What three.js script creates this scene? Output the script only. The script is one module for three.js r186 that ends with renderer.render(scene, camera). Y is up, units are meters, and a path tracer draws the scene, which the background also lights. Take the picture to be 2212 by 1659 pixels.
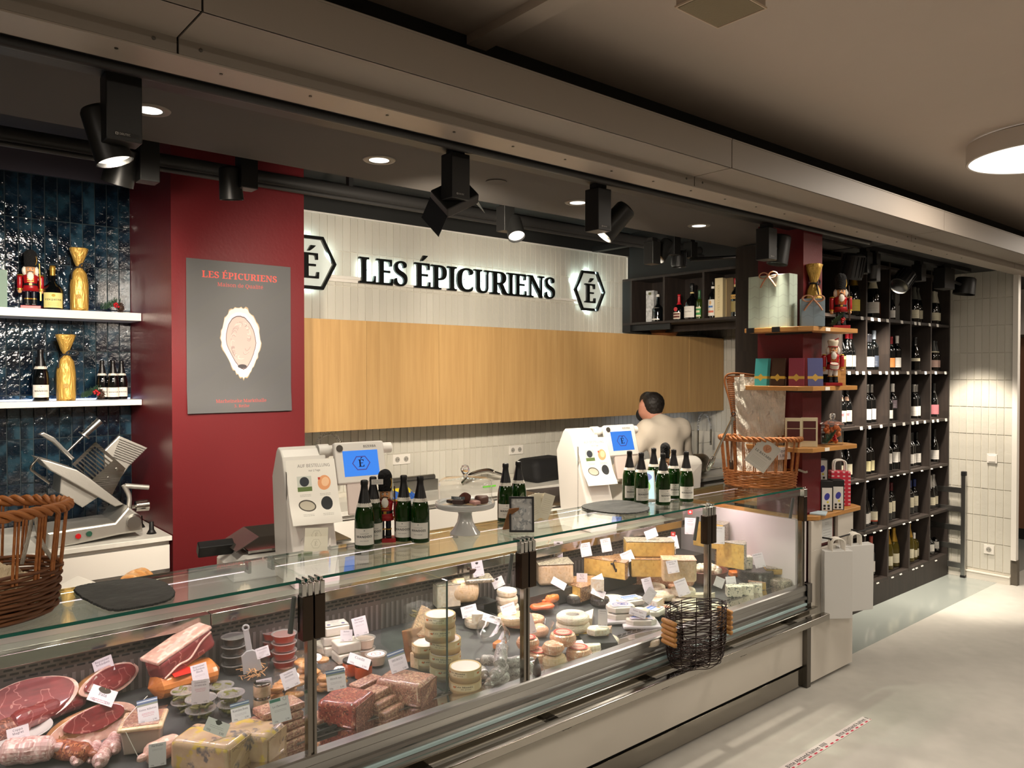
import * as THREE from 'three';
import { RoundedBoxGeometry } from 'three/addons/geometries/RoundedBoxGeometry.js';
import { mergeGeometries, mergeVertices, toCreasedNormals } from 'three/addons/utils/BufferGeometryUtils.js';
import { MarchingCubes } from 'three/addons/objects/MarchingCubes.js';
import { RectAreaLightUniformsLib } from 'three/addons/lights/RectAreaLightUniformsLib.js';
import { FontLoader } from 'three/addons/loaders/FontLoader.js';
import { TextGeometry } from 'three/addons/geometries/TextGeometry.js';

RectAreaLightUniformsLib.init();
const scene = new THREE.Scene();
scene.background = new THREE.Color(0x000000);

// ---------- camera: a person standing in the aisle, phone held at 1.85 m ----------
const camera = new THREE.PerspectiveCamera(53.09, 2212 / 1659, 0.05, 60);
camera.position.set(0, 1.85, 0);
{
  const yaw = 40.14 * Math.PI / 180, pitch = -0.85 * Math.PI / 180;
  camera.lookAt(Math.sin(yaw) * Math.cos(pitch), 1.85 + Math.sin(pitch), -Math.cos(yaw) * Math.cos(pitch));
}
const renderer = new THREE.WebGLRenderer({ antialias: true });
renderer.toneMapping = THREE.LinearToneMapping;
renderer.toneMappingExposure = 1.08;
renderer.shadowMap.enabled = true;

// ---------- light levels (the lamps themselves are built with their fittings below) ----------
const LEVEL = {
  hall: 25,        // round ceiling lamps over the aisle (radiance of the disc)
  spot: 20,         // track spots, candela
  down: 5,          // recessed downlights, candela
  meat: 42,         // LED bar under the glass top (radiance)
  shelf: 10,        // LED strips on the white shelves
  sign: 22,         // LEDs behind the sign letters
  screen: 1.0,
};

// ---------- random numbers, names, things and parts ----------
let seed = 7;
const rnd = (a = 1, b) => { seed = (seed * 1664525 + 1013904223) >>> 0; const t = seed / 4294967296; return b === undefined ? t * a : a + t * (b - a); };
const reseed = (n) => { seed = n; };
const used = {};
function numbered(n) { const k = used[n] = (used[n] ?? -1) + 1; return k ? `${n}_${String(k).padStart(3, '0')}` : n; }
function thing(name, label, category, pos = [0, 0, 0], turn = 0, group) {
  const o = new THREE.Group(); o.name = numbered(name); scene.add(o);
  o.position.set(...pos); o.rotation.y = turn;
  o.userData = { label, category }; if (group) o.userData.group = group;
  return o;
}
function part(name, geo, mat, parent, label) {
  const m = new THREE.Mesh(Array.isArray(geo) ? mg(geo) : geo, mat);
  m.name = parent ? name : numbered(name); m.castShadow = m.receiveShadow = true;
  (parent || scene).add(m); if (label) m.userData.label = label;
  return m;
}
function single(name, geo, mat, label, category, pos, turn, group) {   // a thing that is one mesh
  const m = part(name, geo, mat, null); m.userData = { label, category }; if (group) m.userData.group = group;
  if (pos) m.position.set(...pos); if (turn) m.rotation.y = turn;
  return m;
}
function struct(name, geo, mat, parent) { const m = part(name, geo, mat, parent); if (!parent) m.userData = { kind: 'structure' }; return m; }
function structGroup(name, pos = [0, 0, 0]) { const o = new THREE.Group(); o.name = numbered(name); o.position.set(...pos); o.userData = { kind: 'structure' }; scene.add(o); return o; }
function copy(src, name, label, pos, turn, group) {
  const c = src.clone(); c.name = numbered(name); scene.add(c); c.userData = { ...src.userData, label };
  if (group) c.userData.group = group; if (pos) c.position.set(...pos); if (turn !== undefined) c.rotation.y = turn;
  return c;
}

// ---------- geometry helpers ----------
const PI = Math.PI, TAU = PI * 2, V3 = (x, y, z) => new THREE.Vector3(x, y, z), deg = (d) => d * PI / 180;
function mg(list) {
  const out = list.map((g) => { const h = g.index ? g.toNonIndexed() : g.clone(); for (const k of Object.keys(h.attributes)) if (!['position', 'normal', 'uv'].includes(k)) h.deleteAttribute(k);
    if (!h.attributes.uv) h.setAttribute('uv', new THREE.BufferAttribute(new Float32Array(h.attributes.position.count * 2), 2));
    if (!h.attributes.normal) h.computeVertexNormals(); h.clearGroups(); return h; });
  return out.length === 1 ? out[0] : mergeGeometries(out);
}
// uv in metres by the dominant axis of the normal
function muv(g, s = 1) {
  g = g.index ? g.toNonIndexed() : g;
  const p = g.attributes.position, n = g.attributes.normal, uv = new Float32Array(p.count * 2);
  for (let i = 0; i < p.count; i++) {
    const x = p.getX(i), y = p.getY(i), z = p.getZ(i), a = Math.abs(n.getX(i)), b = Math.abs(n.getY(i)), c = Math.abs(n.getZ(i));
    const [u, v] = b >= a && b >= c ? [x, z] : a >= c ? [z, y] : [x, y];
    uv[2 * i] = u * s; uv[2 * i + 1] = v * s;
  }
  g.setAttribute('uv', new THREE.BufferAttribute(uv, 2)); return g;
}
const T = (g, x = 0, y = 0, z = 0) => g.translate(x, y, z);
const RX = (g, a) => g.rotateX(a), RY = (g, a) => g.rotateY(a), RZ = (g, a) => g.rotateZ(a);
// a box between corners, bevelled when r > 0
function bx(x0, y0, z0, x1, y1, z1, r = 0) {
  const w = Math.abs(x1 - x0), h = Math.abs(y1 - y0), d = Math.abs(z1 - z0);
  const g = r > 0 ? new RoundedBoxGeometry(w, h, d, 1, Math.min(r, w / 2.01, h / 2.01, d / 2.01)) : new THREE.BoxGeometry(w, h, d);
  return muv(g.translate((x0 + x1) / 2, (y0 + y1) / 2, (z0 + z1) / 2));
}
const cb = (w, h, d, x = 0, y = 0, z = 0, r = 0) => bx(x - w / 2, y - h / 2, z - d / 2, x + w / 2, y + h / 2, z + d / 2, r);   // centred box
const sb = (w, h, d, r = 0, x = 0, y = 0, z = 0) => cb(w, h, d, x, y + h / 2, z, r);                                           // box standing at y
const cyl = (r0, r1, h, seg = 24, x = 0, y = 0, z = 0, open = false) => new THREE.CylinderGeometry(r1, r0, h, seg, 1, open).translate(x, y + h / 2, z);
const lathe = (pts, seg = 24) => new THREE.LatheGeometry(pts.map(([r, y]) => new THREE.Vector2(Math.max(r, 0), y)), seg);
const ball = (r, x = 0, y = 0, z = 0, w = 16, h = 12) => new THREE.SphereGeometry(r, w, h).translate(x, y, z);
function tube(pts, r, seg = 24, rad = 6, closed = false) {
  const c = new THREE.CatmullRomCurve3(pts.map((p) => p.isVector3 ? p : V3(...p)), closed, 'catmullrom', 0.5);
  return new THREE.TubeGeometry(c, seg, r, rad, closed);
}
function rod(a, b, r, rad = 8, r2 = r) {
  const A = V3(...a), B = V3(...b), d = B.clone().sub(A), g = new THREE.CylinderGeometry(r2, r, d.length(), rad);
  g.applyQuaternion(new THREE.Quaternion().setFromUnitVectors(V3(0, 1, 0), d.clone().normalize())); return g.translate(...A.add(B).multiplyScalar(.5).toArray());
}
const shapeOf = (pts) => new THREE.Shape(pts.map(([x, y]) => new THREE.Vector2(x, y)));
function ext(pts, depth, bev = 0, seg = 1) {
  return new THREE.ExtrudeGeometry(Array.isArray(pts) ? shapeOf(pts) : pts, { depth: depth - 2 * bev, bevelEnabled: bev > 0, bevelSize: bev, bevelThickness: bev, bevelSegments: seg, bevelOffset: -bev, curveSegments: 24 }).translate(0, 0, bev);
}
// a profile in (z, y) swept along x from x0 to x1
function profX(pts, x0, x1) { const g = ext(pts.map(([z, y]) => [-z, y]), x1 - x0); return muv(g.rotateY(PI / 2).translate(x0, 0, 0)); }
// a flat board with an outline in (x, z), its underside at y0
const slab = (pts, y0, th, bev = .002) => muv(ext(pts, th, bev).rotateX(PI / 2).translate(0, y0 + th, 0));
// push vertices by smooth noise
function rough(g, amp, freq, s = 1) {
  const p = g.attributes.position, n = (x, y, z) => Math.sin(x * freq + s * 1.7 + 2 * Math.sin(y * freq * .7 + s)) * Math.cos(z * freq * .9 - s + Math.sin(x * freq * .5));
  for (let i = 0; i < p.count; i++) { const x = p.getX(i), y = p.getY(i), z = p.getZ(i); p.setXYZ(i, x + amp * n(x, y, z), y + amp * n(y + 3, z, x) * .6, z + amp * n(z + 7, x, y)); }
  g.computeVertexNormals(); return g;
}
const smooth = (g) => { const h = g.clone(); h.deleteAttribute('normal'); if (h.attributes.uv) h.deleteAttribute('uv'); const k = mergeVertices(h, 1e-5); k.computeVertexNormals(); return k; };

// ---------- textures ----------
const hash = (x, y, s) => { let h = (x * 374761393 + y * 668265263 + s * 1442695041) | 0; h = Math.imul(h ^ (h >>> 13), 1274126177); return ((h ^ (h >>> 16)) >>> 0) / 4294967296; };
function vnoise(x, y, p, s) { const i = Math.floor(x), j = Math.floor(y), f = x - i, g = y - j, u = f * f * (3 - 2 * f), v = g * g * (3 - 2 * g), w = (a, b) => hash(((a % p) + p) % p, ((b % p) + p) % p, s);
  return (w(i, j) * (1 - u) + w(i + 1, j) * u) * (1 - v) + (w(i, j + 1) * (1 - u) + w(i + 1, j + 1) * u) * v; }
function fbm(x, y, p, s, oct = 4) { let a = .5, t = 0, n = 0; for (let k = 0; k < oct; k++) { t += a * vnoise(x * 2 ** k, y * 2 ** k, p * 2 ** k, s + k); n += a; a *= .5; } return t / n; }
function finish(t, srgb, rep) { t.wrapS = t.wrapT = THREE.RepeatWrapping; t.magFilter = THREE.LinearFilter; t.minFilter = THREE.LinearMipmapLinearFilter; t.generateMipmaps = true; if (srgb) t.colorSpace = THREE.SRGBColorSpace; if (rep) t.repeat.set(rep, rep); t.needsUpdate = true; return t; }
function tex(n, fn, rep = 1, srgb = true) {   // fn(u, v) -> [r, g, b] 0..255 or grey
  const d = new Uint8Array(n * n * 4);
  for (let j = 0; j < n; j++) for (let i = 0; i < n; i++) { const c = fn(i / n, j / n), k = (j * n + i) * 4; if (typeof c === 'number') d[k] = d[k + 1] = d[k + 2] = c; else { d[k] = c[0]; d[k + 1] = c[1]; d[k + 2] = c[2]; } d[k + 3] = 255; }
  return finish(new THREE.DataTexture(d, n, n), srgb, rep);
}
function ctex(w, h, draw, srgb = true) { const c = document.createElement('canvas'); c.width = w; c.height = h; const x = c.getContext('2d'); draw(x, w, h); const t = new THREE.CanvasTexture(c); t.magFilter = THREE.LinearFilter; if (srgb) t.colorSpace = THREE.SRGBColorSpace; return t; }
const lerp = (a, b, t) => a + (b - a) * t, mix = (a, b, t) => [0, 1, 2].map((k) => lerp(a[k], b[k], t)), clamp = (x, a = 0, b = 1) => Math.min(b, Math.max(a, x)), step = (a, b, x) => { const t = clamp((x - a) / (b - a)); return t * t * (3 - 2 * t); };

// ---------- materials ----------
const std = (color, roughness = .6, metalness = 0, extra = {}) => new THREE.MeshStandardMaterial({ color, roughness, metalness, ...extra });
const phy = (color, roughness = .5, extra = {}) => new THREE.MeshPhysicalMaterial({ color, roughness, ...extra });
const B1 = tex(256, (u, v) => 255 * fbm(u * 8, v * 8, 8, 3, 5), 1, false);          // general bump
const B2 = tex(256, (u, v) => 255 * fbm(u * 24, v * 24, 24, 9, 3), 1, false);        // fine bump
const rep = (t, a, b = a) => { const c = t.clone(); c.repeat.set(a, b); c.needsUpdate = true; return c; };
const glow = (color, k) => std(0x000000, 1, 0, { emissive: color, emissiveIntensity: k });
const M = {
  red: std(0x5e1419, .38, 0, { bumpMap: rep(B2, 3), bumpScale: .0004 }),
  concrete: std(0xffffff, .55, 0, { map: tex(512, (u, v) => { const a = fbm(u * 5, v * 5, 5, 1, 5), b = fbm(u * 64, v * 64, 64, 5, 2); return mix([160, 158, 151], [196, 193, 185], clamp(a * 1.1 - .05 + (b - .5) * .25)); }, .28) }),
  epoxy: phy(0x9aa19c, .16, { clearcoat: .6, clearcoatRoughness: .08 }),
  hallCeil: std(0xcdbfb2, .9, 0, { map: tex(256, (u, v) => 236 + 19 * fbm(u * 4, v * 4, 4, 8, 4), .2) }),
  bulk: std(0x8f867c, .55, 0, {}),
  soffit: std(0x4c4844, .75, 0, { map: tex(256, (u, v) => 215 + 40 * fbm(u * 3, v * 3, 3, 21, 4), .4) }),
  black: std(0x0b0b0b, .55),
  blackGloss: std(0x0a0a0a, .25),
  darkPaint: std(0x1a1b1a, .7),
  lilac: std(0x4a4752, .75),
  track: std(0x0d0d0e, .45),
  lampBlack: std(0x171716, .42),
  white: std(0xdedad2, .45),
  whiteGloss: phy(0xe4e0d8, .25, { clearcoat: .3 }),
  whitePlastic: std(0xdad7d0, .38),
  steel: std(0xb9b6b0, .26, 1, { roughnessMap: rep(B1, 2, 30) }),
  steelDark: std(0x6c6862, .35, 1),
  chrome: std(0xd9d9d6, .08, 1),
  alu: std(0xa9a9a6, .3, 1),
  aluCast: std(0xb4b2ac, .42, .85, { bumpMap: rep(B2, 6), bumpScale: .0003 }),
  oak: std(0xffffff, .5, 0, { map: tex(512, (u, v) => { const g = fbm(u * 40, v * 2, 1000, 4, 4), h = fbm(u * 160, v * 6, 4000, 6, 2), c = fbm(u * 3, v * 1, 3, 12, 3); return mix([166, 130, 82], [200, 164, 110], clamp(.6 * g + .25 * h + .3 * c - .1)); }, 1.1) }),
  shelfWood: std(0xffffff, .45, 0, { map: tex(256, (u, v) => { const g = fbm(u * 3, v * 30, 1000, 14, 4), c = fbm(u * 2, v * 3, 6, 2, 2); return mix([150, 100, 48], [212, 160, 92], clamp(g * .9 + c * .3 - .1)); }, 2) }),
  wenge: std(0xffffff, .6, 0, { map: tex(256, (u, v) => { const g = fbm(u * 30, v * 2, 1000, 31, 4); return mix([26, 20, 17], [52, 42, 36], g); }, 2) }),
  slate: std(0xffffff, .6, 0, { map: tex(256, (u, v) => { const g = fbm(u * 6, v * 6, 6, 41, 5), s = fbm(u * 4, v * 60, 60, 43, 3); return mix([44, 46, 45], [78, 80, 77], clamp(.6 * g + .4 * s + (s > .68 ? .3 : 0) - .1)); }, 5), bumpMap: rep(B1, 6), bumpScale: .002 }),
  counterTop: phy(0xffffff, .3, { map: tex(256, (u, v) => { const g = fbm(u * 5, v * 5, 5, 52, 5); return mix([205, 203, 195], [224, 222, 214], step(.35, .65, g)); }, 1.2) }),
  panelWhite: phy(0xcfc9be, .28, { clearcoat: .3, clearcoatRoughness: .2 }),
  glass: phy(0xf4fbf8, .02, { transmission: 1, thickness: 0, ior: 1.5, side: THREE.DoubleSide }),
  glassEdge: phy(0x0c5a4c, .15, { emissive: 0x000000 }),
  clear: phy(0xffffff, .04, { transmission: 1, thickness: 0, ior: 1.35 }),
  film: phy(0xffffff, .08, { transmission: 1, thickness: 0, ior: 1.3, bumpMap: rep(B1, 2), bumpScale: .01 }),
  paper: std(0xe8e4da, .8),
  cloth: std(0xe2dbcb, .92, 0, { bumpMap: rep(B1, 3), bumpScale: .012 }),
  linen: std(0xd9c6a4, .95, 0, { bumpMap: rep(B1, 4), bumpScale: .01 }),
  gold: std(0xc9a14e, .4, .3, { bumpMap: rep(B1, 2), bumpScale: .012 }),
  ribbonBlack: std(0x0c0c10, .6),
  wicker: std(0xffffff, .6, 0, { map: tex(128, (u, v) => { const g = fbm(u * 8, v * 8, 8, 61, 3); return mix([122, 66, 26], [196, 128, 66], g); }, 2) }),
  wickerDark: std(0xffffff, .6, 0, { map: tex(128, (u, v) => { const g = fbm(u * 8, v * 8, 8, 62, 3); return mix([66, 36, 18], [132, 82, 42], g); }, 2) }),
  skin: phy(0xb8806a, .55, {}),
  hair: std(0x17110d, .6, 0, { bumpMap: rep(B2, 10), bumpScale: .004 }),
};
// ================= the shell of the stall and of the market hall =================
// ---- floors ----
{
  struct('floor', bx(-5, -.1, -2.4, 13, 0, 5), M.concrete);
  struct('floor_stall', bx(-3, -.1, -6.2, 13, .001, -2.4), M.epoxy);
}
// ---- hall: ceiling, far walls (all but the end of the aisle are behind the camera) ----
{
  struct('ceiling', bx(-5, 3.1, -3.1, 13, 3.25, 5), M.hallCeil);
  const hw = std(0xb9ada0, .8);
  struct('wall_front', bx(-5, 0, 5, 13, 3.3, 5.2), hw);
  struct('wall_left', bx(-5.2, 0, -6.4, -5, 3.6, 5.2), hw);
  struct('wall_end', bx(12, 0, -6.4, 12.2, 3.6, 5.2), std(0xa79b8c, .8));
  // the ridge that covers a joint of the hall ceiling
  const r = struct('trim_ceiling', profX([[0, 0], [0, 0]], 0, .01), M.hallCeil); r.geometry = bx(1.72, 3.066, -3.05, 1.81, 3.1, 2);
}
// ---- the stepped bulkhead above the counter front: flange, fascia, underside, box, lip ----
{
  const g = structGroup('bulkhead'), seams = [-5, .648, 2.9, 5.2, 7.15, 12], P1 = M.bulk;
  for (let i = 0; i < seams.length - 1; i++) {
    const a = seams[i] + .003, b = seams[i + 1] - .003;
    part('panel', bx(a, 2.700, -2.155, b, 2.742, -2.150), P1, g);                              // low fascia
    part('panel', bx(a, 2.742, -2.155, b, 2.747, -1.955), P1, g);                              // underside
    part('panel', bx(a, 2.742, -1.960, b, 2.862, -1.953), P1, g);                              // box face
    part('panel', bx(a, 2.862, -1.985, b, 2.868, -1.950), P1, g);                              // lip
  }
  part('flange', bx(-5, 2.694, -2.288, 12, 2.700, -2.150, .001), std(0xa69c90, .42, .25), g);
  part('back_board', bx(-5, 2.7, -2.3, 12, 2.87, -2.29), M.darkPaint, g);
  const sc = []; for (let x = -.3; x < 6.4; x += .27) sc.push(T(new THREE.CylinderGeometry(.005, .005, .003, 8), x, 2.693, -2.2));
  for (const s of seams.slice(1, 4)) for (const d of [-.06, .06]) sc.push(T(RX(new THREE.CylinderGeometry(.005, .005, .003, 8), PI / 2), s + d, 2.724, -2.149));
  part('screw', sc, M.steelDark, g).userData.kind = 'stuff';
  struct('trim_top', bx(-5, 2.87, -2.9, 12, 3.1, -2.3), M.darkPaint);
}
// ---- stall ceilings ----
{
  struct('ceiling_soffit', bx(-5, 2.75, -3.18, 5.45, 2.79, -2.288), M.soffit);
  struct('ceiling_soffit', bx(-5, 2.75, -3.2, 5.45, 3.3, -3.18), M.soffit);
  struct('ceiling_wine', bx(5.45, 2.745, -3.3, 12, 2.79, -2.288), M.darkPaint);
  struct('ceiling_back', bx(-5, 3.28, -6.2, 12, 3.4, -3.1), std(0x3a3836, .8));
}
// ---- tiles: one mesh each ----
function tileGeo(w, h, d, b, du) {     // bevelled slab, front towards +z, ten triangles
  const X = w / 2, Y = h / 2, x = X - b, y = Y - b, v = [], uv = [], q = (a, c, e, f) => { for (const k of [a, c, e, a, e, f]) { v.push(...k); uv.push(k[0] * 4 + du, k[1] * 4 + du * .7); } };
  const F = [[-x, -y, d], [x, -y, d], [x, y, d], [-x, y, d]], K = [[-X, -Y, 0], [X, -Y, 0], [X, Y, 0], [-X, Y, 0]];
  q(...F); for (let i = 0; i < 4; i++) { const j = (i + 1) % 4; q(K[i], K[j], F[j], F[i]); }
  const g = new THREE.BufferGeometry(); g.setAttribute('position', new THREE.Float32BufferAttribute(v, 3)); g.setAttribute('uv', new THREE.Float32BufferAttribute(uv, 2)); g.computeVertexNormals(); return g;
}
function tiling(wall, face, u0, v0, cols, rows, pu, pv, mats, opt = {}) {
  // face 'z': in the xy plane looking to +z at depth opt.at ; face 'x': in the zy plane looking to -x
  const geos = [0, .37, .71, 1.3].map((d) => tileGeo(pu - .003, pv - .003, .007, .002, d)), rest = []; let n = opt.count ?? 0;
  for (let r = 0; r < rows; r++) for (let c = 0; c < cols; c++) {
    const u = u0 + (c + .5) * pu, v = v0 - (r + .5) * pv, g = geos[Math.floor(rnd(4))], m = mats[Math.floor(rnd(mats.length))], tu = rnd(-1, 1) * (opt.tilt ?? .006), tv = rnd(-1, 1) * (opt.tilt ?? .006);
    if (n++ < 300) {
      const t = part('tile', g, m, wall);
      if (face === 'z') { t.position.set(u, v, opt.at); t.rotation.set(tv, tu, 0); } else { t.position.set(opt.at, v, u); t.rotation.set(0, -PI / 2 + tu, 0); t.rotateX(tv); }
    } else rest.push(face === 'z' ? T(g.clone(), u, v, opt.at) : T(RY(g.clone(), -PI / 2), opt.at, v, u));
  }
  if (rest.length) part('far_tile', rest, mats[0], wall).userData.kind = 'stuff';
  return n;
}
const tileBump = rep(B1, .9), tileMat = (c, r = .12) => phy(c, r, { clearcoat: .5, clearcoatRoughness: .05, bumpMap: tileBump, bumpScale: .002 });
const WT = [0xc6c3b8, 0xc8c5ba, 0xcac7bc, 0xc4c1b6].map((c) => tileMat(c));
const blueMap = tex(256, (u, v) => { const a = fbm(u * 6, v * 6, 6, 71, 5), b = fbm(u * 3, v * 3, 3, 77, 3); return mix([10, 24, 36], [44, 74, 90], clamp(step(.35, .75, a) * .8 + (b - .5) * .5)); }, .6);
const BT = [0xffffff, 0xc4ccd6, 0xdfe8e4, 0xa9b4c0].map((c) => phy(c, .1, { map: blueMap, clearcoat: .7, clearcoatRoughness: .04, bumpMap: tileBump, bumpScale: .006 }));
{ // white wall behind the cabinets
  const g = structGroup('wall_back'); part('grout', bx(2.1, 0, -5.5, 7.4, 3.4, -5.305), std(0xcfcabd, .8), g);
  let n = tiling(g, 'z', 2.28, 3.032, 59, 3, .0634, .2625, WT, { at: -5.305 });
  tiling(g, 'z', 2.28, 1.46, 77, 2, .0634, .2625, WT, { at: -5.305, count: n });
  part('edge_strip', bx(2.1, 3.03, -5.31, 6.02, 3.042, -5.29), M.white, g); part('edge_strip', bx(6.012, 2.7, -5.31, 6.022, 3.042, -5.29), M.white, g);
  struct('trim_1', bx(2.1, 3.042, -5.5, 7.4, 3.3, -5.28), M.darkPaint);
}
{ // blue wall behind the white shelves
  const g = structGroup('wall_blue'); part('grout', bx(-3, 0, -5.8, 1.4, 3.4, -5.6), std(0x1b2a30, .7), g);
  tiling(g, 'z', 1.372 - 14 * .0705, 3.085, 14, 9, .0705, .275, BT, { at: -5.6, tilt: .012 });
  struct('trim_2', bx(-3, 3.088, -5.6, 1.372, 3.3, -5.585), M.lilac);
}
{ // grey-lit tiles on the side wall of the kitchen corner
  const g = structGroup('wall_side'); part('grout', bx(7.228, 0, -5.5, 7.4, 2.8, -3.3), std(0xcfcabd, .8), g);
  tiling(g, 'x', -5.3, 2.505, 13, 5, .0634, .2625, WT, { at: 7.228 });
  struct('wall_upper', bx(6.03, 2.80, -5.3, 6.2, 3.3, -3.2), M.darkPaint);
}
{ // tiled end wall right of the wine rack, with its painted edge, socket board and post
  const g = structGroup('wall_right'); part('grout', bx(7.628, 0, -3.3, 7.75, 2.75, -2.29), std(0xd2cdc0, .8), g);
  tiling(g, 'x', -2.84, 2.75, 9, 11, .0601, .2415, WT.map((m) => m), { at: 7.628 });
  part('corner_strip', bx(7.6, .22, -2.295, 7.66, 2.75, -2.255), M.white, g);
  part('bare_corner', bx(7.625, 0, -2.3, 7.68, .22, -2.25), std(0x5c554b, .9), g);
  struct('baseboard_right', [bx(7.602, 0, -2.85, 7.628, .062, -2.3), bx(7.596, .056, -2.85, 7.628, .07, -2.3, .004)], std(0xd8d3c8, .5));
  struct('wall_rear', bx(7.75, 0, -3.4, 12, 3.4, -3.3), std(0x8c8073, .8));
}
{ // beyond the corner: a boarded wall, a pale hanging panel and a lit blue sign far along the hall
  const g = structGroup('wall_far');
  for (let i = 0; i < 9; i++) part('plank', bx(9.8, .12, -2.9 + i * .2, 9.84, 2.24, -2.705 + i * .2, .004), std([0x6a4630, 0x5c3b28, 0x754e36][i % 3], .65), g);
  part('plinth', bx(9.81, 0, -2.9, 9.86, .12, -1.1), M.black, g);
  single('hanging_panel', bx(9.55, 2.26, -3.0, 9.59, 2.75, -1.6, .005), std(0xb3aca8, .6), 'plain pale grey panel above the brown boarded wall at the far right', 'panel');
  const s = thing('hall_sign', 'small light blue lit sign hanging beyond the tiled wall corner', 'sign', [9.3, 2.62, -2.05]);
  part('sign_box', cb(.03, .12, .5, 0, 0, 0, .004), M.white, s); part('sign_face', cb(.004, .1, .48, -.018, 0, 0), glow(0x7fc4e8, 1.1), s);
}
// ---- red pillars ----
struct('pillar_left', bx(1.372, 0, -5.62, 2.195, 3.3, -4.70), M.red);
struct('pillar_right', [bx(4.233, 0, -2.66, 4.452, 2.75, -2.36)], M.red);
// ---- hall lamps: flat white drums with a glowing disc ----
function hallLamp(x, z, label, R = .36) {
  const t = thing('ceiling_lamp', label, 'ceiling lamp', [x, 2.99, z], 0, 'round hall lamps');
  part('housing', lathe([[R - .02, .1], [R - .002, .1], [R, .096], [R, .003], [R - .004, 0], [R - .012, 0], [R - .012, .006]], 64), std(0xcfc6bd, .5), t);
  part('shadow_gap', cyl(R - .03, R - .03, .016, 48, 0, .098, 0), M.black, t);
  part('diffuser', RX(new THREE.CircleGeometry(R - .012, 64), PI / 2).translate(0, .004, 0), glow(0xfff6ea, 1.6), t);
  const l = new THREE.RectAreaLight(0xfff1e0, LEVEL.hall, R * 1.75, R * 1.75); l.position.set(0, -.004, 0); l.rotation.x = -PI / 2; l.name = 'lamp_light'; t.add(l);
}
hallLamp(4.80, -1.31, 'round white ceiling lamp glowing at the right edge of the hall ceiling');
for (const [x, z] of [[-1.6, -1.31], [8.0, -1.31], [1.6, .9], [4.8, .9], [8, .9], [-1.6, .9]]) hallLamp(x, z, 'round white hall lamp of the rows along the aisle');  // unseen, added for hall light; the one right of the seen lamp is inferred
// ================= lamps and fittings of the stall =================
const LAMPGROUP = 'black track spots';
// driver box hangs from the track at `at` (top centre); the head sits at `head` and looks along `aim`
function trackSpot(label, at, size, head, aim, o = {}) {
  const t = thing('track_spotlight', label, 'spotlight', at, 0, LAMPGROUP), [w, h, d] = size;
  const L = (p) => [p[0] - at[0], p[1] - at[1], p[2] - at[2]], hd = L(head), A = V3(...aim).normalize(), r = o.r ?? .05, len = o.len ?? .15;
  part('driver_box', cb(w, h, d, 0, -h / 2, 0, .004), M.lampBlack, t);
  part('track_adapter', cb(w * .7, .03, d * .6, 0, .012, 0, .003), M.black, t);
  part('arm', rod([hd[0] * .35, -h * .55, hd[2] * .35], hd, .013), M.lampBlack, t);
  const q = new THREE.Quaternion().setFromUnitVectors(V3(0, -1, 0), A), put = (g) => g.applyQuaternion(q).translate(...hd);
  if (o.flood) {
    const b = part('head', put(cb(.15, .05, .12, 0, 0, 0, .006)), M.lampBlack, t);
    part('barn_door', put(RZ(cb(.002, .1, .12), deg(24)).translate(.095, -.06, 0)), M.lampBlack, t); part('barn_door', put(RZ(cb(.002, .1, .12), deg(-24)).translate(-.095, -.06, 0)), M.lampBlack, t);
    part('lens', put(cb(.12, .004, .09, 0, -.027, 0)), glow(0xfff3e2, 1.5), t);
  } else {
    const pts = [[0, len / 2], [r * .8, len / 2], [r * .9, len / 2 - .01], [r, -len / 2], [r - .004, -len / 2], [r - .006, -len / 2 + .02], [0, -len / 2 + .022]];
    part('head', put(lathe(pts.slice(0, 5).concat([[r - .005, -len / 2 + .03]]), 32)), M.lampBlack, t);
    if (o.fins) for (let i = 0; i < 18; i++) part('fin', put(cb(.004, len * .8, .012, 0, 0, r * .96, 0).rotateY(i / 18 * TAU)), M.black, t);
    part('lens', put(RX(new THREE.CircleGeometry(r - .005, 32), PI / 2).translate(0, -len / 2 + .012, 0)), o.lit ? glow(0xfff3e2, 2.2) : phy(0x1a1a1a, .1), t);
  }
  if (o.print) { const c = ctex(256, 48, (x) => { x.fillStyle = '#171716'; x.fillRect(0, 0, 256, 48); x.fillStyle = '#b9b6b0'; x.fillRect(8, 10, 30, 28); x.fillStyle = '#171716'; x.beginPath(); x.arc(23, 24, 9, 0, 7); x.fill(); x.fillStyle = '#b9b6b0'; x.font = '32px sans-serif'; x.fillText('DRUTEC', 48, 36); });
    part('maker_print', new THREE.PlaneGeometry(w * .68, w * .13).translate(w * .06, -h + .018, d / 2 + .001), std(0xffffff, .5, 0, { map: c }), t); }
  if (o.target) {
    const p = V3(...hd).addScaledVector(A, len / 2 + .02), s = new THREE.SpotLight(o.color ?? 0xfff0dc, (o.k ?? 1) * LEVEL.spot, 0, deg(o.cone ?? 32), o.soft ?? .55, 2);
    s.position.copy(p); s.target.position.set(...L(o.target)); s.shadow.radius = 3; s.name = 'spot_light'; t.add(s, s.target);
  }
  return t;
}
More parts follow.
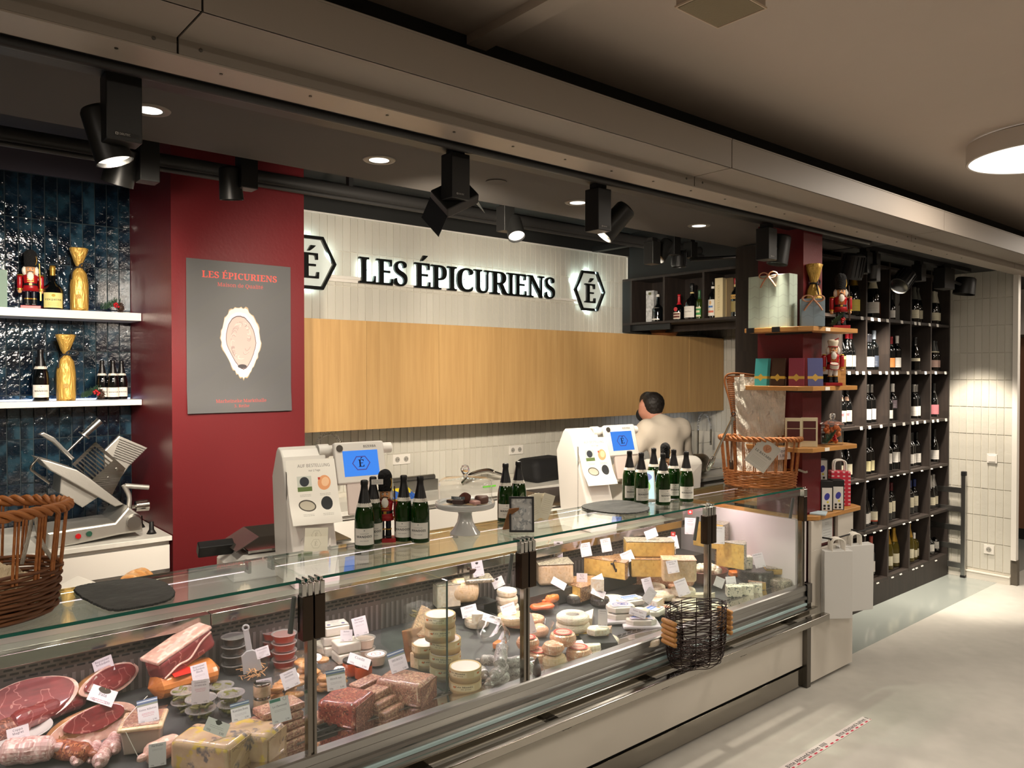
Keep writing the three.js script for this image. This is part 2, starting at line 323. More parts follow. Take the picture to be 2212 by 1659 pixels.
// front track beside the bulkhead
struct('trim_track', [bx(-5, 2.70, -2.46, 5.2, 2.752, -2.29), RZ(cyl(.02, .02, 9.9, 16), PI / 2).translate(5, 2.698, -2.335)], M.track);
struct('trim_track', bx(-5, 2.738, -2.474, 5.2, 2.752, -2.46), M.steelDark);
trackSpot('black track spot at the far left, its head glowing downward beside the large driver box', [.575, 2.70, -2.43], [.095, .19, .075], [.549,2.546,-2.5], [.28, -.95, .12], { lit: 1, r: .052, len: .16, print: 1, target: [1.45, 1.9, -4.7], cone: 30, k: 1.2 });
trackSpot('black floodlight with two barn doors on the front track', [1.755,2.69,-2.42], [.085, .175, .075], [1.78,2.54,-2.46], [.5, -.55, -.75], { flood: 1, print: 1, target: [3.3, 1.75, -5], cone: 44, k: 1.15 });
trackSpot('black track spot with an open tilted tube right of the floodlight', [2.551,2.678,-2.42], [.085, .19, .085], [2.684,2.555,-2.44], [-.55, -.75, -.4], { r: .055, len: .17, print: 1, target: [4.9, 1.7, -5], cone: 36, k: 1.2 });
trackSpot('black track spot at the end of the front track before the red pillar', [3.935,2.669,-2.42], [.085, .18, .085], [4.107,2.568,-2.44], [-.15, -.97, -.1], { r: .06, len: .17, print: 1, target: [3.5, .8, -2.5], cone: 35, k: .5 });
trackSpot('black spot with a glowing face behind the last spot of the front track', [4.02, 2.72, -3.32], [.08, .15, .08], [5.117,2.725,-3.25], [-.55, -.35, .75], { lit: 1, r: .055, len: .12, target: [4.16, 2.0, -2.5], cone: 26, k: .75 });
// rear track behind the soffit
struct('trim_track', bx(-5, 2.80, -3.36, 5.2, 2.83, -3.30), M.track);
trackSpot('black bell spot on the rear track, close behind the glowing far left spot', [.881,2.804,-3.32], [.075, .19, .075], [.792,2.673,-3.35], [-.15, -.95, -.3], { r: .06, len: .15, target: [.9, 1.9, -5.5], cone: 34, k: .75 });
trackSpot('black spot on the rear track in front of the red pillar top', [1.285,2.808,-3.32], [.075, .16, .075], [1.226,2.672,-3.35], [.1, -.98, -.1], { r: .05, len: .14, target: [1.2, .9, -4.9], cone: 34, k: .55 });
trackSpot('black spot with a bright round face above the lit sign letters', [2.752,2.778,-3.32], [.075, .14, .075], [2.786,2.658,-3.28], [-.2, -.85, .5], { lit: 1, r: .05, len: .13, target: [2.9, 1, -2.6], cone: 40, k: .8 });
trackSpot('black boxy spot tilted downward near the liquor shelf', [4.246,2.784,-3.32], [.07, .13, .07], [4.182,2.687,-3.36], [-.55, -.75, -.2], { r: .055, len: .14, target: [5.9, 2.4, -4.6], cone: 30, k: .5 });
trackSpot('ribbed black spot in front of the liquor shelf', [4.436,2.763,-3.32], [.07, .11, .07], [4.359,2.641,-3.36], [0, -1, 0], { r: .05, len: .11, fins: 1 });
// track over the wine rack
struct('trim_track', bx(4.75, 2.715, -2.56, 7.3, 2.745, -2.52), M.track);
trackSpot('ribbed black spot at the near end of the wine rack track', [5.381,2.694,-2.54], [.08, .15, .08], [5.165,2.576,-2.52], [.1, -.95, -.25], { r: .075, len: .17, fins: 1, target: [5.7, 1.2, -2.95], cone: 36, k: .65 });
trackSpot('plain black driver box spot before the second wine column', [5.522,2.699,-2.54], [.06, .2, .07], [5.423,2.564,-2.5], [.2, -.95, -.2], { r: .03, len: .1, target: [6.2, 1.0, -2.95], cone: 30, k: .5 });
trackSpot('ribbed black spot tilted sideways before the middle wine columns', [6.279,2.688,-2.54], [.08, .13, .08], [6.009,2.548,-2.54], [-.75, -.6, -.1], { r: .07, len: .16, fins: 1, target: [6.6, 1.1, -2.95], cone: 36, k: .7 });
trackSpot('black spot with a rounded head beside the tiled end wall', [6.771,2.702,-2.54], [.2, .17, .09], [7.103,2.579,-2.5], [-.1, -.98, -.1], { r: .085, len: .14, target: [7.45, .3, -2.6], cone: 31, soft: .25, k: .8 });
// recessed downlights
function downlight(x, z, label, lit = 1) {
  const t = thing('downlight', label, 'downlight', [x, 2.75, z], 0, 'recessed soffit downlights');
  part('trim_ring', lathe([[.045, -.001], [.049, -.005], [.066, -.004], [.07, .001], [.066, .001], [.045, .001]], 40), std(0x77736c, .4, .3), t);
  part('cup', lathe([[.046, -.002], [.046, .001], [.04, .0015]], 32), M.black, t);
  part('reflector', RX(new THREE.CircleGeometry(.042, 32), PI / 2).translate(0, -.0028, 0), glow(0xfff6e8, 2), t);
  const s = new THREE.SpotLight(0xfff3e0, LEVEL.down, 0, deg(50), .8, 2); s.position.set(0, -.012, 0); s.target.position.set(0, -2, -.5); s.shadow.radius = 3; s.name = 'down_light'; t.add(s, s.target);
}
{ const l = ['recessed downlight half hidden behind the far left driver box', 'recessed downlight above the red pillar and the sign', 'recessed downlight half hidden behind the tilted tube spot', 'recessed downlight nearest the liquor shelf'];
  [[.756,2.75,-2.824], [1.675,2.75,-2.858], [2.895,2.75,-2.894], [3.916,2.75,-2.869]].forEach((p, i) => downlight(p[0], p[2], l[i])); }
{ const p = [2.287,2.75,-2.827]; single('blank_cover', cyl(.05, .05, .003, 32), M.soffit, 'flat round blank cap painted like the dark soffit', 'cap', [p[0], 2.746, p[2]]); }
// pipe under the rear ceiling with its brackets
{ const t = thing('ceiling_pipe', 'long dark painted pipe running under the rear stall ceiling', 'pipe', [0, 2.99, -4.4]);
  part('pipe', RZ(cyl(.042, .042, 11, 20), PI / 2).translate(6, 0, 0), std(0x2b2a29, .5), t); part('lower_pipe', RZ(cyl(.014, .014, 11, 12), PI / 2).translate(6, -.055, .05), std(0x2b2a29, .5), t);
  for (const x of [.2, 2.35, 4.6]) part('bracket', bx(x, .03, -.02, x + .03, .29, .02), M.black, t);
  single('ceiling_bar', bx(5.45, 3.03, -5.25, 5.52, 3.08, -3.4), M.black, 'black bar crossing above the right end of the tiled sign wall', 'bar'); }
// the small square speaker on the hall ceiling
{ const a = [2.25, 3.0, -1.53], t = thing('ceiling_vent', 'square beige box with a meshed face on the hall ceiling', 'vent', [2.075, 3.1, -1.44]);
  part('housing', cb(.22, .1, .18, 0, -.05, 0, .002), std(0xb9a897, .6), t); part('frame', [cb(.23, .006, .004, 0, -.1, .09), cb(.23, .006, .004, 0, -.1, -.09), cb(.004, .006, .18, .112, -.1, 0), cb(.004, .006, .18, -.112, -.1, 0)], std(0xd9c6b0, .5), t);
  part('mesh_face', cb(.21, .002, .17, 0, -.101, 0), std(0x8d8067, .8, 0, { bumpMap: rep(B2, 8), bumpScale: .001 }), t); }
// ================= the refrigerated display counter =================
const DK = .127, deckY = (z, h = 0) => .58 + h + (-2.47 - z) * DK;      // the deck rises towards the back
const counter = thing('display_counter', 'long glass fronted refrigerated counter full of cheese, ham and pate', 'display counter');
{
  const c = counter, X0 = -1.2, X1 = 4.205, steelB = std(0xa8a49c, .24, 1, { roughnessMap: rep(B1, 1, 20) });
  part('base_panel', bx(X0, .125, -2.36, X1, .50, -2.335, .003), M.panelWhite, c);
  part('shadow_gap', bx(X0, .10, -2.38, X1, .13, -2.35), M.black, c);
  for (const [a, b] of [[X0, 1.7], [1.703, X1]]) part('kick_plate', bx(a, .012, -2.345, b, .112, -2.335, .002), std(0x9a958c, .22, 1, { roughnessMap: rep(B1, 1, 30) }), c);
  part('body', [bx(X0, .02, -3.05, X1, .5, -2.4)], M.steelDark, c);
  // stepped aluminium profiles under the glass
  part('profile', profX([[-2.36, .605], [-2.318, .605], [-2.312, .6], [-2.312, .575], [-2.318, .57], [-2.318, .545], [-2.309, .54], [-2.305, .53], [-2.309, .522], [-2.316, .518], [-2.316, .5], [-2.36, .5]], X0, X1), M.alu, c);
  part('glass_strip', bx(X0, .488, -2.322, X1, .502, -2.308, .002), phy(0xb9d6d8, .12, { clearcoat: 1 }), c);
  part('fascia', bx(X0, .4, -2.33, X1, .488, -2.318), std(0xa9a7a3, .35), c);
  // two rails in front of the counter: bags and baskets stand on them
  for (const [z0, z1, y0, y1, e] of [[-2.295, -2.262, .45, .485, 4.245], [-2.222, -2.18, .432, .468, 4.225]]) part('rail', bx(X0, y0, z0, e, y1, z1, .004), steelB, c);
  for (let x = .25; x < 4.3; x += .62) { part('rail_bracket', bx(x, .425, -2.33, x + .05, .44, -2.19), M.steelDark, c); const b = []; for (const d of [.012, .04]) b.push(cyl(.005, .006, .012, 8, x + d, .42, -2.2)); part('bolt', b, M.steelDark, c); }
  part('corner_post', bx(4.205, .0, -2.345, 4.248, .612, -2.306, .003), M.steelDark, c);
  part('corner_cap', bx(4.205, .5, -2.40, 4.248, .614, -2.3, .003), std(0x8f8c88, .3, 1), c);
  // sill, air grille and deck
  part('sill', profX([[-2.36, .602], [-2.452, .588], [-2.452, .57], [-2.36, .57]], X0, X1), std(0xcfc6c4, .1, 1, { roughnessMap: rep(B1, 3) }), c);
  part('air_grille', profX([[-2.452, .590], [-2.492, .586], [-2.492, .57], [-2.452, .57]], X0, X1), std(0x9c9694, .3, 1), c);
  { const g = []; for (let i = 0; i < 150; i++) for (const r of [0, 1]) g.push(bx(X0 + .01 + i * .036 + r * .018, .5875, -2.466 - r * .013, X0 + .034 + i * .036 + r * .018, .5905 - r * .001, -2.461 - r * .013)); part('grille_slot', g, M.black, c).userData.kind = 'stuff'; }
  part('deck', profX([[-2.492, deckY(-2.492) - .003], [-3.12, deckY(-3.12) - .003], [-3.12, .55], [-2.492, .55]], X0, X1), std(0xffffff, .5, .1, { map: tex(128, (u, v) => 66 + 26 * fbm(u * 6, v * 6, 6, 91, 4), 3) }), c);
  // perforated back, steel band and service worktop
  part('back_panel', bx(X0, .6, -3.13, 4.06, .87, -3.11), std(0x6f6763, .4, .7), c);
  { const g = []; for (let i = 0; i < 140; i++) for (let r = 0; r < 3; r++) g.push(bx(X0 + i * .037 + (r % 2) * .018, .795 + r * .016, -3.111, X0 + .027 + i * .037 + (r % 2) * .018, .802 + r * .016, -3.1085)); part('slot', g, M.black, c).userData.kind = 'stuff'; }
  { const g = []; for (let i = 0; i < 190; i++) g.push(bx(X0 + i * .0275, .66, -3.111, X0 + .012 + i * .0275, .775, -3.1075)); part('back_rib', g, std(0x8a827e, .4, .6), c).userData.kind = 'stuff'; }
  const xs = [X0, 1.03, 2.52, 4.03];
  for (let i = 0; i < 3; i++) part('steel_band', bx(xs[i] + .001, .858, -3.1, xs[i + 1] - .001, .905, -3.05, .003), std(0xb5aaa6, .22, 1, { roughnessMap: rep(B1, 1, 20) }), c);
  part('service_worktop', bx(X0, .875, -3.62, 4.03, .905, -3.1, .003), std(0xb9b4aa, .3, .6), c);
  part('service_front', bx(X0, .1, -3.6, 4.03, .875, -3.58), M.white, c);
  part('end_panel', bx(4.18, .58, -3.2, 4.203, .985, -2.37, .002), std(0xd9d0ce, .25), c);
  part('end_upright', bx(4.0, .87, -3.2, 4.03, 1.02, -3.05, .003), M.steel, c);
  // glass: front panes, top panes with green edges, end pane, divider
  const gx = [-1.0, .12, 1.108, 2.036, 3.266, 4.19], gy = 1.168;
  for (let i = 0; i < gx.length - 1; i++) {
    const a = gx[i] + .002, b = gx[i + 1] - .002;
    part('front_pane', bx(a, .60, -2.334, b, 1.155, -2.328), M.glass, c);
    part('top_pane', bx(a, gy, -2.725, b, gy + .009, -2.345), M.glass, c);
    part('pane_edge', bx(a, gy, -2.3449, b, gy + .009, -2.342), M.glassEdge, c, 'green edge of the glass top');
    part('pane_edge', bx(a, gy + .001, -2.727, b, gy + .008, -2.7252), std(0x2f4f4a, .2), c);
  }
  part('end_pane', bx(4.186, .99, -2.72, 4.192, 1.165, -2.34), M.glass, c);
  part('divider_pane', bx(1.748, .585, -2.98, 1.754, 1.03, -2.475), M.glass, c); part('divider_edge', [bx(1.747, .584, -2.476, 1.755, 1.03, -2.4735), bx(1.747, .583, -2.98, 1.755, .587, -2.475)], std(0x23403c, .2), c);
  // stanchions at the joints
  const bronze = std(0x4a4038, .16, 1);
  for (const x of gx.slice(1)) {
    const last = x > 4.1, px = x + (last ? -.012 : 0), s = part('stanchion', [bx(px - .018, .6, -2.345, px - .006, 1.0, -2.318, .002), bx(px + .004, .6, -2.345, px + .014, 1.0, -2.318, .002), bx(px - .006, .6, -2.335, px + .004, 1.0, -2.325)], std(0x8d8880, .14, 1), c);
    for (const d of last ? [0] : [-.021, .021]) part('clamp_block', bx(px + d - .0185, .985, -2.348, px + d + .0185, 1.13, -2.306, .003), bronze, s);
    for (const d of last ? [0, .018] : [-.032, -.011, .011, .032]) part('clip', [bx(px + d - .008, 1.125, -2.338, px + d + .008, 1.172, -2.31, .003), bx(px + d - .006, 1.166, -2.365, px + d + .006, 1.182, -2.32, .002)], M.chrome, s);
    part('lift_damper', rod([px - .045, 1.12, -2.36], [px - .052, 1.0, -2.375], .008, 10, .009), std(0x3d3d3f, .35), s);
  }
  // LED bar hung under the glass top
  for (let i = 0; i < gx.length - 1; i++) {
    const a = gx[i] + .05, b = gx[i + 1] - .05, w = b - a, m = (a + b) / 2;
    part('lamp_housing', [bx(a, 1.128, -2.79, b, 1.158, -2.745, .008), bx(a - .012, 1.12, -2.78, a, 1.165, -2.735, .003), bx(b, 1.12, -2.78, b + .012, 1.165, -2.735, .003)], M.steel, c);
    part('lamp_diffuser', bx(a + .01, 1.1265, -2.787, b - .01, 1.1285, -2.748), glow(0xffe3ea, 2), c);
    const l = new THREE.RectAreaLight(0xffdce4, LEVEL.meat, w - .02, .04); l.position.set(m, 1.124, -2.767); l.lookAt(m, 0, -2.64); l.name = 'case_lamp_light'; c.add(l);
  }
}
// end console right of the counter
const console_ = thing('end_console', 'white console with an oak top at the end of the counter', 'console');
{
  const c = console_;
  part('front_panel', bx(4.25, .02, -2.33, 4.765, .80, -2.31, .002), M.panelWhite, c);
  part('front_panel', bx(4.25, .80, -2.33, 4.37, .975, -2.31, .002), M.panelWhite, c); part('front_panel', bx(4.57, .80, -2.33, 4.765, .975, -2.31, .002), M.panelWhite, c);
  part('side_panel', bx(4.21, .62, -3.0, 4.231, .975, -2.33, .002), std(0xcfc6c4, .35), c);
  part('side_panel', bx(4.74, .02, -3.0, 4.765, .975, -2.335), M.panelWhite, c);
  part('plinth', bx(4.46, 0, -2.9, 4.75, .02, -2.36), M.black, c);
  part('red_back', bx(4.37, .8, -2.355, 4.57, .975, -2.34), M.red, c);
  part('worktop', slab([[4.21, -2.352], [4.296, -2.29], [4.83, -2.295], [4.87, -2.36]], .978, .026), M.shelfWood, c); part('worktop', bx(4.21, .978, -3.2, 4.232, 1.004, -2.352), M.shelfWood, c); part('worktop', bx(4.453, .978, -3.0, 4.87, 1.004, -2.36), M.shelfWood, c);
}
// ================= fixed furniture of the stall =================
// ---- lettering helpers ----
const serif = await new FontLoader().loadAsync('fonts/droid/droid_serif_bold.typeface.json');
function letterGeo(ch, x0, x1, y0, y1, depth) {   // a letter fitted into a rectangle
  const g = new TextGeometry(ch, { font: serif, size: 1, depth: 1, curveSegments: 8, bevelEnabled: false }); g.computeBoundingBox(); const b = g.boundingBox;
  return g.translate(-b.min.x, -b.min.y, 0).scale((x1 - x0) / (b.max.x - b.min.x), (y1 - y0) / (b.max.y - b.min.y), depth).translate(x0, y0, 0);
}
// ---- the lit sign: twelve letters standing off the tiles, light behind each ----
const signBlack = std(0x0d0f0e, .35), halo = glow(0xdff8f4, 2.2);
function haloLight(parent, x, y, w, h, k = 1) { const l = new THREE.RectAreaLight(0xd8f5f2, LEVEL.sign * k, w, h); l.position.set(x, y, .026); l.rotation.y = 0; l.lookAt(parent.position.x + x, parent.position.y + y, parent.position.z - 5); l.name = 'halo_light'; parent.add(l); }
{
  const z = -5.296, t = thing('shop_sign', 'black serif sign letters spelling the shop name, lit from behind on white tiles', 'sign', [0, 0, z]);
  const xs = [2.895,3.04,3.048,3.193,3.202,3.326,3.396,3.549,3.558,3.711,3.72,3.811,3.815,3.986,3.996,4.174,4.174,4.379,4.363,4.449,4.443,4.592,4.603,4.808,4.814,4.943];
  'LESÉPICURIENS'.split('').forEach((ch, i) => {
    const a = xs[2 * i], b = xs[2 * i + 1], top = ch === 'É' ? 2.80 : 2.735, l = part('letter', letterGeo(ch, a, b, 2.535, top, .022).translate(0, 0, .038), signBlack, t);
    part('standoff', cyl(.004, .004, .034, 8).rotateX(PI / 2).translate((a + b) / 2, 2.64, .005), M.chrome, l);
    part('led_strip', bx(a + .03, 2.57, .033, b - .03, 2.70, .036), halo, l);
    haloLight(t, (a + b) / 2, 2.635, (b - a) * .55, .15, i > 5 ? 1.2 : .45);
  });
  const rail = thing('sign_rail', 'white cable channel fixed behind the sign letters', 'rail', [0, 0, z]);
  part('channel', bx(2.3, 2.535, 0, 5.6, 2.558, .022, .002), M.white, rail); part('cover', bx(2.62, 2.558, .002, 2.93, 2.582, .03, .003), M.white, rail);
}
function hexSign(cx, cy, w, h, label, k) {
  const t = thing('hexagon_sign', label, 'sign', [cx, cy, -5.296]), hex = (s) => [[-w / 2 + s * 1.15, 0], [-w * .255 + s * .58, h / 2 - s], [w * .255 - s * .58, h / 2 - s], [w / 2 - s * 1.15, 0], [w * .255 - s * .58, -h / 2 + s], [-w * .255 + s * .58, -h / 2 + s]];
  const sh = shapeOf(hex(0)); sh.holes.push(new THREE.Path(hex(.024).reverse().map(([x, y]) => new THREE.Vector2(x, y))));
  part('frame', ext(sh, .024).translate(0, 0, .036), signBlack, t); part('backplate', ext(hex(.02), .004).translate(0, 0, .03), phy(0xe6f2ef, .15, { clearcoat: 1 }), t);
  part('letter', letterGeo('É', -.07, .075, -.115, .125, .02).translate(0, 0, .04), signBlack, t);
  const ring = shapeOf(hex(.012)); ring.holes.push(new THREE.Path(hex(.03).reverse().map(([x, y]) => new THREE.Vector2(x, y)))); part('led_strip', ext(ring, .003).translate(0, 0, .026), halo, t);
  for (const [x, y, a, b] of [[0, h / 2 - .012, w * .45, .02], [0, -h / 2 + .012, w * .45, .02], [-w * .38, 0, .04, h * .6], [w * .38, 0, .04, h * .6]]) haloLight(t, x, y, a, b, k);
}
hexSign(5.415, 2.645, .425, .385, 'black hexagon emblem with a letter, lit from behind, right of the sign', 3.6);
hexSign(2.49, 2.655, .43, .39, 'black hexagon emblem half hidden by the red pillar', 1.6);

// ---- oak wall cabinets ----
{
  const xs = [2.165, 2.793, 3.428, 4.06, 4.689, 5.315, 5.943, 6.583, 7.21], names = ['beside the red pillar', 'second from the red pillar', 'third from the red pillar', 'fourth from the red pillar, under the sign', 'fifth from the red pillar', 'behind the head of the man', 'second from the right end of the row', 'at the right end of the row'];
  for (let i = 0; i < 8; i++) {
    const gap = i === 7 ? .014 : .0012, t = thing('wall_cabinet', `oak fronted wall cabinet ${names[i]}`, 'cabinet', [xs[i], 1.436, -5.285], 0, 'oak wall cabinets');
    const w = xs[i + 1] - xs[i], g = bx(gap, 0, .318, w - .0012, .789, .337, .001); const uv = g.attributes.uv; for (let k = 0; k < uv.count; k++) uv.setXY(k, uv.getX(k) + i * .31, uv.getY(k));
    part('carcass', bx(.001, .004, .01, w - .001, .785, .317), std(0xcfc5b4, .6), t); part('door', g, M.oak, t);
  }
  // cool LED strip under the cabinets near the sink
  const s = thing('cabinet_light', 'cool white light strip under the right wall cabinets', 'light', [6.4, 1.428, -5.12]); part('led_strip', cb(1.3, .008, .02), glow(0xdfe9ff, 2), s);
  const l = new THREE.RectAreaLight(0xd3e0ff, 5, 1.3, .02); l.position.y = -.006; l.rotation.x = -PI / 2; l.name = 'strip_light'; s.add(l);
}
// ---- back counter with white drawers ----
{
  const t = thing('back_counter', 'white back counter with drawers along the tiled wall', 'counter');
  part('worktop', bx(2.196, .868, -5.29, 4.92, .90, -4.74, .003), M.counterTop, t); part('plinth', bx(2.2, 0, -5.25, 4.9, .1, -4.82), M.black, t); part('carcass', bx(2.2, .1, -5.28, 4.91, .868, -4.78), M.white, t);
  for (let i = 0; i < 4; i++) { const a = 2.205 + i * .675; for (const [y0, y1] of [[.10, .36], [.365, .62], [.625, .83]]) { const d = part('drawer', bx(a, y0, -4.779, a + .668, y1, -4.758, .002), M.whiteGloss, t); part('grip_rail', bx(a, y1 + .001, -4.775, a + .668, y1 + .008, -4.757), M.alu, d); } }
  const r = thing('sink_counter', 'white counter with a sink along the right rear corner', 'counter');
  part('worktop', bx(4.93, .868, -5.29, 7.22, .90, -4.16, .003), M.counterTop, r); part('carcass', bx(4.95, .1, -5.28, 7.2, .866, -4.22), M.white, r); part('plinth', bx(5, 0, -5.25, 7.2, .1, -4.3), M.black, r);
  for (let i = 0; i < 3; i++) part('door', bx(4.96 + i * .75, .11, -4.219, 5.7 + i * .75, .85, -4.2, .002), M.whiteGloss, r);
  part('sink_basin', [bx(5.9, .9, -5.0, 6.5, .906, -4.98), bx(5.9, .9, -4.5, 6.5, .906, -4.48), bx(5.9, .9, -5, 5.92, .906, -4.48), bx(6.48, .9, -5, 6.5, .906, -4.48), bx(5.92, .899, -4.98, 6.48, .9015, -4.5)], M.steel, r);
}
// ---- slicer cabinet at the left with an open drawer ----
{
  const t = thing('slicer_cabinet', 'white drawer cabinet carrying the meat slicer, one drawer pulled open', 'cabinet'), X0 = -.6, X1 = 1.366;
  part('worktop', bx(X0, .872, -5.58, X1, .90, -4.692, .003), M.counterTop, t); part('carcass', bx(X0, .1, -5.58, X1 - .005, .872, -4.74), M.white, t); part('plinth', bx(X0, 0, -5.5, X1 - .02, .1, -4.8), M.black, t);
  for (const [a, b] of [[X0, .36], [.365, X1 - .008]]) { const d = part('drawer', bx(a, .705, -4.739, b, .845, -4.715, .002), M.whiteGloss, t); part('grip_rail', bx(a, .688, -4.735, b, .704, -4.712), M.alu, d); }
  const o = part('drawer', [bx(.5, .45, -4.5, 1.345, .47, -3.98), bx(.5, .46, -4.5, .515, .66, -3.98), bx(1.33, .46, -4.73, 1.345, .67, -3.98), bx(.5, .46, -4.74, 1.345, .66, -4.725)], std(0xc9c7c2, .4), t); part('drawer_front', bx(.49, .44, -3.98, 1.355, .675, -3.955, .002), M.whiteGloss, o);
  for (const y of [.11, .4]) part('drawer', bx(-.6, y, -4.739, 1.358, y + .27, -4.73, .002), M.whiteGloss, t);
}
// ---- white lit shelves on the blue tiles ----
for (const [y, th, label] of [[2.182, .05, 'upper white shelf lit along its back edge on blue tiles'], [1.641, .036, 'lower white shelf lit along its back edge on blue tiles']]) {
  const t = thing('wall_shelf', label, 'shelf', [0, y, 0]);
  part('board', bx(-1, 0, -5.592, 1.370, th, -5.325, .003), M.whiteGloss, t);
  part('led_strip', bx(-1, th, -5.588, 1.36, th + .006, -5.574), glow(0xcfe0ff, 3), t);
  const l = new THREE.RectAreaLight(0xc4d8ff, LEVEL.shelf, 2.3, .015); l.position.set(.2, th + .008, -5.58); l.lookAt(.2, y + 5, -5.58); l.name = 'shelf_light'; t.add(l);
}
// ---- liquor shelf: a dark open case over the kitchen corner ----
{
  const t = thing('liquor_shelf', 'dark open wooden case hanging above the kitchen corner, holding liquor bottles', 'shelf'), x0 = 5.93, x1 = 6.26, zs = [-5.3, -5.169, -4.752, -4.295, -3.87, -3.44, -3.24];
  part('back', bx(x1 - .012, 2.26, -5.28, x1, 2.795, -3.24), M.wenge, t); part('top', bx(x0, 2.775, -5.28, x1, 2.799, -3.24, .001), M.wenge, t); part('shelf_board', bx(x0, 2.33, -5.28, x1, 2.352, -3.24, .001), M.wenge, t);
  for (const z of zs.slice(1)) part('upright', bx(x0, 2.352, z - .011, x1 - .012, 2.775, z + .011, .001), M.wenge, t);
  part('side', bx(x0 + .002, 2.26, -5.285, x1, 2.795, -5.18), std(0x11100f, .6), t); part('lower_rail', bx(x0 + .03, 2.27, -5.18, x0 + .05, 2.33, -4.7), M.black, t);
}
// ---- wine rack ----
const RKX = [4.765, 5.157, 5.557, 5.952, 6.352, 6.754, 7.168, 7.572], RKY = [.192, .605, 1.022, 1.434, 1.860, 2.281, 2.706];
{
  const t = thing('wine_rack', 'tall dark wood wine rack with square compartments full of bottles', 'wine rack'), z0 = -2.79, z1 = -3.16;
  part('back', bx(4.765, .02, z1 - .015, 7.572, 2.73, z1), M.wenge, t);
  for (const x of RKX) part('upright', bx(x - .012, .02, z1, x + .012, 2.74, z0, .001), M.wenge, t);
  for (let r = 0; r < 7; r++) for (let c = 0; c < 7; c++) { const b = part('shelf_board', bx(RKX[c] + .012, RKY[r] - .022, z1, RKX[c + 1] - .012, RKY[r], z0 - .001, .001), M.wenge, t); if (r < 6) part('rear_step', bx(RKX[c] + .012, RKY[r], z1, RKX[c + 1] - .08, RKY[r] + .012, z0 - .05), M.wenge, b); }
  part('base_panel', bx(4.765, .0, -2.82, 7.572, .17, -2.789, .002), M.wenge, t);
}
// ---- pillar shelves of oak ----
for (const [y, label] of [[2.09, 'highest oak shelf wrapped round the right red pillar'], [1.745, 'middle oak shelf round the right red pillar, under the chocolate bars'], [1.39, 'lowest oak shelf round the right red pillar, carrying the cookie jar']]) {
  const t = thing('pillar_shelf', label, 'shelf', [0, y, 0], 0, 'oak shelves of the right pillar');
  part('board', slab([[4.09, -2.66], [4.09, -2.31], [4.15, -2.25], [4.62, -2.22], [4.66, -2.3], [4.66, -2.356], [4.228, -2.356], [4.228, -2.66]], -.0, .026, .002), M.shelfWood, t);
  part('bracket', bx(4.22, -.012, -2.6, 4.23, 0, -2.3), M.black, t);
  part('price_holder', cb(.06, .02, .004, 4.3, .012, -2.241), M.paper, t);
  if (y > 2) for (const z of [-2.62, -2.45]) part('clamp', bx(4.085, -.002, z - .025, 4.1, .028, z + .025), M.black, t);
}
// ================= printed matter: one atlas of small prints =================
const ATL = { W: 2048, H: 2048, x: 0, y: 0, row: 0 };
ATL.c = document.createElement('canvas'); ATL.c.width = ATL.W; ATL.c.height = ATL.H; ATL.g = ATL.c.getContext('2d');
ATL.t = new THREE.CanvasTexture(ATL.c); ATL.t.colorSpace = THREE.SRGBColorSpace; ATL.t.magFilter = THREE.LinearFilter;
const printMat = std(0xffffff, .7, 0, { map: ATL.t }), printGloss = std(0xffffff, .35, 0, { map: ATL.t });
const printCache = {};
function print(key, w, h, draw) {   // -> [u0, v0, u1, v1]
  if (printCache[key]) return printCache[key];
  if (ATL.x + w + 2 > ATL.W) { ATL.x = 0; ATL.y += ATL.row + 2; ATL.row = 0; }
  const g = ATL.g; g.save(); g.beginPath(); g.rect(ATL.x, ATL.y, w, h); g.clip(); g.translate(ATL.x, ATL.y); g.textAlign = 'center'; g.textBaseline = 'alphabetic'; draw(g, w, h); g.restore();
  const r = [(ATL.x + .5) / ATL.W, 1 - (ATL.y + h - .5) / ATL.H, (ATL.x + w - .5) / ATL.W, 1 - (ATL.y + .5) / ATL.H]; ATL.x += w + 2; ATL.row = Math.max(ATL.row, h); return printCache[key] = r;
}
function uvTo(g, [a, b, c, d]) { const u = g.attributes.uv; for (let i = 0; i < u.count; i++) u.setXY(i, a + u.getX(i) * (c - a), b + u.getY(i) * (d - b)); return g; }
const card = (w, h, r, th = .0012) => { const f = uvTo(new THREE.PlaneGeometry(w, h).translate(0, h / 2, th / 2 + .0002), r); const k = uvTo(new THREE.BoxGeometry(w, h, th).translate(0, h / 2, 0), [r[0] + .0005, r[3] - .0012, r[0] + .0012, r[3] - .0006]); return mg([f, k]); };
const fill = (g, c, x = 0, y = 0, w = 4000, h = 4000) => { g.fillStyle = c; g.fillRect(x, y, w, h); };
const txt = (g, s, x, y, px, c = '#333', f = 'serif', b = '') => { g.fillStyle = c; g.font = `${b} ${px}px ${f}`; g.fillText(s, x, y); };
const squiggle = (g, x, y, w, c, n = 1, dy = 5) => { g.fillStyle = c; for (let i = 0; i < n; i++) { let k = x - w / 2; while (k < x + w / 2) { const s = 3 + hash(k | 0, i, 3) * 7; g.fillRect(k, y + i * dy, Math.min(s, x + w / 2 - k), 1.6); k += s + 2; } } };
const hexa = (g, x, y, w, h, c, lw = 2) => { g.strokeStyle = c; g.lineWidth = lw; g.beginPath(); [[-1, 0], [-.5, -1], [.5, -1], [1, 0], [.5, 1], [-.5, 1]].forEach(([a, b], i) => i ? g.lineTo(x + a * w / 2, y + b * h / 2) : g.moveTo(x + a * w / 2, y + b * h / 2)); g.closePath(); g.stroke(); };

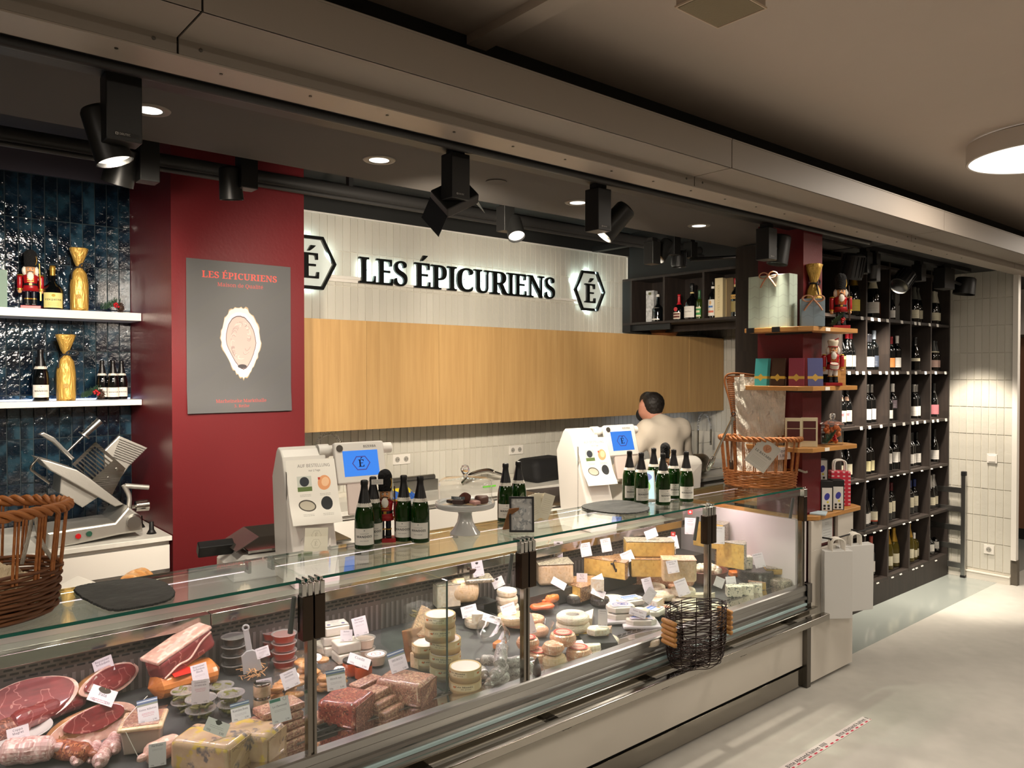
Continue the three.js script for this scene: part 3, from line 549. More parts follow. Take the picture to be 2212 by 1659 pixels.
// ================= bottles =================
const SH = {   // profiles as [radius, height] for a body of height 1 (metres later)
  champagne: [[0, .006], [.2, 0], [.141, .004], [.1435, .02], [.1435, .36], [.142, .44], [.132, .53], [.108, .62], [.078, .70], [.058, .76], [.05, .82], [.047, .93], [.047, .95]],
  bordeaux: [[0, .01], [.115, 0], [.122, .01], [.122, .56], [.118, .61], [.095, .66], [.06, .70], [.045, .74], [.043, .93], [.047, .935], [.047, .97], [.043, 1], [0, 1]],
  burgundy: [[0, .01], [.125, 0], [.135, .012], [.135, .4], [.13, .47], [.112, .56], [.082, .65], [.057, .73], [.047, .8], [.046, .94], [.05, .945], [.05, .975], [.046, 1], [0, 1]],
  flask: [[0, .01], [.2, 0], [.215, .01], [.215, .36], [.21, .46], [.16, .54], [.075, .62], [.055, .68], [.05, .9], [.06, .905], [.06, .94], [.05, 1], [0, 1]],
};
SH.champagne[1] = [.13, 0];
const glassBlack = phy(0x07090a, .06, { clearcoat: 1, clearcoatRoughness: .03 }), glassGreen = phy(0x16420c, .05, { transmission: .55, thickness: .04, ior: 1.4, clearcoat: 1, clearcoatRoughness: .03, attenuationColor: new THREE.Color(0x1d5a10), attenuationDistance: .05 });
const MATS = {}; const mat = (hex, r = .45, m = 0, o = {}) => MATS[hex + '|' + r + '|' + m] ??= std(hex, r, m, o);
const geoCache = {};
function bottleGeo(shape, h) { const k = shape + h; return geoCache[k] ??= (() => { const p = SH[shape].map(([r, y]) => [r * h, y * h]);
  const rAt = (y) => { for (let i = 2; i < p.length; i++) if (p[i][1] >= y) { const [a, b] = [p[i - 1], p[i]]; return a[0] + (b[0] - a[0]) * (y - a[1]) / Math.max(1e-6, b[1] - a[1]); } return p.at(-2)[0]; };
  return { body: lathe(p, 28), rAt }; })(); }
function sleeve(rAt, y0, y1, off, seg = 24, th0 = 0, thL = TAU, n = 6) { const pts = []; for (let i = 0; i <= n; i++) { const y = y0 + (y1 - y0) * i / n; pts.push(new THREE.Vector2(rAt(y) + off, y)); } return new THREE.LatheGeometry(pts, seg, th0, thL); }
// label: flat printed paper round the front of the body; uv u runs along the angle
function wrap(rAt, y0, y1, ang, rect) { const g = new THREE.CylinderGeometry(rAt(y1) + .0006, rAt(y0) + .0006, y1 - y0, 20, 1, true, -ang / 2, ang).translate(0, (y0 + y1) / 2, 0); return rect ? uvTo(g, rect) : g; }
function bottle(name, label, pos, turn, o, group, cat = 'bottle') {
  const t = thing(name, label, cat, pos, turn, group), { body, rAt } = bottleGeo(o.shape, o.h), h = o.h;
  part('body', body, o.glass || glassBlack, t);
  if (o.cap) { const c = o.capFrom ?? .78; const pts = [], n = 7; for (let i = 0; i <= n; i++) { const y = h * (c + (1.003 - c) * i / n); pts.push([rAt(Math.min(y, h * .99)) + .0012, y]); } if (o.shape === 'champagne') { pts.length = 0; for (const [r, y] of [[rAt(c * h) + .001, c], [.05 * h + .001, .86], [.049 * h, .92], [.055 * h, .935], [.054 * h, .985], [.04 * h, .998]]) pts.push([r, y * h]); } pts.push([0, pts.at(-1)[1] + .0005]); part('capsule', lathe(pts, 20), mat(o.cap, o.capR ?? .35, o.capM ?? 0), t); }
  if (o.neck) part('neck_band', sleeve(rAt, h * o.neck[0], h * o.neck[1], .0008, 24), mat(o.neck[2], .6), t);
  if (o.label) { const [y0, y1, ang, c] = o.label; part('label', wrap(rAt, h * y0, h * y1, ang, Array.isArray(c) ? c : null), Array.isArray(c) ? printMat : mat(c, .7), t); }
  if (o.extra) o.extra(t, rAt, h);
  return t;
}
const champPrint = print('champagne', 220, 180, (g, w, h) => { fill(g, '#dedad2'); g.fillStyle = '#777'; g.beginPath(); g.arc(w / 2, 22, 6, 0, 7); g.fill(); txt(g, 'CHAMPAGNE', w / 2, 62, 15, '#777', 'sans-serif'); txt(g, 'MANDOIS', w / 2, 100, 34, '#222', 'sans-serif', 'bold'); txt(g, 'BRUT ORIGINE', w / 2, 138, 13, '#666', 'sans-serif'); g.strokeStyle = '#b9b4a8'; g.strokeRect(6, 6, w - 12, h - 12); });
const champNeck = print('champneck', 400, 40, (g, w, h) => { fill(g, '#d6d1c6'); for (let i = 0; i < 4; i++) { g.fillStyle = '#8a8478'; g.beginPath(); g.arc(50 + i * 100, 20, 15, 0, 7); g.fill(); g.fillStyle = '#d6d1c6'; g.beginPath(); g.arc(50 + i * 100, 20, 12, 0, 7); g.fill(); txt(g, 'M', 50 + i * 100, 26, 16, '#8a8478'); } });
const champ = (h, green = true) => ({ shape: 'champagne', h, glass: green ? glassGreen : glassBlack, cap: 0x0c0c0d, capFrom: .66, capR: .38, label: [.07, .31, 2.3, champPrint],
  extra: (t, rAt) => { const g = sleeve((y) => rAt(y), h * .615, h * .675, .0012, 28); uvTo(g, champNeck); part('neck_label', g, printMat, t); part('foil_band', sleeve(rAt, h * .71, h * .715, .0022, 24), mat(0x6b5c33, .4, .6), t); if (green) part('wine', sleeve(rAt, h * .01, h * .34, -.004, 20), mat(0x071004, .3), t); } });
const face = (x, z) => Math.atan2(0 - x, 0 - z);       // turn that faces someone standing at the counter front
{ // half bottles standing on the glass top
  const y = 1.178, h = .262, G = 'half bottles of champagne on the glass top', L = 'small champagne bottle on the glass top, ';
  const P = [[[1.46,1.178,-2.608], 'nearest one left of the nutcracker'], [[1.534,1.178,-2.671], 'half hidden behind the one left of the nutcracker'], [[1.649,1.178,-2.629], 'just right of the nutcracker'], [[1.686,1.178,-2.565], 'second right of the nutcracker, beside the cake stand'],
    [[2.219,1.178,-2.677], 'left one behind the leaning picture frame'], [[2.315,1.178,-2.699], 'right one behind the leaning picture frame'], [[3.072,1.178,-2.685], 'leftmost of the right hand cluster, behind the slate'], [[3.053,1.178,-2.589], 'second of the right hand cluster'], [[3.105,1.178,-2.49], 'front one of the right hand cluster'], [[3.309,1.178,-2.582], 'rear one of the right hand cluster'], [[3.276,1.178,-2.475], 'rightmost of the right hand cluster'], [[3.287,1.178,-2.808], 'rearmost of the right hand cluster, mostly hidden']];
  P.forEach(([p, s], i) => bottle('champagne_bottle', L + s, [p[0], y, Math.max(p[2], -2.70)], -.62 + [.1, .2, -.1, -.2, .1, 0, .25, .2, .35, 0, -.1, 0][i], champ(h), G));
}
{ // bottles on the left white shelves
  const y = 1.678, L = 'champagne bottle on the lower white shelf, ';
  const big = [.822,1.695,-5.42], a = [1.163,1.693,-5.42], b = [1.217,1.693,-5.4], c = [1.281,1.69,-5.45];
  bottle('champagne_bottle', L + 'full size one at the left', [big[0], y, -5.42], -.1, champ(.315, false), 'champagne on the white shelf');
  bottle('champagne_bottle', L + 'left of the three small ones', [a[0], y, -5.44], -.1, champ(.25, false), 'champagne on the white shelf');
  bottle('champagne_bottle', L + 'middle of the three small ones', [b[0], y, -5.40], -.1, champ(.25, false), 'champagne on the white shelf');
  bottle('champagne_bottle', L + 'right of the three small ones', [c[0], y, -5.46], -.1, champ(.25, false), 'champagne on the white shelf');
  const v = [.89,2.238,-5.42], vj = print('vinjaune', 160, 150, (g, w, h) => { fill(g, '#d9cf86'); g.fillStyle = '#b59a30'; g.beginPath(); g.arc(w / 2, 28, 14, 0, 7); g.fill(); txt(g, 'VIN JAUNE', w / 2, 78, 24, '#3b3416', 'serif', 'bold'); squiggle(g, w / 2, 100, 80, '#6b6030', 3, 12); });
  bottle('wine_bottle', 'squat dark bottle with a gold top and a yellow label on the upper white shelf', [v[0], 2.233, -5.42], -.1, { shape: 'flask', h: .27, cap: 0xb08a3c, capFrom: .78, capM: .6, label: [.04, .38, 2.0, vj] }, 'bottles on the white shelves');
}
// ---- the wine rack: [column, row, x, shape, capsule, label colour, label span, height, glass, words] ----
const rowWords = ['top row', 'second row', 'third row', 'fourth row', 'fifth row', 'bottom row'], colWords = ['far left column', 'first open column', 'second column', 'third column', 'fourth column', 'last column'];
const SIL = 0xa9a7a2, RED = 0x8e1420, CRM = 0xd8d2b8, WHT = 0xdcd9d2, YEL = 0xd9c25c, BLK = 0x101010, BUR = 0x4a1016, GLD = 0xb58f3a, clearWine = phy(0x8a7a30, .05, { transmission: .7, thickness: .03, ior: 1.33 }), roseGlass = phy(0x8a3a1e, .06, { transmission: .35, thickness: .04, clearcoat: 1 });
const WX = (s) => s;
const wines = [
  // top row
  [1, 0, [5.781,5.855], 'bordeaux', BLK, WHT, .31], [1, 0, [5.938], 'champagne', GLD, YEL, .37, 'big'], [2, 0, [6.268], 'champagne', CRM, WHT, .37, 'big'], [2, 0, [6.384], 'champagne', 0xa4562c, 0xc9743a, .36, 'rose'],
  [3, 0, [6.614], 'burgundy', BLK, WHT, .22], [4, 0, [7.052,7.168], 'champagne', 0x6a6c66, CRM, .31], [5, 0, [7.468,7.54,7.614], 'champagne', 0xc4c0b0, CRM, .30],
  [1, 1, [5.744], 'burgundy', BLK, YEL, .29], [1, 1, [5.84,5.915], 'burgundy', RED, CRM, .31], [2, 1, [6.188,6.252], 'bordeaux', 0x23242a, WHT, .29], [2, 1, [6.293], 'bordeaux', 0x7a8490, 0x30394a, .32],
  [3, 1, [6.606], 'bordeaux', RED, 0xb9763a, .28], [3, 1, [6.72], 'bordeaux', WHT, WHT, .29], [4, 1, [7.081], 'burgundy', BLK, CRM, .29, 'band'], [5, 1, [7.478,7.572], 'champagne', 0x3a3c3a, 0xd9b8ac, .27, 'neck'],
  [1, 2, [5.752,5.862], 'burgundy', BLK, 0xd9cdb4, .31, 'medal'], [2, 2, [6.18,6.276], 'bordeaux', SIL, 0xb9bcbe, .31], [3, 2, [6.579], 'bordeaux', BLK, WHT, .25], [3, 2, [6.641], 'bordeaux', WHT, 0x4c4248, .31, 'high'], [4, 2, [7.062,7.138], 'bordeaux', SIL, 0xcfccc4, .30], [5, 2, [7.488], 'burgundy', BLK, 0xb26a72, .31],
  [1, 3, [5.752,5.877], 'burgundy', BLK, CRM, .29], [2, 3, [6.18,6.26], 'bordeaux', BLK, 0xcfc79a, .29], [3, 3, [6.571,6.747], 'bordeaux', BLK, WHT, .28, 'tall'], [3, 3, [6.676], 'bordeaux', SIL, WHT, .29, 'tall'], [4, 3, [6.986,7.052,7.129], 'bordeaux', BLK, 0xcac7c0, .29], [5, 3, [7.509], 'burgundy', BLK, WHT, .30],
  [2, 4, [6.14,6.188], 'burgundy', BLK, WHT, .29], [2, 4, [6.293], 'burgundy', BLK, CRM, .29, 'stripe'], [3, 4, [6.562,6.649], 'bordeaux', 0x4a1016, CRM, .30, 'tall'], [4, 4, [6.995,7.109], 'bordeaux', 0x1b2a5c, CRM, .29, 'tall'], [5, 4, [7.427,7.519], 'champagne', SIL, CRM, .30],
  [2, 5, [6.132,6.285], 'bordeaux', 0xb4584c, WHT, .31, 'pink'], [3, 5, [6.562,6.702], 'champagne', GLD, CRM, .33, 'clear'], [4, 5, [6.976], 'champagne', GLD, CRM, .33, 'clear'], [4, 5, [7.09,7.168], 'bordeaux', WHT, CRM, .23, 'clear'], [5, 5, [7.416,7.582], 'flask', BLK, WHT, .21],
];
const capWord = new Map([[SIL, 'silver'], [RED, 'red'], [BLK, 'black'], [GLD, 'gold'], [WHT, 'white'], [CRM, 'cream'], [0x4a1016, 'wine red'], [0x1b2a5c, 'blue'], [0xb4584c, 'pink'], [0xa4562c, 'copper'], [0x6a6c66, 'grey'], [0xc4c0b0, 'pale'], [0x23242a, 'dark'], [0x7a8490, 'blue grey'], [0x3a3c3a, 'dark wire']]);
const labWord = new Map([[WHT, 'white'], [CRM, 'cream'], [YEL, 'yellow'], [0xc9743a, 'orange'], [0x30394a, 'dark blue'], [0xb9763a, 'brown'], [0xd9b8ac, 'pale pink'], [0xd9cdb4, 'beige'], [0xb9bcbe, 'pale grey'], [0x4c4248, 'dark grey'], [0xcfccc4, 'off white'], [0xb26a72, 'rose'], [0xcfc79a, 'straw coloured'], [0xcac7c0, 'off white']]);
for (const [c, r, xs, shape, cap, lab, h, kind] of wines) {
  const lc = '#' + new THREE.Color(lab).getHexString(), rect = print(`wine${c}${r}${lab}${kind}`, 96, 104, (g, w, hh) => { fill(g, lc); const dark = lab === 0x4c4248 || lab === 0x30394a; squiggle(g, w / 2, 58, 60, dark ? '#aaa' : '#777', 1); squiggle(g, w / 2, 76, 44, dark ? '#aaa' : '#888', 2, 9);
    if (kind === 'stripe') { fill(g, '#a8452c', 0, 90, w, 14); } if (kind === 'pink') { g.fillStyle = '#9c3c34'; g.beginPath(); g.ellipse(w / 2, 46, 13, 18, .4, 0, 7); g.fill(); g.fillStyle = '#57653a'; g.fillRect(w / 2 - 3, 30, 6, 14); } if (kind === 'medal') { g.fillStyle = '#b86a72'; g.beginPath(); g.moveTo(20, 40); g.lineTo(70, 22); g.lineTo(66, 54); g.fill(); } });
  xs.forEach((x, i) => {
    const ls = shape === 'champagne' ? [.1, .34] : shape === 'flask' ? [.12, .42] : [.08, .36], o = { shape, h, cap, capM: [SIL, GLD].includes(cap) ? .7 : 0, label: [...ls, kind === 'narrow' ? 1.2 : 2.2, rect] };
    if (shape === 'champagne') o.capFrom = .64; if (kind === 'rose') o.glass = roseGlass; if (kind === 'clear') o.glass = clearWine; if (kind === 'tall') o.label = [.2, .5, 2, rect]; if (kind === 'high') o.label = [.34, .56, 2, rect]; if (kind === 'band') o.label = [.27, .36, 3, rect]; if (kind === 'neck') o.neck = [.6, .66, CRM];
    if (kind === 'medal') o.extra = (t, rAt, hh) => part('medallion', wrap(rAt, hh * .6, hh * .7, 1.1), mat(0xd0a890, .6), t);
    if (kind === 'pink') o.extra = (t, rAt, hh) => part('medallion', wrap(rAt, hh * .58, hh * .66, 1.6), mat(0xb06058, .5), t);
    const glassW = kind === 'rose' ? 'rose' : kind === 'clear' ? 'clear golden' : kind === 'big' ? 'large dark' : 'dark', n = xs.length;
    const which = n === 1 ? '' : n === 2 ? [', left one', ', right one'][i] : [', left one', ', middle one', ', right one'][i];
    bottle('wine_bottle', `${glassW} bottle, ${capWord.get(cap)} top, ${labWord.get(lab)} label, ${rowWords[r]}, ${colWords[c]}${which}`, [x, RKY[5 - r] + .012, -2.89 - (i % 2) * .01], -1.0 + rnd(-.2, .2), o, `wine bottles in the ${rowWords[r]} of the rack`);
  });
}
{ // grey gift box in the top row
  const x = [6.767][0], t = thing('gift_box', 'tall grey bottle box with a black numeral in the top row of the rack', 'box', [x, RKY[5], -2.93], -.35);
  part('carton', sb(.11, .345, .11, .002), mat(0x6f6d68, .6), t);
  const r7 = print('box7', 130, 400, (g, w, h) => { fill(g, '#6f6d68'); txt(g, '7', 62, 240, 170, '#1b1a1a', 'sans-serif'); g.strokeStyle = '#d0cdc6'; g.lineWidth = 6; g.beginPath(); g.arc(96, 268, 26, 0, 7); g.stroke(); g.fillStyle = '#8e2c34'; g.beginPath(); g.arc(112, 110, 9, 0, 7); g.fill(); });
  part('print', uvTo(new THREE.PlaneGeometry(.108, .34).translate(0, .1725, .0558), r7), printMat, t);
}
{ // white price tags along the rack's boards
  const tags = [[5, 1, [5.873]], [5, 2, [6.042,6.161,6.309]], [5, 3, [6.573]], [5, 4, [6.834,6.917,7.128]], [5, 5, [7.297]], [4, 1, [5.673,5.798,5.903]], [4, 2, [6.003,6.186,6.3]], [4, 3, [6.409,6.495,6.697]], [4, 4, [6.852,7.05]], [4, 5, [7.267,7.482]], [3, 1, [5.873]], [3, 2, [6.011,6.21]], [3, 3, [6.443,6.626]], [3, 4, [6.797,6.889,7.041]], [3, 5, [7.217,7.317,7.502]], [2, 1, [5.813]], [2, 2, [5.98,6.194]], [2, 3, [6.401,6.521,6.643]], [2, 4, [6.788,6.993]], [2, 5, [7.197,7.399]], [1, 2, [5.949,6.105,6.218]], [1, 3, [6.375,6.643]], [1, 4, [6.76,6.908]], [1, 5, [7.217]], [0, 2, [6.003,6.17]], [0, 3, [6.435,6.59]], [0, 4, [6.834,6.899,7.012]], [0, 5, [7.307]]];
  const pr = print('tag', 60, 36, (g, w, h) => { fill(g, '#d6d3cc'); squiggle(g, w / 2, 9, 42, '#666', 2, 7); txt(g, '9,90', w / 2, 32, 11, '#333', 'sans-serif'); });
  const num = ['first', 'second', 'third'];
  for (const [r, c, xs] of tags) xs.forEach((x, i) => { const t = single('price_tag', card(.042, .026, pr), printMat, `white price tag, rack board of the ${rowWords[5 - r]}, ${colWords[c]}${xs.length > 1 ? ', ' + num[i] + ' from the left' : ''}`, 'price tag', [x, RKY[r] - .026, -2.7868], 0, 'white price tags on the wine rack'); t.rotation.x = r < 3 ? -.5 : -.12; });
}
// ---- liquor shelf ----
{
  const y = 2.352, G = 'bottles on the liquor shelf', at = (z) => [6.0, y, z], lq = (z, o, label, turn = -1.57) => bottle('liquor_bottle', label, at(z), turn, o, G);
  const zq = [[6,2.379,-4.958][2], [6,2.375,-4.882][2], [6,2.37,-4.623][2], [6,2.367,-4.557][2], [6,2.366,-4.471][2], [6,2.366,-4.387][2], [6,2.366,-4.238][2], [6,2.366,-4.152][2], [6,2.367,-4.088][2], [6,2.366,-3.996][2]];
  const rumP = print('rum', 110, 130, (g, w, h) => { fill(g, '#d9d6cc'); g.fillStyle = '#c9c3b0'; g.beginPath(); g.arc(w / 2, 26, 16, 0, 7); g.fill(); txt(g, 'TROIS RIVIERES', w / 2, 62, 12, '#222', 'serif', 'bold'); fill(g, '#c9705c', 12, 88, w - 24, 12); fill(g, '#d99a80', 12, 104, w - 24, 8); }), rumP2 = print('rum2', 110, 130, (g, w, h) => { fill(g, '#d9d6cc'); g.fillStyle = '#c8a070'; g.beginPath(); g.arc(w / 2, 26, 16, 0, 7); g.fill(); fill(g, '#3f6fae', 22, 50, 66, 14); fill(g, '#c9705c', 12, 88, w - 24, 16); });
  const gmP = print('orangeliquor', 110, 100, (g, w, h) => { fill(g, '#d9c9b8'); fill(g, '#5a2c22', 8, 14, w - 16, 24); fill(g, '#5a2c22', 8, 52, w - 16, 30); }), bm = print('whitelab', 120, 110, (g, w, h) => { fill(g, '#dad7d0'); squiggle(g, w / 2, 18, 60, '#8c8c9a', 2, 9); txt(g, 'Pauillac', w / 2, 58, 20, '#666'); squiggle(g, w / 2, 76, 80, '#aaa', 2, 10); }), grn = print('greenlab', 80, 110, (g, w, h) => { fill(g, '#d8d2b0'); fill(g, '#3f8f4e', 0, 20, w, 70); fill(g, '#d8d2b0', 14, 40, w - 28, 24); });
  const pic = print('bitter', 120, 60, (g, w, h) => { fill(g, '#c49a4e'); txt(g, 'PICON', w / 2, 44, 36, '#2a1206', 'sans-serif', 'bold'); });
  { const t = thing('bottle_carton', 'tall pale speckled bottle carton at the left end of the liquor shelf', 'box', at(zq[0]), -1.35, 'cartons on the liquor shelf'); part('carton', sb(.085, .31, .085, .002), std(0xffffff, .7, 0, { map: tex(64, (u, v) => 130 + 90 * fbm(u * 8, v * 8, 8, 5, 3), 6) }), t); part('print', cb(.03, .025, .002, 0, .28, .0435), mat(0x5a5a3a), t); }
  lq(zq[1], { shape: 'flask', h: .27, cap: WHT, capFrom: .9, glass: glassBlack, label: [.06, .5, 1.9, rumP] }, 'dark bottle with a white top and cream label beside the pale carton');
  lq(zq[2], { shape: 'flask', h: .25, cap: 0xb01822, capFrom: .6, label: [.05, .3, 1.7, gmP], extra: (t, rAt, h) => { part('seal', RX(cyl(.02, .02, .006, 20), PI / 2).translate(0, h * .42, h * .2), mat(0xb01822, .4), t); part('ribbon', new THREE.TorusGeometry(.022, .004, 6, 20).rotateX(PI / 2).translate(0, h * .55, 0), mat(0xb01822, .5), t); } }, 'squat brown bottle with a red neck and red seal, front one');
  bottle('liquor_bottle', 'squat brown bottle with a red neck, standing behind its twin', [6.12, y, zq[3]], -1.57, { shape: 'flask', h: .25, cap: 0xb01822, capFrom: .6, label: [.05, .3, 1.7, gmP] }, G);
  lq(zq[4], { shape: 'flask', h: .34, cap: BLK, capFrom: .78, label: [.05, .36, 1.8, bm], neck: [.72, .76, 0xc9b27a] }, 'tall dark bottle with a broad white label in the middle compartment');
  lq(zq[5], { shape: 'bordeaux', h: .27, cap: 0x2b5a34, capFrom: .7, glass: phy(0x2a3a10, .08, { clearcoat: 1 }), label: [.08, .42, 2, grn] }, 'green bottle with a green label half hidden by the upright');
  lq(zq[6], { shape: 'bordeaux', h: .34, cap: BLK, capFrom: .9, label: [.06, .5, 1.9, rumP2], neck: [.8, .86, WHT] }, 'tall bottle with a white label of blue and red print');
  { const t = thing('bottle_carton', 'tall cream bottle carton with vertical lettering on the liquor shelf', 'box', at(zq[7]), -1.45, 'cartons on the liquor shelf'); part('carton', sb(.08, .36, .08, .002), mat(0xcfc09a, .7), t); const r = print('kgift', 60, 300, (g, w, h) => { fill(g, '#cfc09a'); g.translate(w / 2, h / 2); g.rotate(-PI / 2); txt(g, 'VIEUX CALVADOS', 0, 8, 24, '#9a8a62'); }); part('print', uvTo(new THREE.PlaneGeometry(.07, .34).translate(0, .18, .0408), r), printMat, t); }
  { const t = thing('bottle_carton', 'narrow brown bottle carton behind the cream one', 'box', [6.07, y, zq[8]], -1.5, 'cartons on the liquor shelf'); part('carton', sb(.08, .36, .08, .002), mat(0x6b5a40, .7), t); part('edge', cb(.01, .34, .002, -.03, .18, .041), mat(0xb09a6a, .6), t); }
  lq(zq[9], { shape: 'bordeaux', h: .345, cap: RED, capFrom: .84, label: [.46, .57, 2.4, pic], extra: (t, rAt, h) => part('lower_label', wrap(rAt, h * .12, h * .4, 1.4), mat(0x8a7a4a, .6), t), neck: [.78, .84, 0xc9b27a] }, 'tall dark bottle with a red top and an orange label, right of the cartons');
  const b = [6.398,2.29,-4.911], bk = thing('bread_basket', 'shallow wicker basket lying on top of the wall cabinets under the liquor shelf', 'basket', [6.35, 2.228, -5.08]);
  part('basket_wall', lathe([[.11, 0], [.15, .07], [.155, .07], [.115, -.0], [.0, 0]], 32), M.wickerDark, bk); const rr = []; for (let i = 0; i < 5; i++) rr.push(new THREE.TorusGeometry(.116 + i * .009, .006, 6, 40).rotateX(PI / 2).translate(0, .008 + i * .015, 0)); part('weave', rr, M.wicker, bk);
  single('serving_tray', cb(.3, .02, .2, 0, .01, 0, .004), M.wengeTray ?? M.wenge, 'dark flat tray beside the basket on the wall cabinets', 'tray', [6.75, 2.226, -5.05]);
}
// ================= things on the glass top, at the left and on the service counter =================
const TOP = 1.178;
// ---- wicker ----
function weave(rx, rz, y0, y1, rows, o = {}) {     // rods woven round an oval of uprights; flare widens towards the top
  const out = [], n = o.n ?? 22, fl = o.flare ?? 0, sag = o.sag ?? 0;
  for (let i = 0; i < rows; i++) {
    const y = y0 + (y1 - y0) * (i + .5) / rows, s = 1 + fl * (y - y0), pts = [], N = n * 4;
    for (let k = 0; k < N; k++) { const a = k / N * TAU, w = .004 * Math.cos(a * n / 2 + (i % 2) * PI); pts.push([(rx * s + w) * Math.cos(a), y + .0015 * Math.sin(a * 3 + i) + sag * Math.cos(2 * a), (rz * s + w) * Math.sin(a)]); }
    out.push(tube(pts, (y1 - y0) / rows * .52, N, 5, true));
  }
  return out;
}
function braid(rx, rz, y, r = .008, n = 46, tilt = 0) { const out = []; for (let s = 0; s < 3; s++) { const pts = []; for (let k = 0; k < 160; k++) { const a = k / 160 * TAU, b = a * n / 3 + s * TAU / 3; pts.push([(rx + r * .9 * Math.cos(b)) * Math.cos(a), y + r * .9 * Math.sin(b) + tilt * Math.sin(a), (rz + r * .9 * Math.cos(b)) * Math.sin(a)]); } out.push(tube(pts, r * .8, 160, 5, true)); } return out; }
function breadBasket(label, pos, turn, rx, rz, h, band, mats) {
  const t = thing('wicker_basket', label, 'basket', pos, turn, 'wicker bread baskets'), fl = .5;
  part('base', lathe([[0, 0], [.97, 0], [.98, .006], [0, .008]], 32).scale(rx, 1, rz), mats[0], t);
  part('lower_weave', weave(rx, rz, .004, band, 12, { flare: fl }), mats[0], t);
  for (let i = 0; i < 22; i++) { const a = i / 22 * TAU, s0 = 1 + fl * band * .9, s1 = 1 + fl * h; part('stake', [-.005, .005].map((d) => rod([rx * s0 * Math.cos(a + d / rx), band * .8, rz * s0 * Math.sin(a + d / rx)], [rx * s1 * Math.cos(a + d * .8 / rx), h, rz * s1 * Math.sin(a + d * .8 / rx)], .0042, 6, .0036)), mats[1], t); }
  part('rim', braid(rx * (1 + fl * h), rz * (1 + fl * h), h, .0105), mats[1], t);
  return t;
}
function tongs(label, pos, rot, len, open = .16) {
  const t = thing('serving_tongs', label, 'tongs', pos); t.rotation.set(...rot);
  for (const s of [-1, 1]) { const a = part('arm', [RZ(cb(.012, len * .72, .018, 0, -len * .36, 0, .002), s * open).translate(0, 0, 0)], M.steel, t); const e = [Math.sin(s * open) * len * .72, -Math.cos(open) * len * .72]; part('tip', RZ(lathe([[0, -.1], [.012, -.085], [.017, -.04], [.012, 0], [0, .004]], 16).scale(1, 1, .35), s * open).translate(e[0], e[1] + .01, 0), s > 0 ? M.steelDark : M.steel, a); }
  part('hinge', cyl(.012, .012, .024, 16).rotateX(PI / 2).translate(0, .002, -.012), M.steel, t); part('pull_ring', new THREE.TorusGeometry(.012, .0025, 8, 20).translate(0, .03, 0), M.black, t);
  return t;
}
function clothHeap(rx, rz, h, s) { const g = new THREE.SphereGeometry(1, 40, 20, 0, TAU, 0, PI / 2).scale(rx, h, rz), p = g.attributes.position; for (let i = 0; i < p.count; i++) { const x = p.getX(i), z = p.getZ(i); p.setY(i, Math.max(.0, p.getY(i) + .018 * Math.sin(x * 50 + s) * Math.cos(z * 44 + s * 2) + .012 * Math.sin(x * 90 - z * 70))); } g.computeVertexNormals(); return g; }
{ // left basket with cloth and tongs
  breadBasket('wicker basket with tall open sides at the left end of the glass top', [.205, TOP, -2.535], 0, .212, .145, .295, .135, [M.wickerDark, M.wicker]);
  single('linen_cloth', clothHeap(.18, .12, .12, 2), M.linen, 'crumpled beige linen cloth lying in the left wicker basket', 'cloth', [.2, TOP + .03, -2.535], 0);
  { const b = thing('bag_ribbon', 'white cotton ribbons hanging over the left basket cloth', 'ribbon', [.33, TOP + .14, -2.5]); part('band', tube([[0, 0, 0], [.02, .09, -.01], [.03, .14, 0], [.045, .06, .02], [.075, .0, .03]], .006, 24, 6).scale(1, 1, .4), M.cloth, b); }
  tongs('steel tongs with rounded tips hanging inside the left basket', [.155, 1.545, -2.452], [0.12, .2, .14], .34, .03);
}
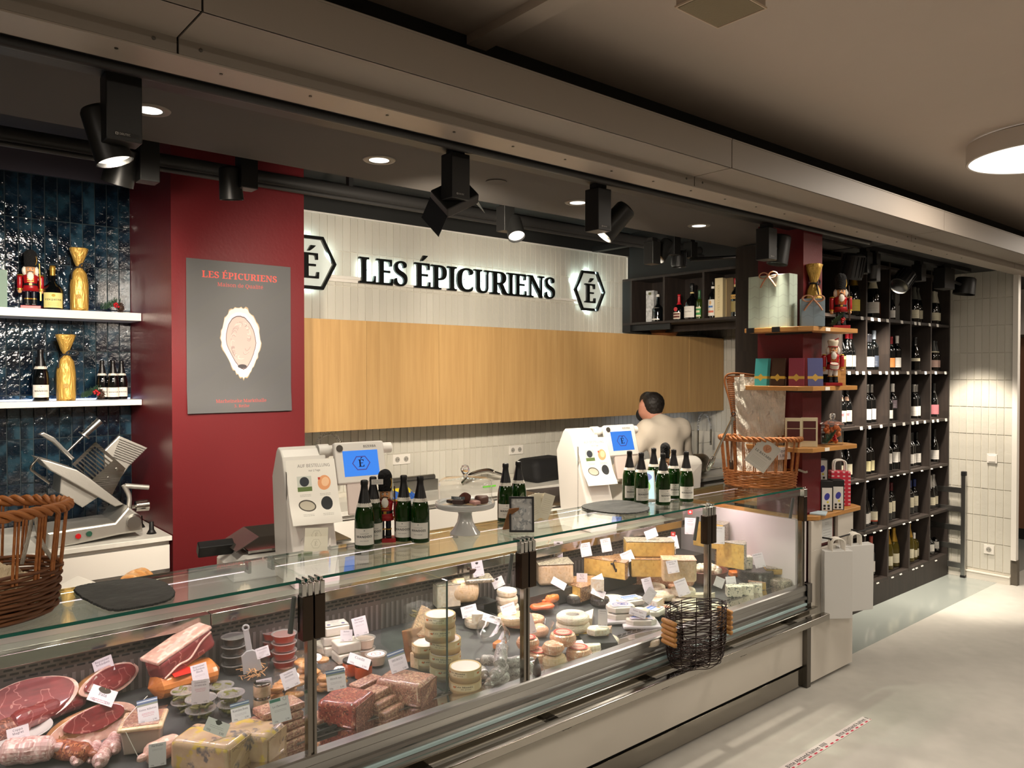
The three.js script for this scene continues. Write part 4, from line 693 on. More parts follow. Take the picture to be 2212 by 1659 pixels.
{ // right basket with lid, cloth, tongs, sign and price note
  const c = [4.055, TOP, -2.53], turn = -1.01;
  const t = breadBasket('wicker basket with a raised lid at the right end of the glass top', c, turn, .198, .118, .285, .10, [M.wicker, M.wicker]);
  { // lid: woven frame that stands up behind
    const rods = [], W = .2; for (let i = 0; i < 30; i++) { const y = i / 30 * .36, w = W * (.72 + .28 * i / 30) ; for (const s of [-1, 1]) rods.push(tube([[s * w, y, 0], [s * (w - .012), y + .004, .006], [s * (w - .036), y + .002, -.004]], .0055, 8, 5)); }
    for (let i = 0; i < 5; i++) rods.push(tube([-1, -.5, 0, .5, 1].map((k, j) => [k * W * .97, .33 + i * .0085, j % 2 ? .006 : -.004]), .0048, 20, 5));
    const lid = part('lid', rods, M.wicker, t, 'woven raised lid'); lid.position.set(0, .285, -.125); lid.rotation.x = -.06;
    part('lid_edge', [tube([[-W * .72, 0, 0], [-W, .37, 0], [W, .37, 0], [W * .72, 0, 0]].flatMap((p, i, a) => i ? [[(a[i - 1][0] + p[0]) / 2, (a[i - 1][1] + p[1]) / 2, 0], p] : [p]), .007, 60, 6)], M.wicker, lid);
  }
  { // cloth from the lid down into the basket
    const g = new THREE.PlaneGeometry(.30, .64, 36, 70), p = g.attributes.position; for (let i = 0; i < p.count; i++) { const x = p.getX(i), y = p.getY(i) + .32, k = .84 + .16 * y / .64; p.setXYZ(i, x * k, y, .006 * Math.sin(x * 38 + y * 22) * Math.sin(y * 31 - x * 12) + .004 * Math.sin(x * 90 + y * 50) + (y < .24 ? .075 * step(.24, 0, y) : 0)); } g.computeVertexNormals();
    const k = thing('basket_cloth', 'crumpled white cotton cloth hung from the raised lid down into the basket', 'cloth', [c[0], TOP + .005, c[2]], turn); const s = part('sheet', g, std(0xe6e0d2, .95, 0, { side: THREE.DoubleSide, bumpMap: rep(B1, 3), bumpScale: .02 }), k); s.position.set(0, .0, -.098);
    for (const q of [-.105, .105]) part('strap', [cb(.024, .1, .003, q, .605, -.09, .001), cb(.024, .003, .03, q, .655, -.105, .001)], M.cloth, k);
  }
  tongs('steel tongs with dark tips leaning on the left edge of the lidded basket', [3.905, TOP + .40, -2.62], [.15, -.8, -.1], .36, .2);
  { const t2 = thing('basket_sign', 'grey tilted card with a round bread emblem pinned to the lidded basket', 'sign', [3.925, 1.455, -2.447], turn); const r = print('breadsign', 200, 260, (g, w, h) => { fill(g, '#b7b3aa'); g.strokeStyle = '#8a8780'; g.strokeRect(10, 10, w - 20, h - 20); g.fillStyle = '#b07a5a'; g.beginPath(); g.arc(w / 2, 66, 36, 0, 7); g.fill(); g.strokeStyle = '#8a5638'; g.lineWidth = 4; g.beginPath(); g.moveTo(w / 2 - 14, 50); g.lineTo(w / 2, 84); g.lineTo(w / 2 + 18, 46); g.stroke(); txt(g, 'LE BATARD', w / 2, 134, 27, '#3c3a36', 'serif', 'bold'); squiggle(g, w / 2, 154, 120, '#77736a', 1); squiggle(g, w / 2, 176, 140, '#77736a', 5, 12); });
    const m = part('card', card(.13, .17, r, .008), printMat, t2); m.position.set(-.035, -.145, .0); m.rotation.z = -.62; m.rotation.x = -.1; }
  { const t3 = thing('price_note', 'handwritten white price note on the rim of the lidded basket', 'price card', [4.075, 1.345, -2.392], turn + .25); const r = print('baguette', 120, 90, (g, w, h) => { fill(g, '#dcd8d6'); g.strokeStyle = '#34384e'; txt(g, '1 Baguette', w / 2, 34, 24, '#34384e', 'cursive'); txt(g, '3,80€', w / 2 + 6, 70, 26, '#34384e', 'cursive'); }); part('note', card(.088, .072, r), printMat, t3).rotation.z = .08; }
  { const t4 = thing('ribbon_end', 'short end of white cotton ribbon sticking out of the lidded basket', 'ribbon', [4.19, 1.265, -2.40], turn); part('band', tube([[0, 0, 0], [.03, .012, 0], [.07, .0, .01], [.085, .004, .01]], .007, 16, 6).scale(1, 1, .3), M.cloth, t4); }
}
// ---- slate boards ----
function slateBoard(label, outline, y) { const pts = []; const n = outline.length; for (let i = 0; i < n; i++) { const [a, b] = [outline[i], outline[(i + 1) % n]]; for (let k = 0; k < 9; k++) { const f = k / 9; pts.push([lerp(a[0], b[0], f) + rnd(-.002, .002), lerp(a[1], b[1], f) + rnd(-.002, .002)]); } }
  const cx = pts.reduce((s, p) => s + p[0], 0) / pts.length, cz = pts.reduce((s, p) => s + p[1], 0) / pts.length; const t = thing('slate_board', label, 'slate board', [cx, y, cz]); part('slate', slab(pts.map(([x, z]) => [x - cx, z - cz]), 0, .008, .0015), M.slate, t); return t; }
const oval = (pts, n = 24) => new THREE.CatmullRomCurve3(pts.map(([x, z]) => V3(x, 0, z)), true, 'catmullrom', .5).getPoints(n).slice(0, -1).map((p) => [p.x, p.z]);
slateBoard('dark slate board with chipped edges beside the left basket on the glass top', oval([[.50, -2.695], [.60, -2.70], [.69, -2.665], [.725, -2.56], [.715, -2.43], [.665, -2.36], [.58, -2.352], [.525, -2.372], [.50, -2.48], [.485, -2.6]]), TOP);
slateBoard('oval dark slate board lying before the right scale on the glass top', oval([[2.73, -2.70], [2.84, -2.735], [2.985, -2.715], [3.03, -2.62], [2.98, -2.48], [2.88, -2.41], [2.76, -2.42], [2.70, -2.50], [2.69, -2.61]]), TOP);
// ---- nutcrackers ----
function nutcracker(label, pos, turn, H, o = {}) {
  const t = thing('nutcracker', label, 'nutcracker', pos, turn, 'nutcracker figures'), s = H / .36, S = (g) => g.scale(s, s, s), red = mat(0xa0121a, .35), skin = mat(0xd9a070, .5), blk = mat(0x0c0c0e, .5), white = mat(0xe6e0d6, .95), gold = mat(0xc79a3c, .35, .6);
  part('base', S(sb(.115, .022, .085, .003)), red, t);
  for (const d of [-.018, .018]) { part('leg', S(lathe([[.014, .02], [.016, .03], [.013, .06], [.015, .09], [.0135, .13]], 14).translate(d, 0, 0)), o.legs ?? mat(0x101524, .4), t); part('boot', S(mg([cyl(.017, .0155, .045, 14, d, .022, 0), cb(.026, .014, .042, d, .029, .012, .004)])), blk, t); part('boot_cuff', S(cyl(.018, .018, .006, 14, d, .064, 0)), gold, t); }
  part('coat', S(lathe([[.0, .118], [.048, .116], [.041, .15], [.037, .165], [.042, .2], [.045, .215], [.03, .226], [0, .228]], 20).scale(1, 1, .8)), o.coat ?? red, t);
  part('belt', S(lathe([[.039, .152], [.0405, .154], [.0405, .166], [.039, .168]], 20).scale(1, 1, .82)), blk, t); part('buckle', S(cb(.016, .014, .004, 0, .16, .034, .001)), gold, t);
  for (let i = 0; i < 4; i++) part('braid', S(cb(.04, .004, .003, 0, .178 + i * .011, .0355, .001)), gold, t);
  for (const d of [-1, 1]) { const a = part('arm', S(lathe([[0, 0], [.014, .004], [.016, .04], [.0145, .075], [.017, .085], [0, .092]], 14).translate(d * .06, .128, 0)), o.coat ?? red, t); part('cuff', S(cyl(.016, .016, .01, 14, d * .06, .124, 0)), gold, a); part('hand', S(ball(.0125, d * .06, .114, .003, 12, 10)), skin, a); part('epaulette', S(cyl(.019, .014, .006, 14, d * .058, .218, 0)), gold, a); }
  part('head', S(lathe([[.0, .226], [.024, .228], [.03, .24], [.031, .262], [.028, .275], [0, .278]], 20)), skin, t);
  for (const d of [-.011, .011]) { part('eye', S(ball(.0052, d, .259, .0285, 10, 8).scale(1, 1, 1)), mat(0xe8e4dc, .3), t); part('pupil', S(ball(.003, d, .259, .0325, 8, 6)), mat(0x24364e, .3), t); part('eyebrow', S(RZ(cb(.012, .003, .003), d > 0 ? -.15 : .15).translate(d, .267, .0305)), blk, t); }
  part('nose', S(ball(.0055, 0, .251, .033, 10, 8).scale(1, 1, 1)), mat(0xd88a5a, .5), t); part('moustache', S(mg([RZ(cb(.02, .005, .004, 0, 0, 0, .002), .25).translate(-.009, .2425, .031), RZ(cb(.02, .005, .004, 0, 0, 0, .002), -.25).translate(.009, .2425, .031)])), o.beard ?? blk, t); part('mouth', S(cb(.018, .006, .004, 0, .2365, .03, .001)), mat(0xf0ece4, .4), t);
  part('beard', S(rough(new THREE.SphereGeometry(.019, 14, 12), .002, 300).scale(1, 1.4, .5).translate(0, .213, .034)), white, t);
  part('hair', S(mg([-1, 1].map((d) => rough(new THREE.SphereGeometry(.02, 14, 12), .003, 260).scale(.75, 1.5, 1).translate(d * .033, .25, -.004)))), white, t);
  if (o.hat === 'cook') { part('hat', S(lathe([[.03, .272], [.031, .29], [.036, .305], [.037, .32], [.026, .328], [0, .33]], 20)), mat(0xdcd2bc, .9), t); part('hat_ribbon', S(mg([RZ(cb(.05, .008, .004), .5).translate(.01, .325, .03), new THREE.TorusGeometry(.0315, .004, 6, 24).rotateX(PI / 2).translate(0, .277, 0)])), red, t); }
  else { const f = new THREE.CylinderGeometry(.038, .034, .082, 32, 10).translate(0, .316, 0); part('hat', S(rough(mg([f, ball(.037, 0, .354, 0, 20, 10).scale(1, 1, 1)]), .0022, 420)), mat(0x0a0a0b, .95), t); part('hat_cord', S(tube([[.03, .29, .02], [.036, .32, .012], [.03, .345, .02]], .0025, 12, 6)), gold, t); }
  if (o.drum) { part('drum', S(RX(cyl(.03, .03, .034, 20), .4).translate(0, .125, .045)), mat(0xe0d8c8, .5), t); part('drum_rim', S(mg([RX(new THREE.TorusGeometry(.03, .003, 6, 24), PI / 2 + .4).translate(0, .125, .045), RX(new THREE.TorusGeometry(.03, .003, 6, 24), PI / 2 + .4).translate(0, .157, .058)])), red, t); }
  else part('rifle', S(mg([rod([.058, .06, .016], [.05, .3, .016], .0035), cb(.01, .06, .012, .056, .085, .016, .002)])), o.rifle ?? mat(0x3a2418, .5), t);
  return t;
}
{ const p = [1.583,1.178,-2.662]; nutcracker('nutcracker soldier with a black fur hat between the champagne bottles on the glass top', [p[0], TOP, p[2]], -.55, .265);
  { const q = thing('price_note', 'small white price note stuck to the hidden bottle beside the nutcracker', 'price card', [1.512, 1.418, -2.6], -.5); part('note', card(.045, .02, print('tinynote', 60, 28, (g, w) => { fill(g, '#dad6cf'); squiggle(g, w / 2, 8, 44, '#555', 2, 10); })), printMat, q); }
  const r = [3.392,1.178,-2.806]; nutcracker('small nutcracker soldier with a black hat behind the right hand champagne cluster', [r[0], TOP, -2.705], -.8, .262);
  const a = [.774,2.232,-5.42]; nutcracker('nutcracker soldier with a sword on the upper white shelf before the blue tiles', [a[0], 2.233, -5.42], -.15, .33, { rifle: mat(0xc79a3c, .35, .6) });
  nutcracker('nutcracker soldier with a red coat at the right end of the highest oak shelf', [4.545, 2.117, -2.29], -.9, .31);
  nutcracker('white and red drummer nutcracker with a cook hat on the middle oak shelf', [4.40, 1.772, -2.262], -.9, .30, { hat: 'cook', drum: 1, coat: mat(0xb02028, .4), legs: mat(0xe0dbd0, .5), beard: mat(0xe6e0d6, .9) });
}
// ---- cake stand with a glass dome and chocolates ----
{
  const p = [1.895,1.178,-2.525], c = [p[0] + .02, TOP, -2.575];
  const t = thing('cake_stand', 'white ceramic cake stand with a glass dome on the glass top', 'cake stand', c), cer = phy(0xc8c8c6, .2, { clearcoat: .5 });
  part('foot', lathe([[0, 0], [.062, 0], [.064, .004], [.05, .02], [.033, .05], [.028, .08], [.033, .10], [.05, .112], [0, .114]], 40), cer, t);
  part('plate', lathe([[0, .108], [.11, .108], [.122, .112], [.125, .12], [.125, .132], [.121, .134], [.119, .126], [.11, .122], [0, .12]], 48), cer, t);
  part('dome', lathe([[.112, .124], [.113, .2], [.108, .222], [.09, .232], [.02, .237], [.009, .239], [0, .24]], 48), M.clear, t); part('dome_edge', new THREE.TorusGeometry(.112, .0018, 6, 48).rotateX(PI / 2).translate(0, .126, 0), phy(0xdfe8e6, .08, { transmission: .6, thickness: .01 }), t);
  part('dome_knob', lathe([[.009, .236], [.008, .246], [.012, .252], [.018, .262], [.019, .272], [.013, .284], [0, .288]], 24), phy(0xffffff, .03, { transmission: 1, thickness: .03, ior: 1.45 }), t);
  part('dome_print', wrap(() => .1132, .16, .172, .5, print('glassbrand', 100, 30, (g, w) => { fill(g, '#5c6468'); txt(g, 'LSKR', w / 2, 22, 22, '#dfe6e8', 'sans-serif'); })), printMat, t).rotation.y = -.9;
  const y = TOP + .1255, chocs = [[-.055, .02, 'block', 'smooth square chocolate at the left of the cake stand'], [-.02, .062, 'pale', 'pale pink glazed chocolate at the front of the cake stand'], [0, .0, 'ball', 'cocoa dusted chocolate truffle in the middle of the cake stand'], [.05, .035, 'lump', 'bumpy milk chocolate lump right of the truffle'], [.085, .0, 'lump', 'bumpy milk chocolate lump at the right edge of the cake stand'], [.045, -.03, 'stripe', 'dark chocolate biscuit with pale stripes, front one'], [.015, -.065, 'stripe', 'dark chocolate biscuit with pale stripes, rear one']];
  const brown = mat(0x38201a, .45), milk = mat(0x5a3626, .5);
  for (const [x, z, k, lab] of chocs) {
    const a = -.75, q = [c[0] + x * Math.cos(a) + z * Math.sin(a) * 0 + z * .55, y, c[2] + z * .8 + x * .35]; const o = thing('chocolate', lab, 'chocolate', q, rnd(6), 'chocolates under the glass dome');
    if (k === 'ball') part('truffle', rough(new THREE.SphereGeometry(.024, 24, 18), .003, 160).translate(0, .022, 0), mat(0x4a1f10, .95), o);
    else if (k === 'block') part('praline', sb(.05, .022, .038, .006), brown, o); else if (k === 'pale') part('praline', sb(.045, .016, .035, .006), mat(0xb98a82, .4), o);
    else if (k === 'lump') part('lump', rough(new RoundedBoxGeometry(.055, .03, .042, 4, .012), .002, 120, 3).translate(0, .0155, 0), milk, o);
    else { part('biscuit', sb(.06, .014, .035, .006), mat(0x24120e, .35), o); part('icing_stripe', [-2, -1, 0, 1, 2].map((i) => RY(cb(.003, .0015, .034), .3).translate(i * .011, .0145, 0)), mat(0xc9b8a0, .5), o); }
  }
}
// ---- picture frame leaning on its strut ----
{ const p = [2.121,1.178,-2.467], t = thing('picture_frame', 'small black picture frame tilted on the glass top behind the middle stanchion', 'picture frame', [p[0] - .01, TOP, -2.44], -.15);
  const f = part('frame', [cb(.105, .008, .014, 0, .004, 0, .002), cb(.105, .008, .014, 0, .146, 0, .002), cb(.008, .142, .014, -.0485, .075, 0), cb(.008, .142, .014, .0485, .075, 0), cb(.1, .14, .004, 0, .075, -.005)], M.black, t); f.rotation.set(-.3, 0, .0); f.rotation.order = 'YXZ'; f.rotation.y = -.55;
  part('print', uvTo(new THREE.PlaneGeometry(.088, .134).translate(0, .075, -.002), print('framepic', 100, 150, (g, w, h) => { fill(g, '#b5b6b4'); for (let i = 0; i < 60; i++) { g.fillStyle = ['#9fa3a4', '#cfd0cd', '#8a8e90'][i % 3]; g.beginPath(); g.ellipse(hash(i, 1, 2) * w, hash(i, 2, 2) * h, 9, 4, hash(i, 4, 4) * 3, 0, 7); g.fill(); } })), printGloss, f);
  part('strut', RX(cb(.05, .11, .004), .5).translate(-.02, .05, -.055), mat(0x8a5c34, .7), t); }
// ---- acrylic card box, flyer stand, tablet ----
{ const p = [1.285,1.178,-2.676], t = thing('card_stand', 'clear acrylic stand with cream business cards beside the left scale', 'card stand', [p[0], TOP, -2.66], -.55);
  part('acrylic', [cb(.1, .003, .06, 0, .0015, 0), RX(cb(.1, .08, .0025), -.35).translate(0, .05, -.03), cb(.1, .03, .0025, 0, .015, .03), cb(.0025, .05, .06, -.05, .025, 0), cb(.0025, .05, .06, .05, .025, 0)], M.clear, t);
  const r = print('bizcard', 180, 110, (g, w, h) => { fill(g, '#e2ddca'); hexa(g, w / 2, h / 2, 76, 64, '#c3bda8', 3); txt(g, 'É', w / 2, h / 2 + 14, 40, '#c3bda8', 'serif', 'bold'); });
  for (const [y, z, a, l] of [[.004, .012, -.45, 'cream business card with an embossed emblem in the front of the acrylic stand'], [.03, -.016, -.35, 'cream business card in the rear step of the acrylic stand']]) { const c = thing('business_card', l, 'card', [p[0] + z * -.5, TOP + y + .004, -2.66 + z * .85], -.55); part('card', RX(card(.085, .055, r), a), printMat, c); } }
{ const p = [2.355,1.178,-2.577], t = thing('flyer_stand', 'clear acrylic holder on the glass top beside the picture frame', 'card stand', [p[0], TOP, -2.60], -.5); part('acrylic', [cb(.11, .003, .07, 0, .0015, 0), cb(.11, .06, .0025, 0, .03, .035), cb(.0025, .06, .07, -.055, .03, 0), cb(.0025, .06, .07, .055, .03, 0), cb(.11, .09, .0025, 0, .045, -.035)], M.clear, t);
  const r = print('flyer', 90, 150, (g, w, h) => { fill(g, '#e6dfcc'); squiggle(g, w / 2, 30, 60, '#c0b59a', 8, 12); }), w = ['first', 'second', 'third', 'fourth', 'rightmost'];
  [-.42, -.32, -.22, .05, .32].forEach((a, i) => { const f = thing('flyer', `folded cream leaflet fanned out in the acrylic holder, ${w[i]} from the left`, 'leaflet', [p[0] + [-.018, -.010, -.003, .004, .012][i], TOP + .005, -2.60 + [.01, .005, 0, -.005, .008][i]], -.45, 'leaflets in the acrylic holder'); part('leaf', RZ(card(.055, .115, r), -a), printMat, f); }); }
{ const t = thing('tablet', 'white tablet with a coloured round picture behind the right hand bottles', 'tablet', [3.13, TOP, -2.64], -.75); const b = part('casing', sb(.13, .16, .008, .004), M.whitePlastic, t); b.rotation.x = -.35;
  part('screen', uvTo(new THREE.PlaneGeometry(.118, .146).translate(0, .08, .0043), print('tablet', 120, 150, (g, w, h) => { fill(g, '#bfe0ea'); g.fillStyle = '#7a86b8'; g.beginPath(); g.ellipse(60, 30, 50, 24, 0, 0, 7); g.fill(); g.fillStyle = '#8fc06a'; g.beginPath(); g.arc(60, 80, 40, 0, 7); g.fill(); g.fillStyle = '#d8e8b0'; g.beginPath(); g.arc(64, 78, 26, 0, 7); g.fill(); g.fillStyle = '#7fae5c'; g.beginPath(); g.arc(66, 76, 14, 0, 7); g.fill(); })), std(0xffffff, .2, 0, { map: ATL.t, emissive: 0xffffff, emissiveMap: ATL.t, emissiveIntensity: .55 }), b); }
// ---- the two shop scales ----
const sheet = print('orders', 260, 330, (g, w, h) => { fill(g, '#e6e3da'); txt(g, 'AUF BESTELLUNG', w / 2 + 14, 40, 22, '#77746c', 'sans-serif'); txt(g, 'nur 2 Tage', w / 2 + 14, 62, 13, '#55524c', 'sans-serif');
  fill(g, '#c5c9c0', 50, 84, 74, 76); g.fillStyle = '#2e3238'; g.beginPath(); g.arc(87, 112, 24, 0, 7); g.fill(); fill(g, '#5e7340', 50, 138, 74, 22); g.fillStyle = '#e2a070'; g.beginPath(); g.ellipse(190, 122, 34, 38, .4, 0, 7); g.fill(); g.fillStyle = '#f0c49a'; g.beginPath(); g.ellipse(196, 118, 20, 24, .4, 0, 7); g.fill(); g.fillStyle = '#b8402e'; g.fillRect(158, 94, 12, 12);
  g.strokeStyle = '#4a453c'; g.lineWidth = 6; g.fillStyle = '#b9b2a0'; g.beginPath(); g.ellipse(92, 232, 42, 26, .2, 0, 7); g.fill(); g.stroke(); g.fillStyle = '#2a2c2e'; g.beginPath(); g.ellipse(194, 226, 30, 34, 0, 0, 7); g.fill(); for (const [x, y] of [[88, 176], [190, 176], [92, 276], [194, 278]]) squiggle(g, x, y, 56, '#8a867c', 2, 7); });
function shopScale(dx, labs) {
  const t = thing('shop_scale', labs[0], 'scale', [1.55 + dx, .905, -3.32], -.12), pl = M.whitePlastic;
  const pf = [[.2, 0], [.205, .03], [.19, .1], [.02, .56], [-.01, .59], [-.05, .6], [-.07, .585], [-.14, .46], [-.10, .12], [-.06, 0]];     // side profile (z, y)
  part('tower', ext(pf.map(([z, y]) => [z, y]), .205, .008, 2).rotateY(-PI / 2).translate(.1, 0, -.02), pl, t);
  part('tower_groove', [cb(.002, .4, .004, -.104, .3, .06)], M.steelDark, t);
  part('base', [ext([[-.3, 0], [.35, 0], [.35, .06], [.24, .1], [-.24, .1], [-.3, .05]], .34, .008, 2).translate(0, 0, -.42)], pl, t);
  part('weighing_plate', [cb(.5, .012, .3, .03, .115, -.29, .003)], M.steel, t); part('plate_guard', [RZ(cb(.12, .004, .28), .5).translate(-.22, .15, -.29), cb(.3, .06, .004, -.02, .15, -.43)], phy(0x5a544e, .1, { transmission: .4, thickness: 0 }), t);
  part('key_strip', [cb(.2, .025, .01, .24, .06, -.07, .003)], pl, t); part('strip_display', cb(.06, .012, .003, .27, .06, -.064), M.steelDark, t);
  part('print_shade', [RX(cb(.16, .06, .05, 0, 0, 0, .006), .5).translate(-.33, .12, -.3)], M.black, t);
  // customer display on its hinge bar
  part('hinge_bar', [RZ(cyl(.026, .026, .37, 20), PI / 2).translate(.44, .575, -.03), RZ(cyl(.033, .033, .05, 20), PI / 2).translate(.12, .575, -.03)], pl, t);
  const d = part('display', RX(cb(.25, .2, .034, 0, -.1, .012, .01), -.28).translate(.255, .61, -.005), pl, t);
  const scr = print('screen', 220, 150, (g, w, h) => { fill(g, '#3f86e8'); hexa(g, w / 2, h / 2, 108, 76, '#4a3f86', 5); txt(g, 'É', w / 2, h / 2 + 22, 60, '#0c1430', 'serif', 'bold'); });
  part('screen', RX(uvTo(new THREE.PlaneGeometry(.175, .122), scr).translate(0, -.105, .0295), -.28).translate(.255, .61, -.005), std(0x222222, .25, 0, { map: ATL.t, emissive: 0xffffff, emissiveMap: ATL.t, emissiveIntensity: LEVEL.screen }), t);
  part('maker_print', RX(uvTo(new THREE.PlaneGeometry(.08, .014), print('bizerba', 130, 24, (g, w) => { fill(g, '#dad7d0'); txt(g, 'BIZERBA', w / 2, 21, 26, '#5c5a56', 'sans-serif', 'bold'); })).translate(.05, -.026, .0295), -.28).translate(.255, .61, -.005), printMat, t);
  part('button', RX(RX(cyl(.016, .016, .006, 24), PI / 2).translate(-.1, -.03, .027), -.28).translate(.255, .61, -.005), M.steelDark, t);
  part('display_stalk', RX(cb(.15, .16, .02, 0, -.08, 0, .006), -.2).translate(.25, .44, .06), std(0xd6c8c0, .4), t);
  const p = thing('order_sheet', labs[1], 'sheet', [1.55 + dx, .905, -3.32], -.12); const g = uvTo(new THREE.PlaneGeometry(.225, .3, 8, 16), sheet), q = g.attributes.position; for (let i = 0; i < q.count; i++) { const x = q.getX(i), y = q.getY(i); q.setZ(i, .004 + .02 * step(-.05, -.15, y) + .006 * Math.sin(x * 14 + y * 9)); } g.computeVertexNormals();
  const s = part('paper', g, std(0xffffff, .8, 0, { map: ATL.t, side: THREE.DoubleSide }), p); s.rotation.set(-.36, 0, -.02); s.position.set(.01, .405, .088);
  return t;
}
shopScale(0, ['white shop scale with a blue display beside the red pillar', 'printed order sheet taped to the left shop scale']);
shopScale(1.84, ['white shop scale with a blue display near the man', 'printed order sheet taped to the right shop scale']);
// ================= food in the display counter =================
const facing = (p) => Math.atan2(-p[0], -p[2]);
const wrapMat = (color, map, o = {}) => phy(color, .5, { map: map || null, clearcoat: .75, clearcoatRoughness: .14, bumpMap: rep(B1, 1), bumpScale: .004, ...o });
const speck = (base, spots, f, n = 128, k = .62, s = 1) => tex(n, (u, v) => { const a = fbm(u * 6, v * 6, 6, 3 + s, 4), b = vnoise(u * f, v * f, f, 11 + s), c = vnoise(u * f * 1.7, v * f * 1.7, Math.round(f * 1.7), 17 + s); let col = mix(base.map((x) => x * .86), base.map((x) => Math.min(255, x * 1.08)), a); if (b > k) col = mix(col, spots[0], clamp((b - k) * 6)); if (spots[1] && c > k + .08) col = mix(col, spots[1], clamp((c - k - .08) * 6)); return col; }, 9);
const FOOD = {
  paste: wrapMat(0xffffff, speck([226, 196, 158], [[210, 176, 132]], 14)), pasteYellow: wrapMat(0xffffff, speck([220, 178, 92], [[200, 156, 70]], 10, 128, .7, 2)), pasteWhite: wrapMat(0xffffff, speck([236, 222, 200], [[224, 205, 176]], 12, 128, .66, 3)),
  rindGrey: wrapMat(0xffffff, speck([150, 138, 120], [[100, 92, 80], [196, 184, 160]], 18, 128, .55, 4)), rindBrown: wrapMat(0xffffff, speck([156, 112, 74], [[112, 76, 48], [190, 150, 104]], 16, 128, .56, 5)), rindWhite: phy(0xffffff, .85, { map: speck([238, 226, 206], [[220, 202, 172]], 14, 128, .6, 6), bumpMap: rep(B2, 2), bumpScale: .002 }),
  rindPink: wrapMat(0xffffff, speck([228, 172, 138], [[206, 140, 104], [240, 206, 180]], 14, 128, .56, 7)), rindBlack: wrapMat(0xffffff, speck([58, 52, 50], [[34, 30, 30], [110, 100, 94]], 18, 128, .58, 8)), ash: phy(0xffffff, .8, { map: speck([130, 124, 116], [[96, 92, 88], [170, 164, 152]], 16, 128, .55, 9) }),
  blue: wrapMat(0xffffff, tex(128, (u, v) => { const b = vnoise(u * 13, v * 13, 13, 31), c = vnoise(u * 22, v * 22, 22, 37), a = fbm(u * 5, v * 5, 5, 4, 3); let col = mix([226, 214, 192], [242, 234, 216], a); if (b > .68) col = mix(col, [62, 78, 74], clamp((b - .68) * 7)); if (c > .8) col = mix(col, [92, 104, 92], clamp((c - .8) * 7)); return col; }, 9)),
  orange: wrapMat(0xe07a28), mimo: wrapMat(0xe8822c), smoked: wrapMat(0xffffff, tex(128, (u, v) => mix([186, 104, 40], [232, 160, 84], fbm(u * 5, v * 5, 5, 51, 5)), 4)),
  meat: wrapMat(0xffffff, tex(256, (u, v) => { const a = fbm(u * 5, v * 5, 5, 61, 5), s = fbm(u * 3, v * 26, 78, 63, 3), f = Math.abs(fbm(u * 4, v * 4, 4, 67, 3) - .5); let c = mix([96, 26, 30], [158, 62, 60], clamp(a * .7 + s * .5 - .1)); if (f < .018) c = mix(c, [222, 176, 160], .75 * (1 - f / .018)); return c; }, 5), { clearcoat: 1, clearcoatRoughness: .08, bumpScale: .003 }),
  fat: wrapMat(0xffffff, speck([226, 178, 160], [[236, 204, 186]], 8, 128, .55, 12)), hamSkin: wrapMat(0xffffff, tex(128, (u, v) => mix([92, 58, 36], [198, 142, 84], fbm(u * 5, v * 5, 5, 71, 5)), 4), { bumpScale: .012 }),
  pateRed: wrapMat(0xffffff, speck([160, 66, 52], [[196, 116, 88], [96, 36, 32]], 16, 128, .58, 13)), pateCut: wrapMat(0xffffff, speck([132, 74, 60], [[176, 120, 98], [84, 44, 40]], 26, 256, .55, 14)), pateGrey: wrapMat(0xffffff, speck([176, 122, 102], [[200, 160, 132], [120, 82, 70]], 18, 256, .56, 15)), pateYellow: wrapMat(0xffffff, tex(256, (u, v) => { const a = fbm(u * 5, v * 5, 5, 81, 5), b = fbm(u * 8, v * 8, 8, 85, 4), c = fbm(u * 7, v * 7, 7, 88, 4); let k = mix([176, 140, 108], [214, 182, 146], a); if (b > .58) k = mix(k, [206, 172, 62], clamp((b - .58) * 7)); if (c > .62) k = mix(k, [104, 92, 92], clamp((c - .62) * 8)); return k; }, 5)),
  foie: wrapMat(0xffffff, tex(256, (u, v) => { const a = Math.abs(fbm(u * 6, v * 6, 6, 91, 4) - .5); return a < .03 ? mix([120, 92, 62], [170, 136, 98], a / .03) : mix([172, 138, 100], [196, 164, 122], fbm(u * 9, v * 9, 9, 93, 3)); }, 5)),
  sausage: wrapMat(0xffffff, speck([206, 168, 160], [[180, 132, 124], [226, 200, 190]], 14, 128, .56, 16), { clearcoatRoughness: .22 }), salami: wrapMat(0xffffff, speck([150, 76, 46], [[190, 120, 76], [98, 44, 32]], 18, 128, .56, 17)), mould: wrapMat(0xffffff, speck([188, 178, 176], [[150, 140, 140], [216, 208, 204]], 16, 128, .54, 18)),
  biscuit: wrapMat(0xffffff, tex(128, (u, v) => mix([188, 120, 60], [236, 190, 126], fbm(u * 7, v * 7, 7, 97, 4)), 8)), thinWood: std(0xffffff, .7, 0, { map: tex(128, (u, v) => mix([196, 160, 112], [222, 192, 146], fbm(u * 2, v * 30, 60, 99, 3)), 4) }),
  foil: std(0xb9b8b6, .22, .95, { bumpMap: rep(B2, 3), bumpScale: .004 }), paperWrap: wrapMat(0xe2d9cc, null, { clearcoatRoughness: .25, bumpScale: .01 }), tub: phy(0xffffff, .08, { transmission: 1, thickness: 0, ior: 1.25 }), plasticLid: phy(0xeae6e2, .12, { transmission: .75, thickness: 0, ior: 1.4 }), cer: phy(0xd8cabc, .25, { clearcoat: .4 }),
};
const P2 = (p, o, name, label, cat, group, turn) => thing(name, label, cat, p, turn ?? facing(p), group);
